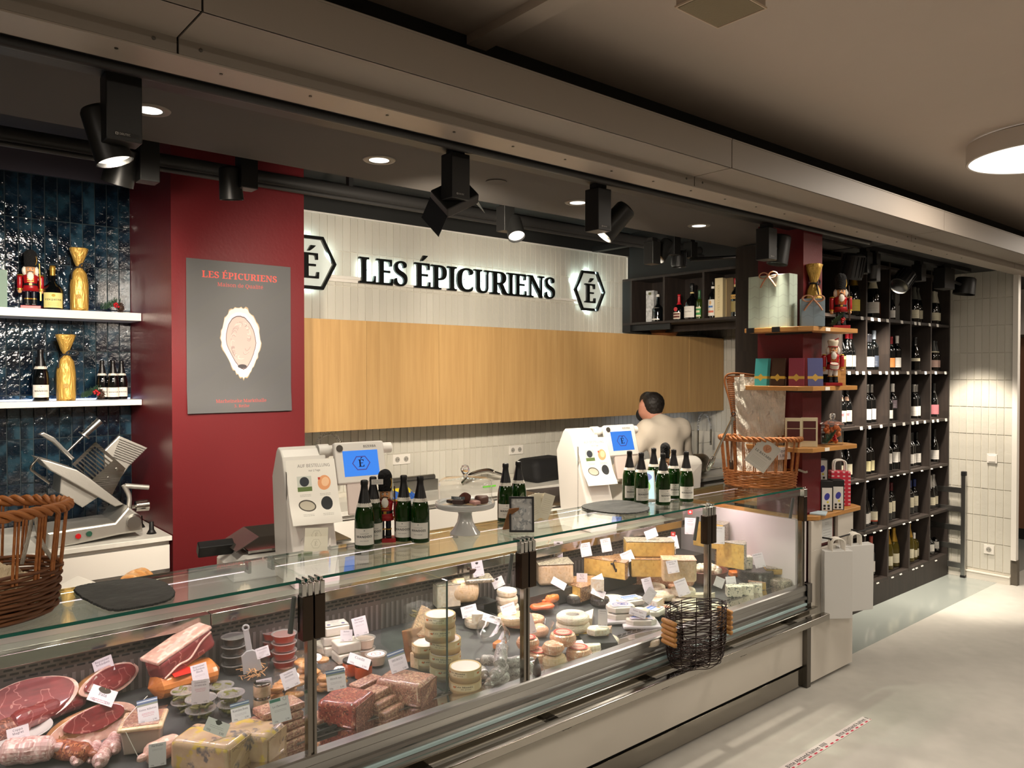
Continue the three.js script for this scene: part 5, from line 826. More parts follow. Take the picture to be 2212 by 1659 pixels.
// sector wedge: tip at -z, round rind to +z ; paste core, rind on the round side and top skin
function wedgeGeo(r, ang, h) { const s = new THREE.Shape(); s.moveTo(0, 0); for (let i = 0; i <= 14; i++) { const a = PI / 2 - ang / 2 + ang * i / 14; s.lineTo(r * Math.cos(a), r * Math.sin(a)); } s.closePath(); return muv(new THREE.ExtrudeGeometry(s, { depth: h - .006, bevelEnabled: true, bevelSize: .003, bevelThickness: .003, bevelSegments: 2, bevelOffset: -.003 }).translate(0, 0, .003).rotateX(-PI / 2).scale(1, 1, -1).scale(-1, 1, 1).rotateY(PI).scale(1, 1, 1)); }
const flip = (g) => g;
function wedge(p, label, o, turn) {
  const t = thing('cheese_wedge', label, 'cheese', p, turn ?? facing(p) + PI, o.group); const { r, ang, h, paste, rind } = o;
  const s = new THREE.Shape(); s.moveTo(0, 0); for (let i = 0; i <= 14; i++) { const a = -PI / 2 - ang / 2 + ang * i / 14; s.lineTo((r - .004) * Math.cos(a), (r - .004) * Math.sin(a)); }
  part('paste', muv(ext(s, h - .004, .002).rotateX(-PI / 2)), FOOD[paste], t);
  const q = new THREE.Shape(); for (let i = 0; i <= 14; i++) { const a = -PI / 2 - ang / 2 + ang * i / 14; i ? q.lineTo(r * Math.cos(a), r * Math.sin(a)) : q.moveTo(r * Math.cos(a), r * Math.sin(a)); } for (let i = 14; i >= 0; i--) { const a = -PI / 2 - ang / 2 + ang * i / 14; q.lineTo((r - .005) * Math.cos(a), (r - .005) * Math.sin(a)); }
  part('rind', [muv(new THREE.ExtrudeGeometry(q, { depth: h, bevelEnabled: false }).rotateX(-PI / 2)), muv(new THREE.ExtrudeGeometry(s, { depth: .003, bevelEnabled: false }).rotateX(-PI / 2).translate(0, h - .003, 0))], FOOD[rind], t);
  return t;
}
function wheelGeo(r, h, b = .25, seg = 40) { const c = Math.min(h, r) * b; return lathe([[0, 0], [r - c, 0], [r - c * .3, c * .3], [r, c], [r, h - c], [r - c * .3, h - c * .3], [r - c, h], [0, h]], seg); }
function wheel(p, label, r, h, m, o = {}) { const t = thing(o.name ?? 'cheese_round', label, 'cheese', p, o.turn ?? facing(p), o.group); part('rind', rough(muv(wheelGeo(r, h, o.b ?? .3)), o.amp ?? .0012, 60, r * 100), FOOD[m], t); if (o.top) part('top_paper', cyl(r * (o.topR ?? .6), r * (o.topR ?? .6), .001, 32, 0, h, 0), o.top, t); if (o.print) part('print', uvTo(RX(new THREE.CircleGeometry(r * .72, 32), -PI / 2).translate(0, h + .0022, 0), o.print), printGloss, t); return t; }
function block(p, label, [w, h, d], core, skin, turn, o = {}) {    // cut block: skin on top and back, cut faces in front
  const t = thing(o.name ?? 'cheese_block', label, o.cat ?? 'cheese', p, turn, o.group); const g = new RoundedBoxGeometry(w, h, d, 5, o.r ?? .006).translate(0, h / 2, 0);
  part('body', rough(muv(g), o.amp ?? .0012, o.f ?? 55, w * 90), FOOD[core], t);
  if (skin) part(o.skinName ?? 'rind', [rough(muv(new RoundedBoxGeometry(w * 1.008, .005, d * 1.008, 2, .002).translate(0, h - .001, 0)), .001, 60), muv(new RoundedBoxGeometry(w * 1.008, h * .97, .004, 1, .0015).translate(0, h / 2, -d / 2))], FOOD[skin], t);
  if (o.cut) part('cut_face', muv(cb(w * .93, h * .86, .002, 0, h * .48, d / 2, .0008)), FOOD[o.cut], t);
  return t;
}
function logGeo(r, l, b = .35, bend = 0) { const pts = []; const n = 16; for (let i = 0; i <= n; i++) { const t = i / n, y = (t - .5) * l, e = Math.min(t, 1 - t) * l / (r * 1.2); pts.push([r * (e < 1 ? Math.sqrt(1 - (1 - e) ** 2) * (1 - b) + b * Math.min(1, e * 2.2) : 1) * (1 + .04 * Math.sin(t * 17)), y]); } pts[0][0] = 0; pts[n][0] = 0; const g = lathe(pts, 20).rotateZ(PI / 2), p = g.attributes.position; if (bend) for (let i = 0; i < p.count; i++) { const x = p.getX(i); p.setZ(i, p.getZ(i) + bend * x * x / l * 4); } g.computeVertexNormals(); return g; }
function log(name, p, label, cat, r, l, m, turn, o = {}) { const t = thing(name, label, cat, [p[0], p[1] + r, p[2]], turn, o.group); const b = part(o.part ?? 'casing', rough(muv(logGeo(r, l, .35, o.bend ?? 0)), o.amp ?? .0015, 90, l * 50), FOOD[m], t); if (o.tilt) b.rotation.z = o.tilt; const e = part('tied_end', [-1, 1].map((s) => rough(new THREE.SphereGeometry(r * .38, 10, 8).scale(1.6, 1, 1).translate(s * (l / 2 + r * .15), 0, o.bend ? o.bend * l : 0), .001, 200)), FOOD[o.endM ?? m], t); if (o.tilt) e.rotation.z = o.tilt; return t; }
function tub(p, label, r, h, fillM, o = {}) {      // clear cup with a lid
  const t = thing('plastic_tub', label, 'tub', p, 0, o.group);
  part('cup', lathe([[0, .001], [r * .84, .001], [r * .96, h * .9], [r * .96, h * .9]], 32), FOOD.tub, t);
  const fg = []; if (o.pieces) { for (let i = 0; i < 22; i++) { const a = rnd(TAU), q = Math.sqrt(rnd()) * r * .66; fg.push(RY(RZ(new THREE.CapsuleGeometry(.0055, .022, 3, 8), PI / 2 + rnd(-.4, .4)), rnd(TAU)).translate(q * Math.cos(a), .008 + (i / 22) * h * .72, q * Math.sin(a))); } } else fg.push(rough(cyl(r * .8, r * .9, h * .8, 28, 0, .003, 0), .0012, 200));
  part('filling', fg, fillM, t); part('lid', lathe([[0, h * .93], [r * .8, h * .93], [r * .86, h], [r * 1.02, h], [r * 1.03, h * .93], [r * .98, h * .89]], 36), FOOD.plasticLid, t);
  return t;
}
// price cards: every card prints its own lines
const cardMat = printMat; let cardNo = 0;
function priceCard(p, label, [w, h], style, o = {}) {
  const key = 'card' + cardNo++, r = print(key, 108, Math.round(108 * h / w), (g, W, H) => {
    fill(g, '#e0d9dd'); let y = 18;
    if (style.pic) { fill(g, '#5d6f8e', 0, 0, W, H * .28); fill(g, '#8a8f7c', 0, H * .2, W, H * .08); fill(g, '#cfd6dd', 0, H * .06, W, H * .05); y = H * .44; }
    if (style.cow) { g.fillStyle = '#2c2826'; g.beginPath(); g.ellipse(W / 2, H * .15, 13, 11, 0, 0, 7); g.fill(); fill(g, '#2c2826', W / 2 - 16, H * .1, 32, 5); y = H * .42; }
    if (style.ring) { g.fillStyle = '#3a3022'; g.beginPath(); g.ellipse(W * .5, H * .15, 26, 13, 0, 0, 7); g.fill(); txt(g, '·', W / 2, H * .2, 24, '#d8c070'); y = H * .46; }
    if (style.green) { fill(g, '#3f7a6a', 4, 4, W * .55, H * .12); g.strokeStyle = '#333'; g.beginPath(); g.arc(W * .8, H * .1, 9, 0, 7); g.stroke(); y = H * .34; }
    const ls = style.t || []; ls.forEach((s, i) => { txt(g, s, W / 2, y + 4, s.length > 9 ? 13 : 17, '#3a3640', style.hand ? 'cursive' : 'serif'); y += 18; });
    squiggle(g, W / 2, y + 2, W * .6, style.red ? '#b5485a' : '#9a949c', 2, 7); if (style.red) squiggle(g, W / 2, y + 18, W * .5, '#b5485a', 1);
    txt(g, style.g ?? '100g', 22, H - 7, 10, '#5a5560', 'sans-serif'); txt(g, style.eur ?? '3,90', W - 24, H - 7, 12, '#5a5560', 'sans-serif');
  });
  const t = thing('price_card', label, 'price card', p, (o.turn ?? facing(p)), 'price cards in the counter'); const m = part('card', card(w, h, r, .001), cardMat, t); m.rotation.set(o.lean ?? -.3, 0, o.roll ?? 0); m.rotation.order = 'ZXY';
  if (o.pick !== 0) part('pick', rod([0, -.03, -.004], [0, .012, -.002], .0012, 6), M.clear, t);
  return t;
}
// ---------------- hams and cured meat at the left ----------------
function ham(p, label, [L, W, Hh], turn, o = {}) {     // half ham lying on its rind, the cut face turned to the glass
  const t = thing('ham', label, 'ham', p, turn, 'cut hams'); const N = 40, out = []; for (let i = 0; i < N; i++) { const a = i / N * TAU, c = Math.cos(a), s = Math.sin(a); out.push([L / 2 * c * (1 + .10 * Math.sin(a * 2 + (o.s ?? 0))), W / 2 * s * (1 + .12 * c)]); }
  const inner = (k) => out.map(([x, y]) => [x * k, y * k - W * (1 - k) * (o.off ?? -.2)]);
  const body = ext(out, Hh, Hh * .42, 6); const bp = body.attributes.position; for (let i = 0; i < bp.count; i++) { const z = bp.getZ(i); const k = 1 - .38 * step(.55, 0, z / Hh); bp.setX(i, bp.getX(i) * k); bp.setY(i, bp.getY(i) * k); }
  const g = new THREE.Group(); g.name = 'cut_half'; t.add(g); g.rotation.x = o.tip ?? -.75; g.position.y = o.lift ?? W * .36;
  part('skin', rough(muv(body.translate(0, 0, -Hh)), .004, 34), FOOD.hamSkin, g); part('fat_rim', muv(ext(inner(.985), .004, .001).translate(0, 0, -.0035 - Hh * .0)), FOOD.fat, g).position.z = -Hh * .02;
  const f = ext(inner(o.lean ?? .86), .006, .0025, 2); const fp = f.attributes.position; const m = part('cut_face', rough(muv(f), .0012, 50), FOOD.meat, g); m.position.z = .0;
  return t;
}
ham([.417,.682,-3.04], 'large cut ham with a broad dark red face at the left edge of the counter', [.30, .155, .09], -.1, { tip: -.72, lift: .055, lean: .9 });
ham([.673,.675,-3.058], 'cut ham with a long marbled face and fat edge under a slanted price card', [.225, .10, .075], .42, { tip: -.35, lift: .06, s: 1, lean: .84 });
ham([.578,.627,-2.84], 'cut ham with a thick pale fat edge behind the white sausages', [.27, .115, .085], .28, { tip: -.28, lift: .05, s: 2, lean: .68, off: -.5 });
{ // smoked orange piece with a ham slab lying on it
  const p = [.909,.656,-2.987], t = thing('smoked_meat', 'orange smoked ham piece in shiny film under the red slab', 'ham', p, .12); part('piece', rough(muv(logGeo(.062, .27, .7).scale(1, .8, 1.1).translate(0, .05, 0)), .004, 30), FOOD.smoked, t); part('label', cb(.09, .002, .05, -.02, .101, .02, .0005).rotateX(.25), mat(0xc8281c, .4), t);
  const s = thing('ham_slab', 'red ham slab with a white fat top lying on the orange smoked piece', 'ham', [p[0] + .005, p[1] + .10, p[2] - .02], .3); const g = rough(muv(new RoundedBoxGeometry(.235, .085, .10, 5, .02).translate(0, .043, 0)), .004, 28); part('lean', g, FOOD.meat, s); part('fat_top', rough(muv(new RoundedBoxGeometry(.24, .016, .105, 3, .007).translate(0, .086, -.003)), .003, 40), FOOD.fat, s); part('fat_vein', tube([[-.11, .02, .05], [-.05, .035, .0525], [.0, .03, .053], [.06, .06, .052], [.11, .07, .05]], .004, 24, 6), FOOD.fat, s); s.rotation.z = .32;
}
{ // dark joint, netted sausage, plate and small things at the very left
  const p = [.365,.643,-2.967]; const t = thing('white_plate', 'white oval plate with dark dried meat at the lower left corner', 'plate', [p[0], p[1] + .012, p[2]], 0); part('plate', lathe([[0, 0], [.07, 0], [.105, .018], [.112, .02], [.11, .024], [.07, .006], [0, .006]], 40), phy(0xd9d6d2, .2, { clearcoat: .5 }), t);
  const m = thing('dried_meat', 'dark dried meat joint lying on the white plate', 'meat', [p[0] - .015, p[1] + .035, p[2] - .02], .3); part('joint', rough(muv(logGeo(.035, .15, .6)), .004, 40), FOOD.pateCut, m);
  const q = [.473,.65,-3.022]; log('cured_sausage', [q[0], q[1] + .01, q[2]], 'dark red netted cured sausage below the large ham', 'sausage', .035, .26, 'meat', .35, { endM: 'fat' });
  log('cured_sausage', [.539,.673,-3.202], 'dark dried sausage end between the two upper hams', 'sausage', .03, .16, 'salami', -.3, {});
  const k = [.415,.655,-3.061]; single('white_knife', RZ(cb(.12, .002, .018, 0, 0, 0, .001), -.05), M.whitePlastic, 'thin white knife blade lying across the large ham', 'knife', [k[0], k[1] + .062, k[2]], .25);
  log('salami', [.476,.619,-2.778], 'orange red salami in a clear bag beside the white sausages', 'sausage', .03, .21, 'salami', -.95, {});
  log('salami', [.383,.624,-2.814], 'pale marbled salami in a clear bag at the bottom edge', 'sausage', .04, .17, 'sausage', -.5, {});
}
{ const G = 'fresh white sausages', w = ['leftmost, thick', 'second from the left, thin', 'third from the left, long', 'rightmost, upright one behind']; [[178, 1640, .021, .13, 1.15], [203, 1636, .016, .12, 1.2], [228, 1642, .023, .15, 1.1], [243, 1622, .02, .12, 1.3]].forEach(([x, y, r, l, a], i) => {}); 
  log('white_sausage', [.52,.616,-2.75], 'thick white sausage, leftmost of the four near the glass', 'sausage', .021, .13, 'sausage', 1.15, { group: G }); log('white_sausage', [.555,.615,-2.745], 'thin white sausage, second from the left of the four', 'sausage', .016, .12, 'sausage', 1.2, { group: G }); log('white_sausage', [.578,.61,-2.707], 'long white sausage, third from the left of the four', 'sausage', .023, .15, 'sausage', 1.1, { group: G }); log('white_sausage', [.617,.616,-2.754], 'white sausage set back, rightmost of the four', 'sausage', .02, .12, 'sausage', 1.35, { group: G }); }
{ // ceramic terrine under film
  const p = [.697,.612,-2.721], t = thing('terrine_dish', 'square beige terrine dish covered with clear film and string', 'dish', p, -.42), w = .125, h = .085;
  part('dish', [ext([[-w / 2 + .012, 0], [w / 2 - .012, 0], [w / 2, h], [-w / 2, h]], w - .02, .006, 2).translate(0, 0, -w / 2 + .01)], std(0xa8968a, .5), t); part('rim', rough(muv(new RoundedBoxGeometry(w + .012, .014, w + .012, 4, .007).translate(0, h, 0)), .001, 60), FOOD.paste, t); part('filling', muv(new RoundedBoxGeometry(w - .016, .008, w - .016, 2, .003).translate(0, h + .006, 0)), FOOD.pateGrey, t); part('film', rough(new THREE.PlaneGeometry(w * 1.05, w * 1.05, 16, 16).rotateX(-PI / 2).translate(0, h + .016, 0), .003, 50), M.film, t);
  part('string', [tube([[-.07, h, .03], [-.03, h + .03, -.04], [.0, h + .05, -.08]], .0012, 12, 5), tube([[-.04, h, .07], [-.01, .02, .078], [.0, .0, .08]], .0012, 12, 5)], M.paper, t);
}
log('meat_parcel', [.729,.599,-2.617], 'pale pink poultry parcel tied in film at the bottom edge', 'meat', .034, .13, 'fat', .3, {});
// ---------------- tubs and jars ----------------
{ const gherk = mat(0x6a6a34, .35), olive = mat(0x2a201c, .3), redP = mat(0xa8301c, .45), creamP = mat(0xe2c9b8, .6);
  const st = (p, n, r, h, f, o, words) => { for (let i = 0; i < n; i++) tub([p[0], p[1] + i * (h + .002), p[2]], n === 1 ? words : `${words}, ${['lowest', 'second from below', 'third from below', 'fourth from below', 'topmost'][i === n - 1 && n > 2 ? 4 : i]}`, r, h, f, { ...o }); };
  st([.905,.621,-2.789], 2, .052, .036, gherk, { pieces: 1, group: 'tubs of gherkins' }, 'clear tub of gherkins in the front pair beside the terrine');
  st([1.005,.618,-2.77], 2, .047, .036, gherk, { pieces: 1, group: 'tubs of gherkins' }, 'clear tub of gherkins in the right pair near the yellow pate');
  st([1.02,.636,-2.911], 1, .045, .036, gherk, { pieces: 1, group: 'tubs of gherkins' }, 'clear tub of gherkins standing behind the right pair');
  st([.873,.631,-2.869], 2, .045, .036, gherk, { pieces: 1, group: 'tubs of gherkins' }, 'clear tub of gherkins in the left pair half hidden by the terrine');
  st([1.122,.655,-3.058], 4, .048, .034, olive, { group: 'tubs of olives' }, 'dark tub in the stack behind the scoop pot');
  st([1.305,.647,-2.994], 4, .05, .033, redP, { group: 'tubs of red paste' }, 'red paste tub in the stack left of the first stanchion');
  st([1.307,.661,-3.109], 3, .048, .033, redP, { group: 'tubs of red paste' }, 'red paste tub in the rear stack behind the scoop pot');
  st([1.624,.635,-2.901], 2, .045, .042, creamP, { group: 'tubs of cream cheese' }, 'cream cheese tub in the tall rear pair');
  { const p = [1.635,.625,-2.827], t = tub(p, 'cream cheese tub with a red emblem on its white lid', .045, .045, creamP, { group: 'tubs of cream cheese' }); part('print', uvTo(RX(new THREE.CircleGeometry(.036, 32), -PI / 2).translate(0, .0425, 0), print('tublid', 90, 90, (g, w) => { fill(g, '#e6dfdc'); hexa(g, w / 2, w / 2, 52, 44, '#a8323a', 3); txt(g, 'É', w / 2, 54, 26, '#a8323a'); })), printGloss, t); }
  { const p = [1.168,.645,-2.978], t = thing('scoop_pot', 'tall clear plastic pot with shredded onions and a scoop', 'pot', p, facing(p)); part('pot', lathe([[0, .001], [.058, .001], [.062, .006], [.066, .13], [.064, .13], [.06, .006]], 40), FOOD.tub, t); const f = []; for (let i = 0; i < 60; i++) { const a = rnd(TAU), q = Math.sqrt(rnd()) * .05; f.push(RY(RZ(cb(.03, .002, .003), rnd(-.5, .5)), rnd(TAU)).translate(q * Math.cos(a), .006 + rnd(.035), q * Math.sin(a))); } part('onion_shreds', f, mat(0xd8a878, .6), t).userData.kind = 'stuff';
    const s = thing('plastic_scoop', 'milky plastic scoop standing in the clear pot', 'scoop', [p[0], p[1] + .02, p[2]], facing(p)); const m = part('scoop', mg([RZ(ext([[-.012, 0], [.012, 0], [.011, .10], [-.011, .10]], .006, .002).translate(0, .075, 0), .15), RZ(ext([[-.036, 0], [.036, 0], [.033, .075], [.012, .09], [-.012, .09], [-.033, .075]], .01, .003), .15), new THREE.TorusGeometry(.011, .004, 8, 20).translate(-.026, .178, .003)]), phy(0xdadada, .2, { transmission: .5, thickness: 0 }), s); }
  const jar = (p, label, r, h, body, lid, o = {}) => { const t = thing('jar', label, 'jar', p, facing(p), o.group); part('glass_body', lathe([[0, .002], [r * .92, 0], [r, .006], [r, h * .78], [r * .9, h * .84], [r * .9, h * .86]], 28), body, t); part('lid', lathe([[r * .94, h * .82], [r * .96, h * .83], [r * .96, h * .98], [r * .9, h], [0, h]], 28), lid, t); return t; };
  const ril = [1.107,.614,-2.737]; jar(ril, 'small glass jar of rillettes with a metal lid, lower of the pair', .031, .05, wrapMat(0xc9a98a), M.steel, { group: 'rillettes jars' }); jar([ril[0], ril[1] + .05, ril[2]], 'small glass jar of rillettes with a metal lid, upper of the pair', .031, .05, wrapMat(0xc9a98a), M.steel, { group: 'rillettes jars' });
  const oj = phy(0xc8501a, .06, { clearcoat: 1 }); jar([1.507,.622,-2.803], 'small orange preserve jar with a black lid, left one', .036, .062, oj, mat(0x17120f, .3), { group: 'orange preserve jars' }); jar([1.534,.616,-2.752], 'small orange preserve jar with a black lid, right one', .036, .062, oj, mat(0x17120f, .3), { group: 'orange preserve jars' });
}
// ---------------- pates ----------------
const PB = (p, label, dims, core, cut, turn, o) => block(p, label, dims, core, null, turn, { name: 'pate_block', cat: 'pate', cut, r: .022, amp: .003, f: 40, ...o });
PB([.845,.584,-2.5], 'yellow marbled pate block with a brown cut face, nearest the glass', [.135, .105, .22], 'pateYellow', 'foie', .62);
PB([.972,.582,-2.487], 'yellow marbled pate block with a picture card, second from the glass', [.115, .10, .19], 'pateYellow', 'foie', .62);
PB([1.33,.585,-2.512], 'large red pate block with a picture card right of the first stanchion', [.15, .095, .16], 'pateRed', 'pateCut', .55);
PB([1.589,.586,-2.519], 'grey brown pate block with a picture card in front of the wooden boxes', [.135, .095, .2], 'pateGrey', 'pateCut', .5);
{ const p = [1.086,.582,-2.49], G = 'slabs of coarse pate', w = ['lowest', 'second from below', 'third from below', 'fourth from below', 'topmost']; for (let i = 0; i < 5; i++) block([p[0] + [.0, .005, -.005, -.01, .0][i], p[1] + i * .0245, p[2] - i * .012], `pink pate slab left of the first stanchion, ${w[i]} of the pile`, [.155, .024, .085], 'pateGrey', null, .15 + rnd(-.08, .08), { name: 'pate_slab', cat: 'pate', group: G, r: .006 });
  block([1.265,.591,-2.557], 'single flat pate slab lying on the deck before the red block', [.13, .024, .08], 'pateGrey', null, .2, { name: 'pate_slab', cat: 'pate', group: G, r: .006 });
  const q = [1.483,.581,-2.477], v = ['lowest', 'middle', 'topmost']; for (let i = 0; i < 3; i++) block([q[0] - i * .014, q[1] + i * .0265, q[2] - i * .026], `wrapped pate slice right of the red block, ${v[i]} of three`, [.115, .026, .07], 'pateGrey', null, .32, { name: 'pate_slab', cat: 'pate', group: G, r: .007 });
  block([1.48,.621,-2.637], 'wrapped pate slice lying behind the stepped slices', [.13, .036, .06], 'pateGrey', null, .3, { name: 'pate_slab', cat: 'pate', group: G, r: .008 }); }
// ---------------- biscuits in bags ----------------
{ const bag = (p, label, w, d, n) => { const t = thing('biscuit_bag', label, 'biscuits', p, facing(p), 'bags of pastries'); const f = []; for (let i = 0; i < n; i++) f.push(rough(new THREE.SphereGeometry(.022, 14, 10).scale(1.2, .55, 1), .003, 120, i).translate(rnd(-.4, .4) * w, .012 + .02 * (i % 3), rnd(-.4, .4) * d)); part('pastries', f, FOOD.biscuit, t); const g = rough(new RoundedBoxGeometry(w, .075, d, 6, .03).translate(0, .038, 0), .005, 60); part('bag', g, M.film, t); part('seal', rough(new THREE.PlaneGeometry(w * .8, .03, 12, 3).translate(0, .085, -d * .3), .003, 90), M.film, t); part('round_sticker', uvTo(RX(new THREE.CircleGeometry(.022, 24), -1.2).translate(.02, .08, .01), print('vsticker', 60, 60, (g) => { fill(g, '#e0d9d4'); txt(g, 'V', 30, 42, 32, '#5a5048'); })), printMat, t); return t; };
  bag([1.222,.618,-2.77], 'clear bag of pale pastries with a price card left of the first stanchion', .13, .11, 14); bag([1.361,.63,-2.864], 'clear bag of twisted pastries with a round sticker behind the first stanchion', .15, .1, 16); bag([1.392,.613,-2.727], 'clear bag of ring pastries with a round sticker right of the first stanchion', .13, .09, 12); }
// ---------------- wrapped butter cheeses, wedge, wooden boxes ----------------
{ const pk = print('cheesebox', 140, 90, (g, w, h) => { fill(g, '#e2dcd2'); txt(g, 'Brillat de', w / 2, 22, 15, '#4a4a66'); txt(g, 'Savoie', w / 2, 40, 15, '#4a4a66'); g.fillStyle = '#4a4a8a'; for (const x of [24, 112]) { g.beginPath(); g.ellipse(x, 62, 11, 9, .3, 0, 7); g.fill(); } squiggle(g, w / 2, 58, 40, '#888', 3, 8); g.strokeStyle = '#8a86a0'; g.strokeRect(4, 4, w - 8, h - 8); });
  const pc = (p, label, tilt, printed) => { const t = thing('cheese_packet', label, 'cheese', p, -.25 + tilt, 'white cheese packets'); part('packet', rough(muv(new RoundedBoxGeometry(.105, .04, .085, 4, .008).translate(0, .02, 0)), .002, 70, tilt * 20), FOOD.paperWrap, t); if (printed) part('print', uvTo(RX(new THREE.PlaneGeometry(.098, .078), -PI / 2).translate(0, .0432, 0), pk), printGloss, t); };
  const a = [1.533,.648,-3.002], b = [1.548,.637,-2.921]; pc(a, 'white cheese packet, lowest of the rear stack', .1, 0); pc([a[0], a[1] + .042, a[2]], 'white cheese packet, second of the rear stack', -.1, 1); pc([a[0] + .005, a[1] + .084, a[2]], 'white cheese packet with blue prints, topmost of the rear stack', .05, 1); pc([b[0], b[1], b[2]], 'plain wrapped white cheese, lowest of the front stack', .2, 0); pc([b[0], b[1] + .042, b[2]], 'plain wrapped white cheese, topmost of the front stack', .1, 0); pc([1.52,.652,-3.039], 'flat white wrapped cheese sticking out behind the first stanchion', .4, 0); }
{ const p = [1.748,.621,-2.789], t = wedge([p[0], p[1], p[2] - .02], 'large orange wedge of hard cheese standing on edge in torn film', { r: .24, ang: 1.0, h: .1, paste: 'rindPink', rind: 'rindBrown' }, 1.9); t.rotation.z = .5; t.position.y += .03; const q = [1.791,.616,-2.755]; const m = block([q[0], q[1] + .01, q[2]], 'dark brown cured piece leaning on the orange wedge', [.1, .13, .05], 'hamSkin', null, .5, { name: 'cured_piece', cat: 'ham' }); m.rotation.x = -.3;
  const gr = (pp, label) => { const tt = thing('dried_mushrooms', label, 'mushrooms', pp, .2); const f = []; for (let i = 0; i < 26; i++) f.push(RY(RZ(new THREE.SphereGeometry(.014, 8, 6).scale(1, .25, .7), rnd(-.8, .8)), rnd(6)).translate(rnd(-.045, .045), .01 + rnd(.04), rnd(-.03, .03))); part('slices', f, mat(0x9a8350, .7), tt).userData.kind = 'stuff'; part('bag', rough(new RoundedBoxGeometry(.12, .07, .09, 5, .03).translate(0, .036, 0), .005, 60), M.film, tt); };
  gr([1.976,.68,-3.019], 'clear bag of dried sliced mushrooms behind the orange wedge'); gr([1.908,.731,-3.184], 'clear bag of dried herbs at the back left of the orange wedge'); }
const boxPrint = print('woodbox', 512, 60, (g, w, h) => { fill(g, '#d2b68c'); for (let i = 0; i < 3; i++) { const x = 85 + i * 170; fill(g, '#ddc8a2', x - 66, 8, 132, 44); g.fillStyle = '#c8641e'; g.beginPath(); g.arc(x - 40, 26, 9, 0, 7); g.fill(); txt(g, 'Les Monts', x + 12, 26, 18, '#3a2618', 'serif', 'bold'); txt(g, 'de Joux', x + 22, 44, 15, '#3a2618', 'serif'); } });
function woodBox(p, label, r, h, turn, open) { const t = thing('wooden_cheese_box', label, 'cheese box', p, turn, 'round wooden cheese boxes'); part('box', lathe([[0, 0], [r, 0], [r, h * .55]], 40), FOOD.thinWood, t); part('lid', lathe([[r + .0015, h * .42], [r + .0025, h * .44], [r + .0025, h], [r - .003, h], [r - .004, h * .95], [0, h * .95]], 40), FOOD.thinWood, t); part('label', uvTo(new THREE.CylinderGeometry(r + .003, r + .003, h * .5, 40, 1, true).translate(0, h * .71, 0), boxPrint), printMat, t); part('top_sheet', cyl(r - .005, r - .005, .001, 36, 0, h * .955, 0), mat(0xe6d6d4, .5), t); return t; }
{ const h = .052, r = .062; const a = [1.823,.578,-2.451], b = [1.823,.595,-2.589], c = [1.816,.608,-2.693];
  woodBox(a, 'round wooden cheese box, lower of the front pair by the glass', r, h, .2); woodBox([a[0], a[1] + h, a[2]], 'round wooden cheese box, upper of the front pair by the glass', r, h, -.3);
  woodBox(b, 'round wooden cheese box, lowest of the tall pile', r, h, .6); woodBox([b[0], b[1] + h, b[2]], 'round wooden cheese box, second of the tall pile', r, h, .1); woodBox([b[0] + .008, b[1] + 2 * h, b[2] - .01], 'round wooden cheese box, third of the tall pile', r, h, -.2); woodBox([b[0] - .012, b[1] + 3 * h, b[2] - .02], 'round wooden cheese box, fourth of the tall pile', r, h, .4); woodBox([b[0] - .012, b[1] + 4 * h, b[2] - .02], 'round wooden cheese box, topmost of the tall pile', r, h, 0);
  woodBox(c, 'round wooden cheese box, lower of the left pair', r * .95, h, .5); woodBox([c[0] - .01, c[1] + h, c[2] - .01], 'round wooden cheese box with a pale open top, upper of the left pair', r * .95, h, .9);
  const f = [1.951,.62,-2.785]; single('foil_ball', rough(ball(.03, 0, .03, 0, 20, 16), .006, 120), FOOD.foil, 'crumpled ball of silver foil lying against the wooden boxes', 'foil', [f[0] - .01, f[1] + .05, f[2] + .075]);
  block([1.777,.611,-2.716], 'small pale packed cheese left of the wooden boxes', [.06, .065, .05], 'paste', null, .3, { r: .006 }); }
// ---------------- rear pieces behind the boxes ----------------
const stand = (p, w, d, h, label) => { const t = thing('acrylic_riser', label, 'riser', p, 0, 'dark risers'); part('top', sb(w, .006, d, .001, 0, h - .006, 0), M.black, t); part('foot', [sb(.006, h - .006, d, 0, -w / 2 + .004, 0, 0), sb(.006, h - .006, d, 0, w / 2 - .004, 0, 0)], M.black, t); };
{ const p = [2.161,.654,-3.056], q = [2.311,.648,-3.003]; stand([p[0], p[1], p[2]], .16, .1, .06, 'black riser under the tall pale cheese piece'); stand([q[0], q[1], q[2]], .17, .1, .07, 'black riser under the soft cheese with the cow card');
  block([p[0], p[1] + .061, p[2]], 'tall pale blue veined cheese piece on a black riser', [.12, .11, .08], 'pasteWhite', 'rindGrey', -.3); const t = thing('cheese_half', 'half round soft cheese with a pale cut face under the cow card', 'cheese', [q[0], q[1] + .071, q[2]], -.45); part('body', rough(muv(wheelGeo(.06, .14, .5).rotateZ(PI / 2).translate(.0, .06, 0)), .002, 40), FOOD.paste, t); part('rind', rough(muv(new RoundedBoxGeometry(.145, .02, .12, 4, .009).translate(0, .112, -.005)), .002, 60), FOOD.rindGrey, t);
  const c = thing('cow_card_holder', 'small dark metal cow holding the price card on the soft cheese', 'card holder', [q[0] - .03, q[1] + .193, q[2] + .01], -.3); part('cow', mg([cb(.05, .025, .014, 0, .035, 0, .006), ...[-.02, -.012, .014, .021].map((x) => rod([x, 0, 0], [x, .028, 0], .0028, 6)), cb(.016, .016, .012, -.03, .05, 0, .005), rod([-.034, .056, -.006], [-.036, .066, -.01], .0015, 5), rod([-.034, .056, .006], [-.036, .066, .01], .0015, 5), rod([.025, .045, 0], [.03, .02, 0], .0013, 5)]), mat(0x3a2418, .4, .5), c); }
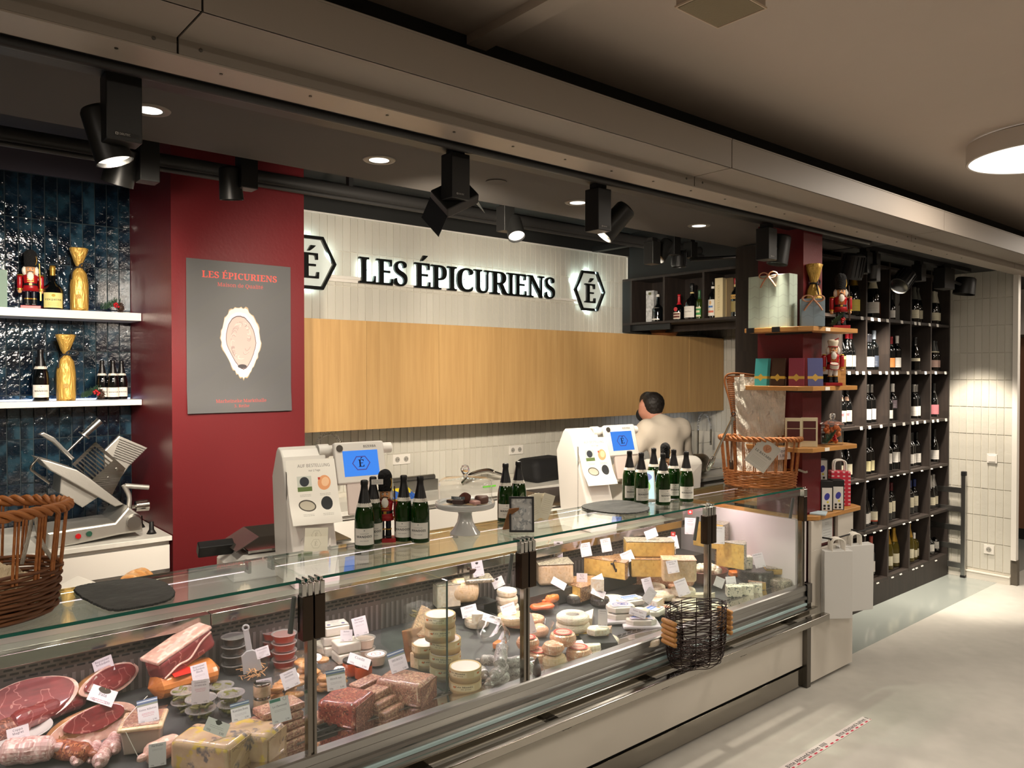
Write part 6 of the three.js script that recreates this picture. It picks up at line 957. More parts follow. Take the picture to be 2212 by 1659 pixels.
{ const p = [2.468,.643,-2.967]; for (const [i, r, hh, m, l] of [[0, .062, .042, 'rindWhite', 'lowest of the white soft cheese stack beside the second stanchion'], [1, .056, .04, 'pasteWhite', 'middle of the white soft cheese stack beside the second stanchion'], [2, .05, .034, 'rindWhite', 'topmost of the white soft cheese stack beside the second stanchion']]) wheel([p[0], p[1] + [0, .043, .084][i], p[2]], l, r, hh, m, {}); wedge([2.216,.678,-2.887], 'small white cheese wedge behind the tipped glass jar', { r: .07, ang: 1, h: .045, paste: 'pasteWhite', rind: 'rindWhite' }, -.5); wheel([2.42,.625,-2.821], 'flat pale soft cheese half hidden behind the second stanchion', .075, .05, 'rindPink', {}); wheel([2.235,.636,-2.912], 'flat round soft cheese under the small white wedge', .06, .045, 'pasteWhite', {}); }
{ // tipped glass jar with a clip lid
  const p = [2.159,.608,-2.69], t = thing('clip_jar', 'large clear clip top jar lying on its side among the sausages', 'jar', [p[0], p[1] + .066, p[2]], .5); part('glass_body', RZ(lathe([[0, -.08], [.055, -.08], [.062, -.07], [.062, .05], [.05, .07], [.05, .08], [.047, .08], [.047, .07], [.058, .048], [.058, -.068], [0, -.074]], 36), .9), M.clear, t); part('clip', [tube([[-.09, .03, .05], [-.05, .06, .06], [-.03, .02, .066], [-.06, -.02, .06]], .0022, 20, 6), tube([[-.02, .05, .06], [.03, .0, .066], [.02, -.04, .06], [-.02, 0, .066]], .0022, 20, 6)], M.chrome, t); part('lid', RZ(lathe([[0, .08], [.05, .08], [.054, .086], [.05, .094], [0, .096]], 32), .9), M.clear, t); block([p[0] + .02, p[1], p[2] + .02], 'orange cheese piece lying inside the tipped glass jar', [.05, .03, .05], 'orange', null, .4, { r: .008 }); }
{ // grey mould-coated sausages in film
  const G = 'small grey dried sausages', S = [[1000, 1480, .02, .13, .15, 0, 'lowest left one by the glass'], [1052, 1472, .022, .1, .5, 0, 'thick one at the front beside the wooden boxes'], [1098, 1470, .02, .11, -.2, 0, 'front middle one'], [1128, 1448, .024, .12, .1, 0, 'front right one left of the second stanchion'], [1058, 1448, .024, .12, .35, .028, 'shiny one lying on top of the front pair'], [1100, 1440, .022, .12, -.3, .036, 'second layer one before the tipped jar'], [1075, 1395, .026, .12, .7, .075, 'topmost one before the tipped jar'], [1058, 1425, .022, .1, -.8, .02, 'short end on one behind the pile'], [1142, 1470, .022, .09, .3, 0, 'short one under the second stanchion']];
  log('dried_sausage', [1.972,.575,-2.429], 'small grey dried sausage, lowest left one by the glass', 'sausage', .02, .13, 'mould', .15, { group: G }); log('dried_sausage', [1.952,.585,-2.512], 'small grey dried sausage, thick one beside the wooden boxes', 'sausage', .022, .1, 'mould', 1.2, { group: G }); log('dried_sausage', [2.073,.576,-2.44], 'small grey dried sausage, front middle one', 'sausage', .021, .1, 'mould', -.5, { group: G }); log('dried_sausage', [2.156,.577,-2.446], 'small grey dried sausage, front right one at the second stanchion', 'sausage', .023, .1, 'foil', .2, { group: G }); log('dried_sausage', [1.97,.609,-2.418], 'small grey dried sausage, shiny one across the front pair', 'sausage', .024, .13, 'mould', .5, { group: G }); log('dried_sausage', [2.082,.616,-2.442], 'small grey dried sausage, second layer one on the right', 'sausage', .022, .13, 'mould', -.3, { group: G }); log('dried_sausage', [2.005,.652,-2.449], 'small grey dried sausage, topmost one with a spiral end', 'sausage', .027, .13, 'mould', .75, { group: G, tilt: .45 }); log('dried_sausage', [2.003,.616,-2.521], 'small grey dried sausage, short one at the rear left', 'sausage', .022, .09, 'mould', -.8, { group: G }); }
// ---------------- cheese section right of the divider ----------------
const lift = (p, h) => [p[0], p[1] + h, p[2]];
{ // large pieces at the back, on dark risers
  const R = (x0, x1, z0, z1, y0, h, label) => { const t = thing('dark_riser', label, 'riser', [(x0 + x1) / 2, y0, (z0 + z1) / 2], 0, 'dark risers'); part('step', sb(x1 - x0, h, z1 - z0, .002), mat(0x2c2a2a, .5), t); };
  R(2.55, 4.02, -3.10, -2.90, .64, .075, 'long dark riser under the rear row of hard cheeses');
  const Y = .716;
  const a = [2.844,.73,-3.023], b = [3.039,.73,-2.984], c = [3.201,.73,-2.925], d = [3.355,.73,-2.794], e = [3.388,.73,-2.664], f = [3.931,.73,-2.983], g = [3.766,.73,-2.637];
  block([a[0], Y, a[2]], 'pale tomme block with a grey rind beside the second stanchion', [.19, .115, .15], 'paste', 'rindGrey', -.55, { r: .02 });
  wedge([b[0] + .05, Y, b[2] - .05], 'yellow hard cheese wedge with a reddish rind, nearer of two', { r: .25, ang: .85, h: .095, paste: 'pasteYellow', rind: 'rindBrown' }, .75); wedge([c[0] + .05, Y, c[2] - .04], 'yellow hard cheese wedge with a reddish rind, farther of two', { r: .26, ang: .85, h: .1, paste: 'pasteYellow', rind: 'rindBrown' }, .85);
  block([d[0], Y, d[2]], 'yellow cheese block left of the pinkish block', [.2, .10, .12], 'pasteYellow', 'rindBrown', -.75, { r: .008 }); block([d[0] + .03, Y + .102, d[2] - .02], 'long yellow cheese slab lying on top of two blocks', [.27, .088, .12], 'pasteYellow', 'rindGrey', -.72, { r: .012 });
  block([e[0] + .03, Y - .005, e[2] + .03], 'pinkish smooth cheese block under the long yellow slab', [.185, .12, .12], 'paste', 'rindPink', -.78, { r: .016 });
  wedge([f[0] + .12, Y + .03, f[2] - .02], 'tall greyish hard cheese wedge with a small red flag card', { r: .22, ang: .7, h: .16, paste: 'pasteYellow', rind: 'rindGrey' }, .4); wedge([g[0] + .04, .72, g[2] - .02], 'tall yellow hard cheese piece behind the third stanchion', { r: .17, ang: .8, h: .145, paste: 'pasteYellow', rind: 'rindGrey' }, .6);
}
{ // middle rows
  const p1 = [2.814,.647,-2.994], big = [3.295,.629,-2.76], br2 = [3.598,.614,-2.74];
  { const t = wedge([p1[0] + .06, p1[1], p1[2] - .1], 'flat brown rinded wedge with a red and grey label', { r: .26, ang: 1.1, h: .075, paste: 'pasteYellow', rind: 'rindBrown' }, .5); part('label', RX(cb(.12, .001, .05, 0, 0, 0), 0).translate(.01, .077, -.17), mat(0xc83a40, .5), t); part('grey_label', cb(.06, .001, .05, -.075, .0775, -.18), mat(0x6a6a70, .5), t); }
  { const t = thing('half_cheese', 'broad flat pinkish cheese with a crusty rind, half cut', 'cheese', [big[0] + .08, big[1], big[2] - .15], -.72); const s = new THREE.Shape(); for (let i = 0; i <= 24; i++) { const a = PI + PI * i / 24; s.lineTo(.26 * Math.cos(a), .17 * Math.sin(a)); } s.closePath(); part('paste', muv(ext(s, .075, .006, 2).rotateX(-PI / 2)), FOOD.paste, t); part('crust', rough(muv(ext(s, .012, .004, 2).rotateX(-PI / 2).translate(0, .07, 0)), .0015, 60), FOOD.rindGrey, t); const k = part('cut_face', muv(bx(-.25, .004, -.003, .25, .07, .003)), FOOD.rindPink, t); t.rotation.y = -.72 + PI; }
  { const t = thing('half_cheese', 'pinkish half cheese under the pinkish block, right of the crusty one', 'cheese', [br2[0] + .02, br2[1], br2[2] - .08], -.8); part('body', rough(muv(wheelGeo(.12, .075, .2)), .0015, 50), FOOD.rindPink, t); }
  block(lift([3.376,.629,-2.858], .085), 'small square washed rind cheese on the crusty flat cheese', [.085, .075, .07], 'rindPink', null, -.4, { r: .014 });
  wedge([3.045,.704,-2.857], 'small pale wedge standing left of the crusty flat cheese', { r: .13, ang: .55, h: .06, paste: 'pasteWhite', rind: 'rindWhite' }, -1.0);
  { const p = [2.63,.633,-2.891], t = thing('salmon_pack', 'orange salmon pieces in a clear film pack beside the second stanchion', 'fish', p, -.5); part('pieces', [0, 1, 2].map((i) => rough(logGeo(.022, .13, .4).scale(1, .7, 1.2).translate(0, .02 + i * .006, -.03 + i * .03), .003, 70, i)), mat(0xd8632c, .35), t); part('film', rough(new RoundedBoxGeometry(.17, .06, .12, 5, .025).translate(0, .032, 0), .005, 60), M.film, t); const q = [2.717,.636,-2.909]; log('salmon_roll', lift(q, .015), 'pale orange rolled piece in film behind the salmon pack', 'fish', .026, .11, 'orange', .2, {}); }
  wheel([2.864,.633,-2.883], 'small round cheese with a dark rind and pale heart, left one', .046, .042, 'rindBlack', { group: 'dark rinded rounds', top: mat(0xd8c8b0, .7), topR: .66 }); wheel([2.969,.622,-2.799], 'small round cheese with a dark rind under a price card, right one', .05, .042, 'rindBlack', { group: 'dark rinded rounds' }); wheel([2.948,.632,-2.88], 'tiny dark rinded round between the two larger ones', .03, .028, 'rindBlack', { group: 'dark rinded rounds' });
  wedge([2.832,.611,-2.715], 'flat white rinded wedge with an orange side behind the ring cheese', { r: .16, ang: .6, h: .035, paste: 'paste', rind: 'rindWhite' }, -1.15);
  // ring cheese on a straw mat
  const rg = [2.612,.602,-2.642]; { const t = thing('straw_mat', 'yellow straw mat under the ring shaped cheese', 'mat', rg, -.65); const m = []; for (let i = 0; i < 34; i++) m.push(rod([-.085, .003, -.08 + i * .0048], [.085, .003, -.08 + i * .0048], .002, 5)); part('straws', m, mat(0xc9a850, .6), t); single('black_tray', sb(.16, .03, .13, .004), M.black, 'low black riser in front of the straw mat', 'riser', [2.611,.58,-2.473], -.6); }
  const ring = (p, label, r, h, m, grp) => { const t = thing('ring_cheese', label, 'cheese', p, facing(p), grp); part('body', rough(lathe([[r * .42, h * .8], [r * .46, h * .98], [r * .6, h], [r * .85, h * .97], [r * .98, h * .75], [r, h * .4], [r * .95, h * .08], [r * .8, 0], [0, 0]], 40), .0015, 60), FOOD[m], t); part('ash_hollow', rough(lathe([[r * .43, h * .82], [r * .3, h * .7], [0, h * .66]], 30), .001, 90), FOOD.ash, t); };
  ring(lift(rg, .006), 'large white ring cheese with an ash hollow, lower of the stacked two', .082, .04, 'rindWhite', 'ring cheeses'); ring(lift(rg, .045), 'large white ring cheese with an ash hollow, upper of the stacked two', .08, .038, 'rindWhite', 'ring cheeses');
  const oct = (p, label, w, d, h, turn) => { const t = thing('octagon_cheese', label, 'cheese', p, turn, 'white eight sided cheeses'); const k = .28; part('body', rough(muv(ext([[-w, -d * k], [-w * .55, -d], [w * .55, -d], [w, -d * k], [w, d * k], [w * .55, d], [-w * .55, d], [-w, d * k]], h, .007, 3).rotateX(-PI / 2)), .0012, 60), FOOD.rindWhite, t); };
  oct(lift([2.637,.583,-2.497], .034), 'white eight sided cheese on the low black riser', .052, .038, .032, -.5); oct([2.534,.579,-2.463], 'white eight sided cheese lying flat at the air grille', .062, .05, .03, -.3);
  ring([2.657,.58,-2.468], 'flat white round with an ash spot right of the low riser', .062, .026, 'rindWhite', 'ring cheeses');
  wedge([2.753,.586,-2.515], 'camembert wedge with a pink rind near the air grille', { r: .1, ang: 1.0, h: .042, paste: 'paste', rind: 'rindPink' }, -1.5);
  // washed rind rounds with red paper tops
  const lp = print('redtop', 90, 90, (g, w) => { fill(g, '#c8978a'); g.fillStyle = '#c03028'; g.beginPath(); g.arc(45, 45, 43, 0, 7); g.fill(); g.fillStyle = '#d8a898'; g.beginPath(); g.arc(45, 45, 33, 0, 7); g.fill(); txt(g, 'Langres', 45, 50, 19, '#b02820', 'serif', 'bold'); });
  const G = 'wrapped rounds with red tops', ps = [[[2.243,.581,-2.481], 0, 'lower left one beside the second stanchion', 1], [[2.276,.574,-2.422], 0, 'front one with a plain greenish side', 0], [[2.424,.573,-2.414], 0, 'right one by the air grille', 1]];
  for (const [p, y, l, pr] of ps) wheel(lift(p, y), `washed rind round in film, ${l}`, .058, .055, pr ? 'rindPink' : 'paste', { group: G, print: pr ? lp : null, b: .4, amp: .002 });
  wheel(lift([2.276,.574,-2.422], .056), 'washed rind round in film, small one on the greenish one', .048, .05, 'rindPink', { group: G, b: .5, amp: .003 }); wheel(lift([2.374,.579,-2.463], .058), 'washed rind round in film, topmost one with a red top', .06, .055, 'rindPink', { group: G, print: lp, b: .4 });
  wheel(lift([2.222,.587,-2.527], .05), 'washed rind round in film, topmost one right behind the stanchion', .05, .05, 'rindPink', { group: G, print: lp, b: .4 });
  { const q = [2.112,.564,-2.345], t = thing('dark_dried_fruit', 'twisted brown dried fruit in a film twist by the glass', 'fruit', lift(q, .0), .3); part('fruit', rough(muv(lathe([[0, 0], [.016, .01], [.018, .05], [.01, .09], [.004, .11], [0, .112]], 16)), .003, 90), mat(0x38221c, .6), t); part('film', rough(new THREE.SphereGeometry(.045, 16, 12).scale(.7, 1, .7).translate(0, .045, 0), .004, 70), M.film, t); }
  { const t = thing('glass_bowl', 'clear glass bowl with soft cheese right behind the second stanchion', 'bowl', [2.434,.607,-2.685], 0); part('bowl', lathe([[0, 0], [.05, 0], [.07, .06], [.068, .06], [.048, .004]], 32), M.clear, t); part('cheese', rough(ball(.045, 0, .03, 0, 20, 14).scale(1, .7, 1), .004, 70), FOOD.rindPink, t); }
}
{ // blue printed packs, trays and rounds in the middle right
  const bp = print('bluepack', 120, 100, (g, w, h) => { fill(g, '#e0dae0'); g.strokeStyle = '#3a5eae'; g.lineWidth = 4; g.beginPath(); g.ellipse(w / 2, h / 2, 44, 32, 0, 0, 7); g.stroke(); g.fillStyle = '#3a5eae'; for (let i = 0; i < 9; i++) { g.beginPath(); g.ellipse(34 + hash(i, 3, 4) * 52, 34 + hash(i, 5, 4) * 32, 8, 5, i, 0, 7); g.fill(); } }), bp2 = print('bluepack2', 120, 100, (g, w, h) => { fill(g, '#d8d4de'); fill(g, '#5a7ec8', 10, 14, 100, 44); txt(g, 'FROMAGE', w / 2, 46, 20, '#e6e6f0', 'sans-serif', 'bold'); g.fillStyle = '#c89a6a'; g.beginPath(); g.arc(80, 76, 14, 0, 7); g.fill(); });
  const pk = (p, label, w, d, pr, turn, tray) => { const t = thing('cheese_packet', label, 'cheese', p, turn, 'blue printed cheese packs'); part('packet', rough(muv(ext([[-w, -d * .4], [-w * .6, -d], [w * .6, -d], [w, -d * .4], [w, d * .4], [w * .6, d], [-w * .6, d], [-w, d * .4]], .03, .008, 3).rotateX(-PI / 2)), .0015, 60), FOOD.paperWrap, t); part('print', uvTo(RX(new THREE.PlaneGeometry(w * 1.5, d * 1.5), -PI / 2).translate(0, .0325, 0), pr), printGloss, t); if (tray) part('foam_tray', rough(muv(new RoundedBoxGeometry(w * 2.5, .016, d * 2.5, 3, .006).translate(0, -.004, 0)), .001, 60), mat(0xdcd4d8, .6), t); };
  const a = [2.923,.598,-2.614], b = [3.09,.608,-2.692], c = [2.956,.585,-2.508];
  pk(lift(a, .012), 'white cheese pack on a foam tray, under the blue emblem pack', .075, .06, bp2, -.5, 1); pk(lift(a, .046), 'white cheese pack with a round blue emblem on top', .07, .056, bp, -.55); pk(lift(b, .02), 'cheese pack with a blue banner leaning behind the emblem pack', .075, .055, bp2, -.3); pk(lift(c, .012), 'cheese pack in a white foam tray by the air grille', .075, .05, bp2, -.7, 1); wheel(lift([2.982,.588,-2.536], .045), 'small pale round lying on the foam tray pack', .05, .022, 'rindWhite', {});
  pk(lift([3.116,.591,-2.557], .01), 'cheese pack with a dotted red corner right of the foam trays', .065, .05, bp2, .2);
  const W = (p, l, r, h, m = 'rindWhite', o = {}) => wheel(p, l, r, h, m, o);
  W([3.364,.607,-2.683], 'white bloomy round in the middle of the right section', .075, .036); W([3.394,.593,-2.574], 'white bloomy round, lower of a leaning pair', .07, .034); W(lift([3.427,.597,-2.606], .036), 'white bloomy round, upper of a leaning pair', .068, .034); W([3.327,.583,-2.494], 'white bloomy round nearest the wire basket', .055, .032);
  W([3.526,.611,-2.717], 'pink rinded round behind the white bloomy pair', .06, .034, 'rindPink'); W([3.396,.63,-2.787], 'thin white round lying behind the printed packs', .065, .022); W([3.063,.621,-2.789], 'flat whitish soft cheese left of the printed packs', .07, .022);
  wedge(lift([3.224,.594,-2.578], .03), 'white bloomy wedge lying on a patterned round', { r: .09, ang: .7, h: .036, paste: 'pasteWhite', rind: 'rindWhite' }, -1.6); W([3.199,.59,-2.545], 'round cheese with a patterned red and green paper rim', .058, .032, 'rindWhite', { top: mat(0xc88a70, .6), topR: .5 }); W([2.828,.565,-2.348], 'pale round at the left edge of the wire basket', .05, .032); W([3.258,.603,-2.648], 'small round with red paper and green leaf', .038, .03, 'rindPink');
  { const q = [3.474,.592,-2.567], t = thing('leaf_cheese', 'cheese wrapped in a dark green leaf beside the third stanchion', 'cheese', q, .3); part('leaf_wrap', rough(muv(wheelGeo(.04, .04, .4)), .003, 80), mat(0x4a5a34, .6), t); }
  // terracotta dish with crumbly cheese
  const td = [3.799,.611,-2.715], t = thing('terracotta_dish', 'brown terracotta dish of crumbly white cheese behind the third stanchion', 'dish', td, 0); part('dish', lathe([[0, 0], [.09, 0], [.105, .02], [.115, .07], [.122, .075], [.12, .08], [.11, .076], [.1, .03], [0, .02]], 44), mat(0x6a3424, .45), t); const cr = []; for (let i = 0; i < 26; i++) { const a = rnd(TAU), q = Math.sqrt(rnd()) * .085; cr.push(rough(ball(rnd(.014, .026), q * Math.cos(a), .07 + rnd(.02), q * Math.sin(a), 10, 8), .004, 140, i)); } part('crumbles', cr, FOOD.pasteWhite, t);
  // right corner
  W([4.119,.596,-2.596], 'black rinded half cheese in the right corner', .11, .07, 'rindBlack', { b: .12 }); block(lift([4.059,.6,-2.628], .07), 'upright blue veined piece on the black rinded half', [.075, .075, .06], 'blue', null, -.7, { r: .006 });
  const bs = ['first', 'second', 'third', 'fourth']; [[1598, 1296], [1622, 1289], [1642, 1282], [1655, 1277]].forEach(([x, y], i) => {}); 
  block([3.753,.584,-2.504], 'blue veined wedge at the right corner, first from the left', [.085, .062, .06], 'blue', null, -.75, { r: .006, group: 'blue veined wedges' }); block([3.834,.581,-2.476], 'blue veined wedge at the right corner, second from the left', [.08, .062, .06], 'blue', null, -.9, { r: .006, group: 'blue veined wedges' }); block([3.911,.579,-2.465], 'blue veined wedge at the right corner, third from the left', [.075, .06, .06], 'blue', null, -1.0, { r: .006, group: 'blue veined wedges' });
  wedge([3.997,.577,-2.45], 'yellow soft wedge right of the blue veined ones', { r: .1, ang: .7, h: .055, paste: 'pasteYellow', rind: 'rindPink' }, -2.4); W([4.15,.577,-2.448], 'grey rinded round at the far right corner', .065, .05, 'rindGrey'); block(lift([4.19,.585,-2.509], .055), 'yellow slab with a wrapped rind lying on the grey round', [.12, .038, .09], 'pasteYellow', 'rindGrey', -.8, { r: .01 });
  block([4.141,.595,-2.585], 'pinkish wedge between the black rinded half and the grey round', [.1, .06, .07], 'rindPink', null, -.9, { r: .008 }); block(lift([4.254,.6,-2.63], .06), 'pale orange piece stacked behind the pinkish wedge', [.08, .05, .06], 'paste', null, -.8, { r: .01 });
  W(lift([4.108,.61,-2.705], .05), 'bright orange cut ball cheese, left half', .055, .06, 'mimo', { b: .6 }); block(lift([4.259,.609,-2.698], .05), 'bright orange wedge right of the price card', [.05, .06, .06], 'mimo', null, .2, { r: .02 }); block([4.049,.608,-2.692], 'pale orange slice under the cut ball cheese', [.07, .035, .06], 'orange', null, -.5, { r: .01 }); W([4.134,.625,-2.826], 'brown rinded hard cheese piece at the rear right', .06, .11, 'rindBrown', { b: .15 });
  const cw = (p, l, tr) => wedge(p, l, { r: .1, ang: .5, h: .032, paste: 'pasteWhite', rind: 'rindWhite' }, tr); cw([3.605,.591,-2.554], 'thin white wedge leaning, right behind the third stanchion', -2.0); cw(lift([3.582,.585,-2.508], .02), 'thin white wedge lying on others near the third stanchion', -1.7); cw([3.531,.578,-2.451], 'thin white wedge in front of the leaning ones', -1.4); W([3.485,.572,-2.407], 'whitish flat round at the air grille right of the stanchion', .062, .026); cw(lift([3.505,.583,-2.493], .028), 'small yellowish wedge beside the third stanchion', -2.4);
  // more pieces along the rear left of the cheese section
  W([2.498,.623,-2.807], 'flat orange washed cheese half hidden by the clear film pack', .06, .03, 'rindPink'); W([2.377,.645,-2.822], 'cut pale round behind the second stanchion', .07, .04, 'paste');
}
{ // black bracket on the grille
  const p = [1.213,.576,-2.435]; const t = thing('grille_bracket', 'black open bracket lying on the air grille near the first stanchion', 'bracket', [p[0], .592, -2.485], .05); part('frame', [cb(.11, .012, .008, 0, .006, .02, .002), cb(.11, .012, .008, 0, .006, -.02, .002), cb(.008, .012, .04, -.051, .006, 0), cb(.008, .012, .04, .051, .006, 0), cb(.006, .012, .04, -.01, .006, 0)], M.black, t); }
// ---------------- price cards ----------------
{
  const C = (p, label, w, h, style, o) => priceCard(p, label, [w, h], style, o);
  const s1 = .052, s2 = .07;
  C([.662,.757,-3.075], 'slanted price card on the long marbled ham', .065, .058, { t: ['Bayonner', 'Schinken'], red: 1 }, { roll: .28, lean: -.5 });
  C([.927,.717,-2.843], 'price card in front of the orange smoked ham', .055, .075, { t: ['Bayonner', 'Schinken', 'Block'] }, { roll: .18 });
  C([.593,.739,-2.855], 'tilted price card with an oval emblem on the lower ham', .085, .052, { ring: 1, t: ['Pata'], red: 1 }, { roll: -.52, lean: -.6 });
  C([.703,.706,-2.676], 'price card with a landscape picture on the terrine dish', .062, .075, { pic: 1, t: ['Enten Rillettes'], red: 1 }, { roll: .1, lean: -.6 });
  C([.888,.694,-2.74], 'upright pink price card on the gherkin tubs', .058, .082, { t: ['Cornichons', 'Francais'], red: 1 }, { lean: -.1 });
  C([.368,.671,-2.869], 'handwritten price card on the white plate', .06, .05, { hand: 1, t: ['Coppa', 'Magret'] }, { roll: .12 });
  C([.691,.619,-2.54], 'handwritten price card at the bottom edge by the poultry parcel', .05, .07, { hand: 1, t: ['Perlhuhn'] }, { lean: -.1 });
  C([.838,.704,-2.46], 'tilted price card with a small dark emblem on the nearest yellow pate', .075, .042, { cow: 1, t: [] }, { roll: -.52, lean: -.6 });
  C([.942,.704,-2.5], 'price card with a landscape picture on the second yellow pate', .06, .058, { pic: 1, t: ['Kaninchen'] }, { roll: .15, lean: -.6 });
  C([1.048,.694,-2.421], 'price card with a green corner on the coarse pate slabs', .062, .078, { green: 1, t: ['La Chevreuil'] }, { roll: .18, lean: -.35 });
  C([1.187,.736,-2.913], 'pale price card leaning inside the scoop pot', .05, .04, { t: ['Rostzwiebeln'] }, { roll: .25, pick: 0 });
  C([1.117,.684,-2.735], 'pale price card on the rillettes jars', .055, .038, { t: ['Rillettes'] }, { roll: .1 });
  C([1.193,.695,-2.664], 'price card on the pale pastries left of the first stanchion', .06, .062, { t: ['Feuilletes', 'nicoise'] }, { roll: .35, lean: -.5 });
  C([1.304,.698,-2.532], 'price card with a landscape picture on the large red pate', .068, .07, { pic: 1, t: ['Hirsch mit'] }, { roll: .12, lean: -.4 });
  C([1.583,.69,-2.55], 'price card with a landscape picture on the grey brown pate', .068, .08, { pic: 1, t: ['IBERICO'] }, { roll: .32, lean: -.55 });
  C([1.47,.697,-2.683], 'tilted price card lying on the orange jars', .09, .048, { red: 1, t: ['Confit', ''] }, { roll: -.42, lean: -.9, pick: 0 });
  C([1.587,.749,-2.858], 'tall price card on the cream cheese tubs', .06, .075, { t: ['Boursin', 'vom Ziegen'] }, { roll: .22 });
  C([1.536,.724,-2.899], 'small price card leaning on the white packets', .05, .046, { t: ['Butter'] }, { roll: -.02 });
  C([1.908,.731,-3.184], 'blank white card back beside the dried herbs', .05, .055, { t: [] }, { roll: -.3 });
  C([1.966,.7,-2.945], 'edge on price card in the dried mushroom bag', .02, .07, { t: [] }, { roll: .02 });
  C([2.293,.853,-2.968], 'price card with a cow drawing on the cut soft cheese', .055, .075, { cow: 1, t: ['Brebis'] }, { roll: .2 });
  C([2.464,.76,-3.017], 'slanted price card with a dark emblem on the white soft cheeses', .06, .05, { cow: 1, t: [] }, { roll: .45, lean: -.5 });
  C([2.186,.694,-2.898], 'price card leaning before the small white wedge', .075, .055, { t: ['Chevre'] }, { roll: .25, lean: -.6 });
  C([2.361,.684,-2.813], 'price card on the flat soft cheese left of the second stanchion', .07, .058, { t: ['Rohmilch'] }, { roll: .35, lean: -.6 });
  C([2.2,.697,-2.761], 'price card lying across the tipped glass jar', .085, .04, { t: ['Saucisson'] }, { roll: -.3, lean: -.9, pick: 0 });
  C([2.282,.674,-2.577], 'tall price card right behind the second stanchion', .06, .085, { t: ['Langres'] }, { roll: .3 });
  C([2.93,.83,-3.077], 'upright price card with a round dark emblem on the tomme block', .05, .085, { ring: 1, t: ['Tomme'] }, { lean: -.05 });
  C([3.089,.82,-3.011], 'price card on the nearer yellow wedge', .06, .075, { t: ['Comte', '24 Mon.'] }, { roll: .2 });
  C([3.227,.83,-2.985], 'price card on the farther yellow wedge', .058, .075, { t: ['Comte', '12 Mon.'] }, { roll: .2 });
  C([3.237,.8,-2.827], 'slanted price card left of the yellow block', .07, .06, { t: ['Beaufort'] }, { roll: .45, lean: -.4 });
  C([3.461,.8,-2.865], 'price card in front of the long yellow slab', .055, .075, { t: ['Gruyere'], red: 1 }, { roll: .12 });
  C([3.385,.92,-2.786], 'slanted price card on top of the long yellow slab', .07, .05, { t: ['Vacherin'] }, { roll: .4, lean: -.5 });
  C([2.769,.727,-2.915], 'slanted price card on the wedge with the red label', .08, .042, { t: ['Tete'], red: 1 }, { roll: -.5, lean: -.7, pick: 0 });
  C([2.946,.696,-2.909], 'handwritten price card in front of the small pale wedge', .058, .072, { hand: 1, t: ['Brilla', 'Trüf', 'My Oh'] }, { lean: -.1 });
  C([3.191,.725,-2.827], 'price card held by a dark goat figure on the crusty cheese', .062, .08, { t: ['Saint', 'Nectaire'] }, { roll: .15 });
  C([3.327,.77,-2.592], 'price card on the pinkish cheese block', .062, .068, { t: ['Tomme de', 'Brebis'] }, { roll: .22 });
  C([2.925,.679,-2.777], 'slanted price card on the right dark rinded round', .075, .042, { t: ['Rondin'] }, { roll: -.4, lean: -.7, pick: 0 });
  C([3.173,.68,-2.629], 'tall greyish price card behind the printed packs', .052, .082, { t: ['Brie', 'Meaux'] }, { roll: .3 });
  C([3.305,.674,-2.502], 'tall greyish price card on the white bloomy pair', .065, .085, { t: ['Camembert'] }, { roll: .4 });
  C([2.913,.643,-2.495], 'slanted price card on the foam tray pack', .085, .042, { t: ['Saint Agur'] }, { roll: -.28, lean: -.8, pick: 0 });
  C([3.06,.672,-2.566], 'white curled price card between the packs and the patterned round', .05, .075, { t: [] }, { roll: -.6 });
  C([2.661,.652,-2.49], 'grey price card on a small holder by the eight sided cheeses', .045, .075, { t: ['Valencay'] }, { lean: -.1 });
  C([3.706,.9,-2.77], 'upright price card with a small red flag on the tall greyish wedge', .062, .095, { t: ['Gruyere', 'Suisse'], red: 1 }, { lean: -.05 });
  C([3.767,.86,-2.617], 'pink price card with a red flag corner behind the third stanchion', .07, .1, { t: ['L Etivaz'] }, { lean: -.15 });
  C([3.682,.8,-2.862], 'slanted price card beside the spotted figure', .055, .078, { t: ['Fribourg'] }, { roll: .22 });
  C([3.947,.735,-2.587], 'price card in the orange cheese', .07, .075, { t: ['Mimolette'] }, { roll: .15 });
  C([4.079,.688,-2.534], 'price card on the pale orange piece at the right', .06, .085, { t: ['Reblochon'] }, { roll: .3 });
  C([3.575,.672,-2.488], 'pink price card before the black rinded half', .05, .055, { t: [] }, { roll: -.35 });
  C([3.711,.663,-2.491], 'small greenish price card among the blue veined wedges', .055, .042, { t: [] }, { roll: .15 });
  const flag = (p, l) => { const t = thing('pick_flag', l, 'flag', p, facing(p)); part('stick', rod([0, -.04, 0], [0, .03, 0], .001, 5), M.clear, t); part('flag', cb(.026, .026, .001, 0, .03, 0), mat(0xc8302c, .5), t); part('cross', [cb(.014, .004, .0015, 0, .03, 0), cb(.004, .014, .0015, 0, .03, 0)], mat(0xe6dede, .5), t); };
  flag(lift([3.706,.9,-2.77], .10), 'small red flag with a white cross above the card on the tall wedge'); flag([3.592,.88,-2.805], 'small red flag with a white cross beside the spotted figure'); 
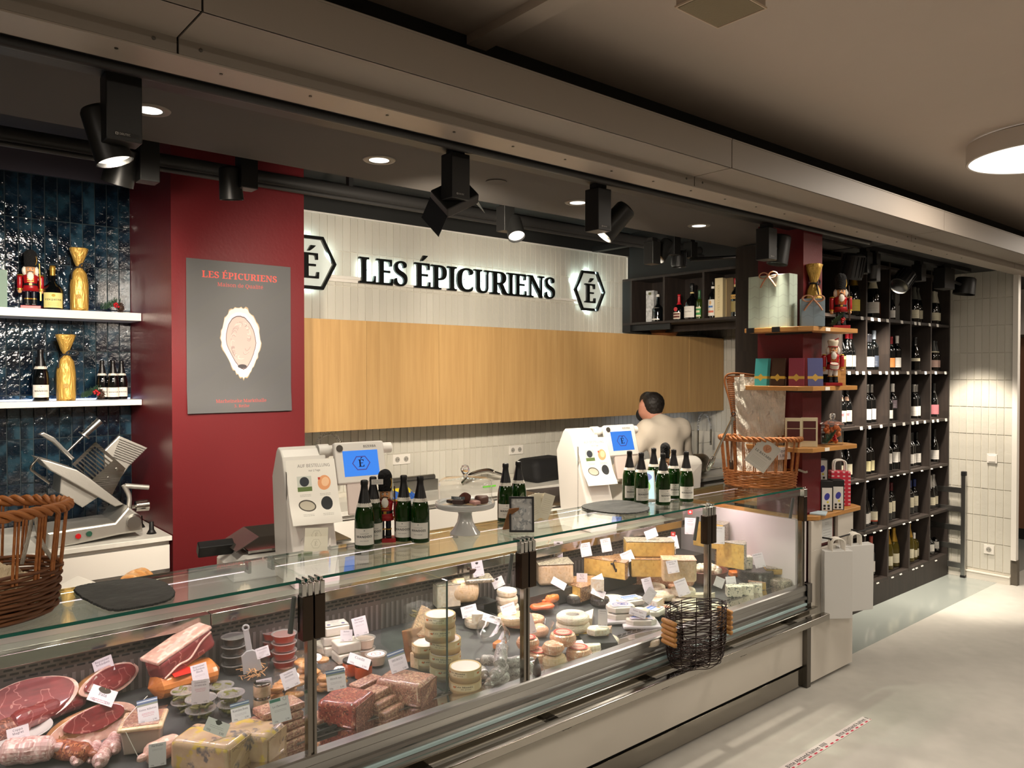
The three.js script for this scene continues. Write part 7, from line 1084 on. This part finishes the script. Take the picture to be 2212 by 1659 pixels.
  const goat = (p, l, m, spots) => { const t = thing('animal_card_holder', l, 'card holder', p, facing(p)); part('animal', mg([cb(.045, .024, .014, 0, .036, 0, .006), ...[-.019, -.012, .012, .019].map((x) => rod([x, 0, 0], [x, .03, 0], .0025, 6)), rod([-.02, .04, 0], [-.03, .068, 0], .006, 8), cb(.02, .013, .012, -.036, .07, 0, .005), tube([[-.03, .076, .003], [-.024, .09, .004], [-.014, .088, .005]], .0018, 8, 5), tube([[-.03, .076, -.003], [-.024, .09, -.004], [-.014, .088, -.005]], .0018, 8, 5)]), m, t); if (spots) part('spot', [cb(.012, .01, .0155, .005, .04, 0, .003), cb(.01, .008, .0155, -.014, .034, 0, .003)], mat(0x1c1a1a, .5), t); };
  goat([3.165,.727,-2.841], 'dark horned goat figure holding a price card on the crusty cheese', mat(0x33241c, .45, .4)); goat([3.609,.79,-2.825], 'black and white spotted cow figure standing on the pinkish block', mat(0xd8d2c8, .5), 1); goat([2.91,.83,-3.094], 'pale wire sheep figure beside the card on the tomme block', mat(0xc8a890, .5));
}
// ================= slicer, poster, shelf decoration, console goods, man, fittings =================
{ const t = thing('meat_slicer', 'large cast aluminium meat slicer on the white cabinet before the blue tiles', 'slicer', [0, 0, -4.95]);
  const SP = ([c, d]) => { const px = 60 + .3153 * c, py = 890 + .3153 * d; return [.821 + (px - 133) * .0024053, 1.361 + (1000 - py) * .00267 - (px - 100) * .00018]; }, poly = (a) => a.map(SP), ex = (a, d, z, b = .006) => ext(poly(a), d, b, 2).translate(0, 0, z);
  part('base', ex([[130, 790], [570, 745], [665, 640], [755, 710], [765, 815], [600, 830], [300, 880], [130, 900]], .34, -.15, .012), M.aluCast, t);
  part('blade_guard', ex([[110, 330], [180, 345], [345, 400], [420, 450], [660, 640], [600, 655], [340, 500], [170, 400]], .3, -.2), M.aluCast, t); part('gauge_plate', ex([[250, 440], [330, 480], [500, 590], [390, 660], [240, 560]], .22, -.16), M.aluCast, t);
  part('carriage', ex([[580, 290], [690, 180], [900, 265], [760, 400], [640, 560], [590, 500]], .03, -.12), M.aluCast, t); for (let i = 0; i < 9; i++) { const k = i / 8, a = SP([lerp(690, 640, k), lerp(205, 330, k)]), b = SP([lerp(880, 770, k), lerp(275, 380, k)]); part('carriage_rib', rod([...a, -.088], [...b, -.088], .003, 6), M.alu, t); }
  const sh = shapeOf(poly([[330, 370], [490, 216], [698, 400], [600, 585]])); for (let i = 0; i < 8; i++) { const u = SP([360 + i * 17, 372 - i * 17]), v = SP([470 + i * 19, 470 - i * 17]), n = .004; sh.holes.push(new THREE.Path([[u[0] - n, u[1] - n], [v[0] - n, v[1] - n], [v[0] + n, v[1] + n], [u[0] + n, u[1] + n]].map(([x, y]) => new THREE.Vector2(x, y)))); }
  part('pusher_plate', new THREE.ExtrudeGeometry(sh, { depth: .006, bevelEnabled: false }).translate(0, 0, .02), M.steel, t); part('pusher_bolt', [[575, 465], [633, 405]].map((q) => RX(cyl(.009, .007, .01, 12), PI / 2).translate(...SP(q), .026)), M.chrome, t);
  part('meat_grip', ex([[120, 175], [150, 158], [215, 190], [350, 330], [330, 345], [205, 225]], .06, -.03), M.alu, t); part('handle', [rod([...SP([310, 285]), 0], [...SP([410, 185]), 0], .008), rod([...SP([420, 172]), 0], [...SP([528, 72]), 0], .018, 16, .021), rod([...SP([415, 180]), 0], [...SP([422, 172]), 0], .034, 20)], M.alu, t);
  part('thickness_knob', [rod([...SP([700, 740]), .19], [...SP([690, 742]), .235], .042, 20, .036)], M.alu, t); part('carriage_knob', [rod([...SP([745, 675]), 0], [...SP([775, 675]), 0], .012), rod([...SP([775, 672]), 0], [...SP([868, 665]), 0], .032, 12, .036)], M.steel, t); part('lever', [rod([...SP([700, 525]), 0], [...SP([872, 540]), 0], .015, 12), tube([[...SP([690, 520]), 0], [...SP([730, 600]), 0], [...SP([725, 690]), 0]], .014, 12, 8)], M.aluCast, t);
  part('loop_handle', tube([[...SP([120, 330]), 0], [...SP([72, 395]), 0], [...SP([100, 430]), 0], [...SP([190, 500]), 0]], .007, 24, 8), M.steel, t); part('stop_button', RX(cyl(.014, .014, .012, 20), PI / 2).translate(...SP([325, 822]), .19), mat(0xb01018, .35), t); part('start_button', RX(cyl(.015, .015, .01, 20), PI / 2).translate(...SP([396, 810]), .19), mat(0x1f4a3a, .35), t);
  for (const [x, z] of [[1.29, .12], [.82, .12], [1.29, -.12], [.82, -.12]]) part('foot', lathe([[0, .9], [.028, .9], [.02, .915], [.014, .925], [.012, .97], [0, .97]], 16).translate(x, 0, z), M.black, t); }
{ const c = ctex(512, 730, (g, w, h) => { const q = g.createLinearGradient(0, 0, w, h); q.addColorStop(0, '#4a4a4a'); q.addColorStop(1, '#505052'); g.fillStyle = q; g.fillRect(0, 0, w, h); g.textAlign = 'center'; txt(g, 'LES ÉPICURIENS', w / 2, 84, 44, '#d8483e', 'serif', 'bold'); txt(g, 'Maison de Qualité', w / 2, 122, 26, '#c8443c', 'serif'); txt(g, 'Marheineke Markthalle', w / 2, 682, 22, '#c03c34', 'serif'); txt(g, '3. Reihe', w / 2, 706, 20, '#c03c34', 'serif');
    const ring = (s, f, n) => { g.fillStyle = f; g.beginPath(); for (let i = 0; i <= 60; i++) { const a = i / 60 * TAU, j = 1 + n * (hash(i % 60, 3, 5) - .5), y = 390 + Math.sin(a) * 178 * s * j, k = 1 - .38 * Math.max(0, Math.sin(a)); g.lineTo(258 + Math.cos(a) * 100 * s * j * k + 10 * Math.sin(a), y); } g.fill(); }; ring(1, '#a98f6e', .1); ring(.97, '#d9d2c6', .06); ring(.84, '#e2ddd6', .03); ring(.74, '#5c4c52', .02); ring(.71, '#b9a39c', .02); for (let i = 0; i < 40; i++) { g.strokeStyle = i % 2 ? '#cdbcb4' : '#93807e'; g.lineWidth = 2; g.beginPath(); const a = hash(i, 1, 9) * TAU; g.ellipse(256 + 36 * Math.cos(a), 380 + 80 * Math.sin(a), 12, 24, a, 0, 2.4); g.stroke(); } g.fillStyle = '#3a3438'; g.beginPath(); g.ellipse(262, 506, 22, 10, 0, 0, 7); g.fill(); });
  const g = new THREE.PlaneGeometry(.645, .918, 10, 14), p = g.attributes.position; for (let i = 0; i < p.count; i++) p.setZ(i, .006 + .012 * step(.3, .46, -p.getY(i)) + .003 * Math.sin(p.getX(i) * 9)); g.computeVertexNormals();
  single('poster', g, std(0xffffff, .45, 0, { map: c, side: THREE.DoubleSide }), 'dark grey poster with an open oyster and red lettering on the red pillar', 'poster', [1.775, 2.066, -4.696]); }
function goldBottle(p, label, H, bow = M.ribbonBlack) { const t = thing('wrapped_bottle', label, 'wrapped bottle', p, rnd(-.3, .3), 'gold wrapped bottles'), s = H / .41; part('wrap', rough(lathe([[0, 0], [.05, 0], [.052, .02], [.052, .17], [.04, .24], [.02, .275], [.018, .285], [.03, .32], [.048, .37], [.055, .40], [.04, .405], [.02, .34]], 28), .0035, 60).scale(s, s, s), M.gold, t); part('bow', mg([new THREE.TorusGeometry(.021, .006, 6, 20).rotateX(PI / 2).translate(0, .28, 0), new THREE.TorusGeometry(.02, .005, 6, 16).scale(1.5, .8, 1).translate(.035, .29, .02), tube([[-.01, .28, .02], [-.035, .25, .03], [-.04, .2, .04]], .005, 10, 5)]).scale(s, s, s), bow, t); part('emblem', uvTo(new THREE.PlaneGeometry(.03, .026).translate(0, .09, .054), print('hexgold', 60, 52, (g, w, h) => { fill(g, '#c29a4c'); hexa(g, w / 2, h / 2, 46, 42, '#6a5020', 3); txt(g, 'É', w / 2, h / 2 + 9, 24, '#6a5020'); })).scale(s, s, s), printMat, t); }
goldBottle([1.034, 2.233, -5.42], 'gold wrapped bottle with a black bow on the upper white shelf', .40); goldBottle([.957, 1.678, -5.42], 'gold wrapped bottle with a black bow on the lower white shelf', .415); goldBottle([4.30, 2.117, -2.33], 'gold wrapped bottle with a black bow on the highest oak shelf', .38);
function twig(p, label, cone = 1) { const t = thing('pine_twig', label, 'decoration', p, rnd(-.4, .4), 'christmas twigs'); const n = []; for (let b = 0; b < 5; b++) for (let i = 0; i < 26; i++) { const x = -.06 + b * .02 + i * .0018, a = rnd(-1, 1); n.push(rod([x, .02 + b * .008, 0], [x + .035 * Math.cos(a + 1.2), .02 + b * .01 + .035 * Math.abs(Math.sin(a + .8)), .035 * Math.sin(a * 2)], .0011, 4)); } part('needles', n, mat(0x2c4a34, .7), t).userData.kind = 'stuff'; for (let i = 0; i < 6; i++) part('berry', ball(.008, .01 + rnd(.03), .03 + rnd(.03), .02 + rnd(.015), 10, 8), mat(0xa8121c, .25), t); if (cone) { const k = []; for (let i = 0; i < 40; i++) { const a = i * 2.4, y = i / 40; k.push(RY(cb(.016, .003, .01, .018 * Math.sin(PI * (.15 + y * .8)), 0, 0, .001), a).translate(.075, .008 + y * .06, 0)); } k.push(ball(.02, .075, .035, 0, 10, 8)); part('pine_cone', k, mat(0x3c2618, .7), t); } }
twig([1.2, 2.233, -5.4], 'pine twig with red berries and a cone on the upper white shelf'); twig([1.08, 1.678, -5.38], 'pine twig with red berries and a cone on the lower white shelf'); twig([4.35, 1.417, -2.26], 'pine garland with berries before the cookie jar', 0); twig([4.45, 2.117, -2.27], 'pine twig with red berries beside the gold bottle on the oak shelf', 0);
single('gift_carton', sb(.16, .22, .1, .003), mat(0x7f9a8c, .6), 'pale green carton at the left end of the upper white shelf', 'box', [.57, 2.233, -5.42]);
{ const L = (p, l, a) => { const t = thing('bread_loaf', l, 'bread', p, a, 'loaves in the open drawer'); part('crust', rough(muv(logGeo(.07, .26, .5)), .008, 40), FOOD.biscuit, t); }; L([.93, .72, -4.2], 'crusty bread loaf lying in front in the open drawer', .3); L([1.08, .74, -4.35], 'crusty bread loaf standing out behind the front one', 1.0); const t = thing('bread_bag', 'white paper bag with lettering lying over the bread', 'bag', [.72, .72, -4.3], .2); part('paper', rough(new RoundedBoxGeometry(.36, .06, .3, 6, .02), .012, 22).rotateZ(.35), M.paper, t); }
// gift bags and chocolate on the pillar shelves
function giftBag(p, turn, w, h, d, col, label) { const t = thing('gift_bag', label, 'bag', p, turn, 'patterned gift bags'); part('bag', sb(w, h, d, .002), std(0xffffff, .6, 0, { map: tex(64, (u, v) => { const k = Math.abs((u * 4 % 1) - .5) * .5 + v * 4; return (k % 1) < .06 || (u * 4 % 1) < .05 ? col.map((x) => x * .9) : col; }, 4) }), t); part('ribbon_bow', mg([-1, 1].flatMap((s) => [new THREE.TorusGeometry(.022, .004, 6, 20).scale(1.3, .8, 1).translate(s * .03, h, d / 2 + .004), tube([[0, h - .005, d / 2 + .005], [s * .03, h - .04, d / 2 + .008], [s * .05, h - .07, d / 2 + .005]], .005, 10, 5)])), mat(0xc08a68, .35), t); }
giftBag([4.15, 2.117, -2.51], -PI / 2, .27, .31, .09, [196, 212, 196], 'large pale green gift bag with a bow on the highest oak shelf'); giftBag([4.2, 2.117, -2.285], -.9, .13, .16, .05, [150, 170, 184], 'small pale blue gift bag with a bow on the highest oak shelf');
function bars(p, turn, cols, n, what) { for (let i = 0; i < n; i++) { const t = thing('chocolate_bar', `${what} chocolate bar with a gold band, ${['foremost', 'second', 'third', 'rearmost'][i]} in its row`, 'chocolate', [p[0] + i * .008 * Math.sin(turn + PI), p[1], p[2] + i * .008 * Math.cos(turn + PI)], turn, what + ' chocolate bars'); const m = part('wrapper', sb(.085, .165, .007, .001), mat(cols, .4), t), b = part('band', [cb(.087, .016, .008, 0, .05, 0), RZ(cb(.032, .032, .0078), PI / 4).translate(0, .05, 0)], mat(0xd8b24c, .4), t); m.rotation.x = b.rotation.x = -.12; } }
bars([4.12, 1.771, -2.57], -PI / 2, 0x4fb4b4, 4, 'teal'); bars([4.13, 1.771, -2.465], -PI / 2, 0x4a3426, 2, 'brown patterned'); bars([4.16, 1.771, -2.36], -1.1, 0x8e2a40, 4, 'burgundy'); bars([4.25, 1.771, -2.29], -.9, 0x5a609a, 1, 'blue');
single('wooden_box', sb(.07, .16, .02, .002), M.shelfWood, 'small wooden frame leaning at the right of the drummer figure', 'box', [4.5, 1.771, -2.27], -.5);
for (const [x, z, l] of [[4.13, -2.36, 'cream chocolate pack with red hearts at the left of the lowest oak shelf'], [4.22, -2.31, 'cream chocolate pack with nuts leaning beside the cookie jar']]) { const t = thing('chocolate_pack', l, 'chocolate', [x, 1.417, z], -.9); part('carton', sb(.09, .17, .014, .001), mat(0xddd2b0, .6), t); part('window', [cb(.07, .04, .002, 0, .13, .0075), cb(.07, .07, .002, 0, .07, .0075)], mat(0x5a2c2c, .3), t); }
{ const t = thing('cookie_jar', 'glass jar with a knobbed lid full of orange sweets on the lowest oak shelf', 'jar', [4.47, 1.417, -2.30]); part('glass_body', lathe([[0, .002], [.062, .002], [.064, .12], [.062, .12]], 32), M.clear, t); part('lid', lathe([[.07, .122], [.066, .128], [.02, .145], [.01, .15], [.018, .165], [.016, .185], [0, .19]], 28), phy(0xffffff, .05, { transmission: .9, thickness: .01 }), t); part('sweets', Array.from({ length: 34 }, (_, i) => { const a = rnd(TAU), q = Math.sqrt(rnd()) * .04; return rough(ball(.014, q * Math.cos(a), .018 + i * .0027, q * Math.sin(a), 8, 6), .002, 200); }), mat(0xc86a2c, .4), t).userData.kind = 'stuff'; }
{ const pr = print('boxcat', 80, 160, (g, w, h) => { fill(g, '#dcdad4'); g.fillStyle = '#3a3a9a'; g.beginPath(); g.ellipse(40, 62, 20, 26, .5, 0, 7); g.fill(); g.fillStyle = '#d8c83c'; g.beginPath(); g.ellipse(46, 100, 9, 7, 0, 0, 7); g.fill(); for (let i = 0; i < 4; i++) fill(g, '#1c1a1a', 12 + (i % 2) * 32, 118 + (i >> 1) * 20, 18, 15); });
  [[4.50, 1.004, -2.36, 'front left'], [4.60, 1.004, -2.34, 'front right'], [4.52, 1.004, -2.47, 'rear left, raised behind'], [4.63, 1.004, -2.46, 'rear right, raised behind']].forEach(([x, y, z, l], i) => { const t = thing('black_box', `black box with a white printed panel on the console top, ${l}`, 'box', [x, y, z], -.75, 'black boxes on the console'); part('carton', sb(.075, i > 1 ? .3 : .185, .075, .003), M.black, t); part('print', card(.06, .14, pr).translate(0, i > 1 ? .155 : .005, .038), printMat, t); });
  const t = thing('red_bag', 'red patterned bag with white handles on the console top', 'bag', [4.76, 1.004, -2.40], -.85); part('bag', sb(.12, .22, .08, .004), std(0xffffff, .6, 0, { map: tex(64, (u, v) => ((u * 6 % 1) - .5) ** 2 + ((v * 8 % 1) - .5) ** 2 < .06 ? [226, 200, 200] : [196, 40, 62], 5) }), t); part('handle', [-.02, .02].map((z) => tube([[-.035, .21, z], [-.03, .28, z], [.03, .28, z], [.035, .21, z]], .006, 20, 6)), M.paper, t);
  single('leaflet_pile', RY(sb(.12, .008, .09, .001), .4), mat(0xb9cdd6, .7), 'loose pile of pale blue leaflets on the console corner', 'leaflets', [4.37, 1.0045, -2.33]);
  const f = thing('price_list', 'white framed price list on the console front', 'sign', [4.47, .82, -2.335]); part('frame', sb(.14, .15, .012, .002), M.white, f); part('print', uvTo(new THREE.PlaneGeometry(.12, .13).translate(0, .075, .0065), print('plist', 100, 110, (g, w, h) => { fill(g, '#c9ccca'); squiggle(g, 50, 18, 40, '#777', 2, 8); squiggle(g, 50, 54, 76, '#777', 4, 14); })), printMat, f);
  const h = thing('bag_hook', 'black bar on the console front holding white paper bags', 'hook', [4.36, .862, -2.3]); part('bar', [rod([0, 0, .05], [.6, -.0, .05], .005), rod([.02, 0, -.01], [.02, 0, .05], .005), rod([.38, 0, -.01], [.38, 0, .05], .005)], M.black, h);
  for (let b = 0; b < 2; b++) for (let i = 0; i < 4; i++) { const x = (b ? 4.60 : 4.38) + i * .012, k = thing('paper_bag', `white paper bag in the ${b ? 'right' : 'left'} hanging bundle, ${['first', 'second', 'third', 'last'][i]} from the front`, 'paper bag', [x, .40, -2.21 - i * .014], b ? -.35 : -.6, 'white paper bags on the hook'); part('bag', rough(muv(new RoundedBoxGeometry(b ? .26 : .17, .40, .01, 4, .003).translate(0, .2, 0)), .003, 12, i), std(0xcfcfcc, .75), k); part('handle', tube([[-.04, .39, 0], [-.035, .455, 0], [.0, .47, 0], [.035, .455, 0], [.04, .39, 0]], .004, 20, 6), M.paper, k); } }
// wire baskets nested on the rails
{ for (let b = 0; b < 5; b++) { const t = thing('wire_basket', `brown wire basket with wooden grips on the rails, ${['lowest', 'second', 'third', 'fourth', 'topmost'][b]} of the nest`, 'basket', [3.0, .474 + b * .024, -2.206], -.18, 'nested wire baskets'), w = [], rx = .168, rz = .1; const n = b ? 3 : 12; for (let i = 0; i < n; i++) { const y = b ? .16 + i * .009 : .004 + i * .0145, s = .78 + .22 * Math.sqrt(Math.min(1, y / .12)); w.push(tube(Array.from({ length: 40 }, (_, k) => { const a = k / 40 * TAU; return [rx * s * Math.cos(a), y + .003 * Math.sin(a * 7 + i * 2), rz * s * Math.sin(a)]; }), .0022, 60, 5, true)); } for (let i = 0; i < 12; i++) { const a = i / 12 * TAU; w.push(tube([[0, .002, 0], [rx * .76 * Math.cos(a), .004, rz * .76 * Math.sin(a)], [rx * .95 * Math.cos(a), .06, rz * .95 * Math.sin(a)], [rx * Math.cos(a), .18, rz * Math.sin(a)]], .002, 14, 5)); } part('wires', w, mat(0x2a1a16, .4, .6), t); for (const s of [-1, 1]) part('grip', RX(lathe([[0, -.045], [.011, -.043], [.012, 0], [.011, .043], [0, .045]], 14), PI / 2).translate(s * (rx + .008), .13, .01), M.shelfWood, t); } }
// ladder, sockets, switch, tape
{ const t = thing('step_ladder', 'folded aluminium step ladder standing between the rack and the tiled wall', 'ladder', [7.575, 0, -2.66], .0); for (const z of [0, -.32]) part('rail', bx(-.02, .02, z - .018, .012, .93, z + .018, .003), M.alu, t); for (let i = 0; i < 5; i++) part('tread', bx(-.016, .08 + i * .17, -.3, .008, .13 + i * .17, -.018, .002), M.alu, t); for (const z of [0, -.32]) { part('foot', bx(-.022, 0, z - .02, .014, .022, z + .02), M.black, t); part('cap', bx(-.022, .92, z - .02, .014, .96, z + .02, .004), M.black, t); }
  const so = (p, turn, n, label, flat) => { const k = thing(flat ? 'light_switch' : 'wall_socket', label, flat ? 'switch' : 'socket', p, turn); part('plate', cb(.081 * n, .081, .009, 0, 0, .0045, .002), M.white, k); for (let i = 0; i < n; i++) { if (flat) part('rocker', cb(.055, .055, .005, 0, 0, .011, .002), M.white, k); else { part('socket_well', RX(lathe([[.022, .002], [.02, -.008 + .01], [.0, .001]], 24), PI / 2).translate((i - (n - 1) / 2) * .081, 0, .0085), std(0x9a978f, .5), k); part('pin_hole', [-.009, .009].map((d) => RX(cyl(.003, .003, .002, 8), PI / 2).translate((i - (n - 1) / 2) * .081 + d, 0, .012)), M.black, k); } } };
  so([3.30, 1.153, -5.297], 0, 2, 'double white wall socket left on the rear tiles'); so([4.51, 1.151, -5.297], 0, 2, 'double white wall socket right on the rear tiles behind the black bag'); so([7.62, 1.09, -2.45], -PI / 2, 1, 'white light switch on the tiled end wall', 1); so([7.62, .281, -2.468], -PI / 2, 1, 'single white socket low on the tiled end wall');
  const c = ctex(2048, 64, (g, w, h) => { fill(g, '#cfc6c4'); for (let x = 0; x < w; x += 70) fill(g, '#b02840', x + 10, 48, 34, 12); for (let k = 0; k < 3; k++) { const x = 340 + k * 640; txt(g, 'Bitte Abstand halten', x, 42, 40, '#1c1a1c', 'sans-serif', 'bold'); for (let i = 0; i < 4; i++) { fill(g, '#1c1a1c', x + 420 + i * 18, 14, 9, 28); } } });
  single('floor_tape', bx(2.55, .001, -1.923, 4.085, .0022, -1.872), M.paper, 'white and red floor tape asking to keep distance on the aisle floor', 'tape'); const f = scene.children.at(-1); part('print', new THREE.PlaneGeometry(1.535, .05).rotateX(-PI / 2).translate(3.3175, .0026, -1.8975), std(0xffffff, .6, 0, { map: c }), f); }
// back counter things
{ const tap = (x, z, l) => { const t = thing('spring_tap', l, 'tap', [x, .9, z]); part('stem', cyl(.012, .012, .34, 12), M.chrome, t); part('spring', tube(Array.from({ length: 220 }, (_, i) => { const a = PI * i / 219, b = i * .9; return [.115 - (.115 + .012 * Math.cos(b)) * Math.cos(a), .34 + (.17 + .012 * Math.cos(b)) * Math.sin(a), .012 * Math.sin(b)]; }), .003, 500, 5), M.chrome, t); part('spray_head', rod([.23, .34, 0], [.23, .17, 0], .013), M.chrome, t); part('holder', rod([0, .2, 0], [.23, .2, 0], .005), M.chrome, t); }; tap(2.45, -5.1, 'spring tap whose arch shows above the left scale'); tap(6.75, -4.95, 'spring tap at the sink right of the man');
  const bag = thing('black_bag', 'black cloth bag with a white strap lying on the rear counter', 'bag', [4.60, .9, -5.03], .1); part('bag', rough(new RoundedBoxGeometry(.46, .2, .28, 8, .06).translate(0, .1, 0), .012, 18), mat(0x0c0c0e, .8), bag); part('strap', cb(.03, .2, .004, .2, .1, .145), M.paper, bag);
  single('foil_dispenser', [sb(.42, .09, .1, .004), RZ(cyl(.025, .025, .4, 16), PI / 2).translate(.2, .1, 0)], M.alu, 'grey film dispenser on the rear counter', 'dispenser', [3.35, .9, -5.2]); const cl = thing('cleaning_cloth', 'yellow and blue cleaning cloth on the rear counter', 'cloth', [3.12, .9, -5.0]); part('yellow_cloth', clothHeap(.1, .07, .07, 4), mat(0xd8c428, .9), cl); part('blue_cloth', clothHeap(.11, .06, .045, 2).translate(-.02, 0, .05), mat(0x2a58a8, .9), cl);
  single('marker_pen', RZ(cyl(.007, .007, .13, 10), PI / 2), mat(0x6ac83c, .4), 'bright green marker pen on the rear counter', 'pen', [4.02, .908, -4.98]); single('curved_knife', [tube([[-.2, .02, 0], [-.1, .09, 0], [.06, .11, 0], [.14, .09, 0]], .02, 24, 6).scale(1, 1, .15), rod([.14, .09, 0], [.26, .05, 0], .014)], M.steel, 'curved steel blade with a handle on the rear counter', 'knife', [4.02, .9, -5.18]); single('paper_stack', [sb(.3, .02, .22, .002), RY(sb(.28, .012, .2, .001, 0, .02, 0), .2)], M.paper, 'stack of papers under the hand of the man', 'papers', [5.15, .9, -4.42]);
  single('dough_bag', rough(muv(logGeo(.09, .4, .6)), .008, 20), M.cloth, 'white filled cloth bag on the counter right of the man', 'bag', [5.95, .99, -4.4], .1); single('white_sack', rough(new RoundedBoxGeometry(.5, .34, .2, 6, .05), .015, 15), M.paper, 'white paper sack behind the lidded basket', 'bag', [4.35, 1.08, -3.42]); }
// ---------------- the man behind the counter ----------------
{ const t = thing('person', 'man in a white shirt and black mask, seen from behind, leaning over the rear counter', 'person', [4.93, 0, -3.9], 2.9);
  const field = (bones, cell, box) => { const [lo, hi] = box, S = Math.max(hi[0] - lo[0], hi[1] - lo[1], hi[2] - lo[2]) / 2, c = [0, 1, 2].map((k) => (lo[k] + hi[k]) / 2), N = Math.min(150, Math.ceil(2 * S / cell)), mc = new MarchingCubes(N, new THREE.MeshBasicMaterial(), false, false, 400000); const f = mc.field, h = N / 2;
    for (let k = 0; k < N; k++) for (let j = 0; j < N; j++) for (let i = 0; i < N; i++) { const x = (i - h) / h * S + c[0], y = (j - h) / h * S + c[1], z = (k - h) / h * S + c[2]; let e = 0; for (const [a, b, r0, r1, fz = 1] of bones) { const d = [b[0] - a[0], b[1] - a[1], b[2] - a[2]], q = clamp(((x - a[0]) * d[0] + (y - a[1]) * d[1] + (z - a[2]) * d[2]) / Math.max(1e-9, d[0] ** 2 + d[1] ** 2 + d[2] ** 2)), dd = Math.hypot(x - a[0] - q * d[0], y - a[1] - q * d[1], (z - a[2] - q * d[2]) * fz) - lerp(r0, r1, q); e += Math.exp(-dd * 45); } f[k * N * N + j * N + i] = Math.log(Math.max(e, 1e-30)) / 45; }
    mc.isolation = 0; mc.update(); const g = new THREE.BufferGeometry(), n = mc.count; g.setAttribute('position', new THREE.BufferAttribute(mc.positionArray.slice(0, n * 3), 3)); g.setAttribute('normal', new THREE.BufferAttribute(mc.normalArray.slice(0, n * 3), 3)); g.scale(S, S, S).translate(...c); return smooth(g); };
  // local +z is the way he faces
  const hd = [.03, 1.56, .2], tor = [[[-.02, 1.0, 0], [0, 1.3, .05], .125, .14, 1.35], [[-.15, 1.38, .06], [.15, 1.38, .06], .08, .08]], arms = [[[-.17, 1.38, .06], [-.24, 1.14, .1], .062, .05], [[-.24, 1.14, .1], [-.2, .99, .32], .046, .036], [[.17, 1.38, .06], [.3, 1.14, .14], .062, .05], [[.3, 1.14, .14], [.34, .98, .36], .046, .036]], hands = []; for (const [x, s] of [[-.2, 1], [.34, -1]]) { hands.push([[x, .98, .35], [x, .955, .42], .034, .034]); for (let k = 0; k < 4; k++) hands.push([[x + (k - 1.5) * .019, .955, .42], [x + (k - 1.5) * .022, .93, .485 - Math.abs(k - 1.4) * .01], .011, .009]); hands.push([[x + s * .03, .965, .38], [x + s * .055, .94, .42], .013, .01]); }
  const head = [[[hd[0], hd[1] + .03, hd[2] - .01], [hd[0], hd[1] - .02, hd[2] + .015], .083, .078], [[hd[0], hd[1] - .06, hd[2] + .05], [hd[0], hd[1] - .065, hd[2] + .055], .05, .045], [[0, 1.38, .06], [hd[0], hd[1] - .05, hd[2] - .03], .062, .058], [[hd[0], hd[1] - .03, hd[2] + .10], [hd[0], hd[1] + .0, hd[2] + .088], .014, .009], ...[-1, 1].map((s) => [[hd[0] + s * .085, hd[1] - .03, hd[2] - .0], [hd[0] + s * .09, hd[1] + .02, hd[2] - .01], .014, .017])], legs = [-1, 1].flatMap((s) => [[[s * .09, .95, 0], [s * .1, .5, .01], .088, .06], [[s * .1, .5, .01], [s * .1, .07, -.02], .055, .04], [[s * .1, .05, -.02], [s * .11, .04, .14], .04, .035]]);
  part('body', field([...tor, ...arms, ...hands, ...head, ...legs], .012, [[-.45, -.02, -.35], [.5, 1.78, .6]]), M.skin, t);
  const grow = (b, r) => b.map(([a, c, r0, r1, f]) => [a, c, r0 + r, r1 + r, f]); part('shirt', rough(field(grow([...tor, [[-.02, .93, 0], [-.02, 1.05, 0], .135, .13, 1.3], ...arms.map(([a, b, r, q], i) => i % 2 ? [a, [lerp(a[0], b[0], .75), lerp(a[1], b[1], .75), lerp(a[2], b[2], .75)], r, q] : [a, b, r, q]), [[0, 1.39, .06], [.01, 1.44, .09], .06, .056]], .014), .012, [[-.45, .75, -.35], [.5, 1.6, .55]]), .004, 32), std(0xcfc4b4, .85), t);
  part('trousers', field(grow([[[-.05, .95, 0], [.05, .95, 0], .11, .11], ...legs.filter((_, i) => i % 3 < 2)], .014), .016, [[-.35, .05, -.35], [.35, 1.1, .35]]), mat(0x16161a, .8), t);
  part('hair', rough(field([[[hd[0], hd[1] + .045, hd[2] - .03], [hd[0], hd[1] + .065, hd[2] + .035], .084, .066], [[hd[0], hd[1] - .01, hd[2] - .05], [hd[0], hd[1] + .03, hd[2] - .045], .06, .07]], .006, [[hd[0] - .14, hd[1] - .14, hd[2] - .16], [hd[0] + .14, hd[1] + .18, hd[2] + .15]]), .002, 160), M.hair, t);
  part('mask', field([[[hd[0] - .035, hd[1] - .06, hd[2] + .055], [hd[0] + .035, hd[1] - .06, hd[2] + .055], .055, .055], [[hd[0], hd[1] - .03, hd[2] + .085], [hd[0], hd[1] - .05, hd[2] + .085], .028, .03]], .006, [[hd[0] - .13, hd[1] - .16, hd[2] - .03], [hd[0] + .13, hd[1] + .06, hd[2] + .17]]), mat(0x0c0c0d, .8), t); part('mask_loop', [-1, 1].map((s) => tube([[hd[0] + s * .06, hd[1] - .05, hd[2] + .07], [hd[0] + s * .088, hd[1] + .02, hd[2] + .01], [hd[0] + s * .08, hd[1] - .07, hd[2] + .03]], .0025, 14, 5)), M.black, t);
  for (const s of [-1, 1]) { part('eye', ball(.011, hd[0] + s * .032, hd[1] + .005, hd[2] + .076, 10, 8), mat(0xe0dcd4, .3), t); part('eyebrow', cb(.03, .006, .006, hd[0] + s * .032, hd[1] + .025, hd[2] + .084, .002), M.hair, t); } }
scene.traverse((o) => { if (o.isLight && !o.isRectAreaLight) { o.castShadow = true; } });
renderer.render(scene, camera);
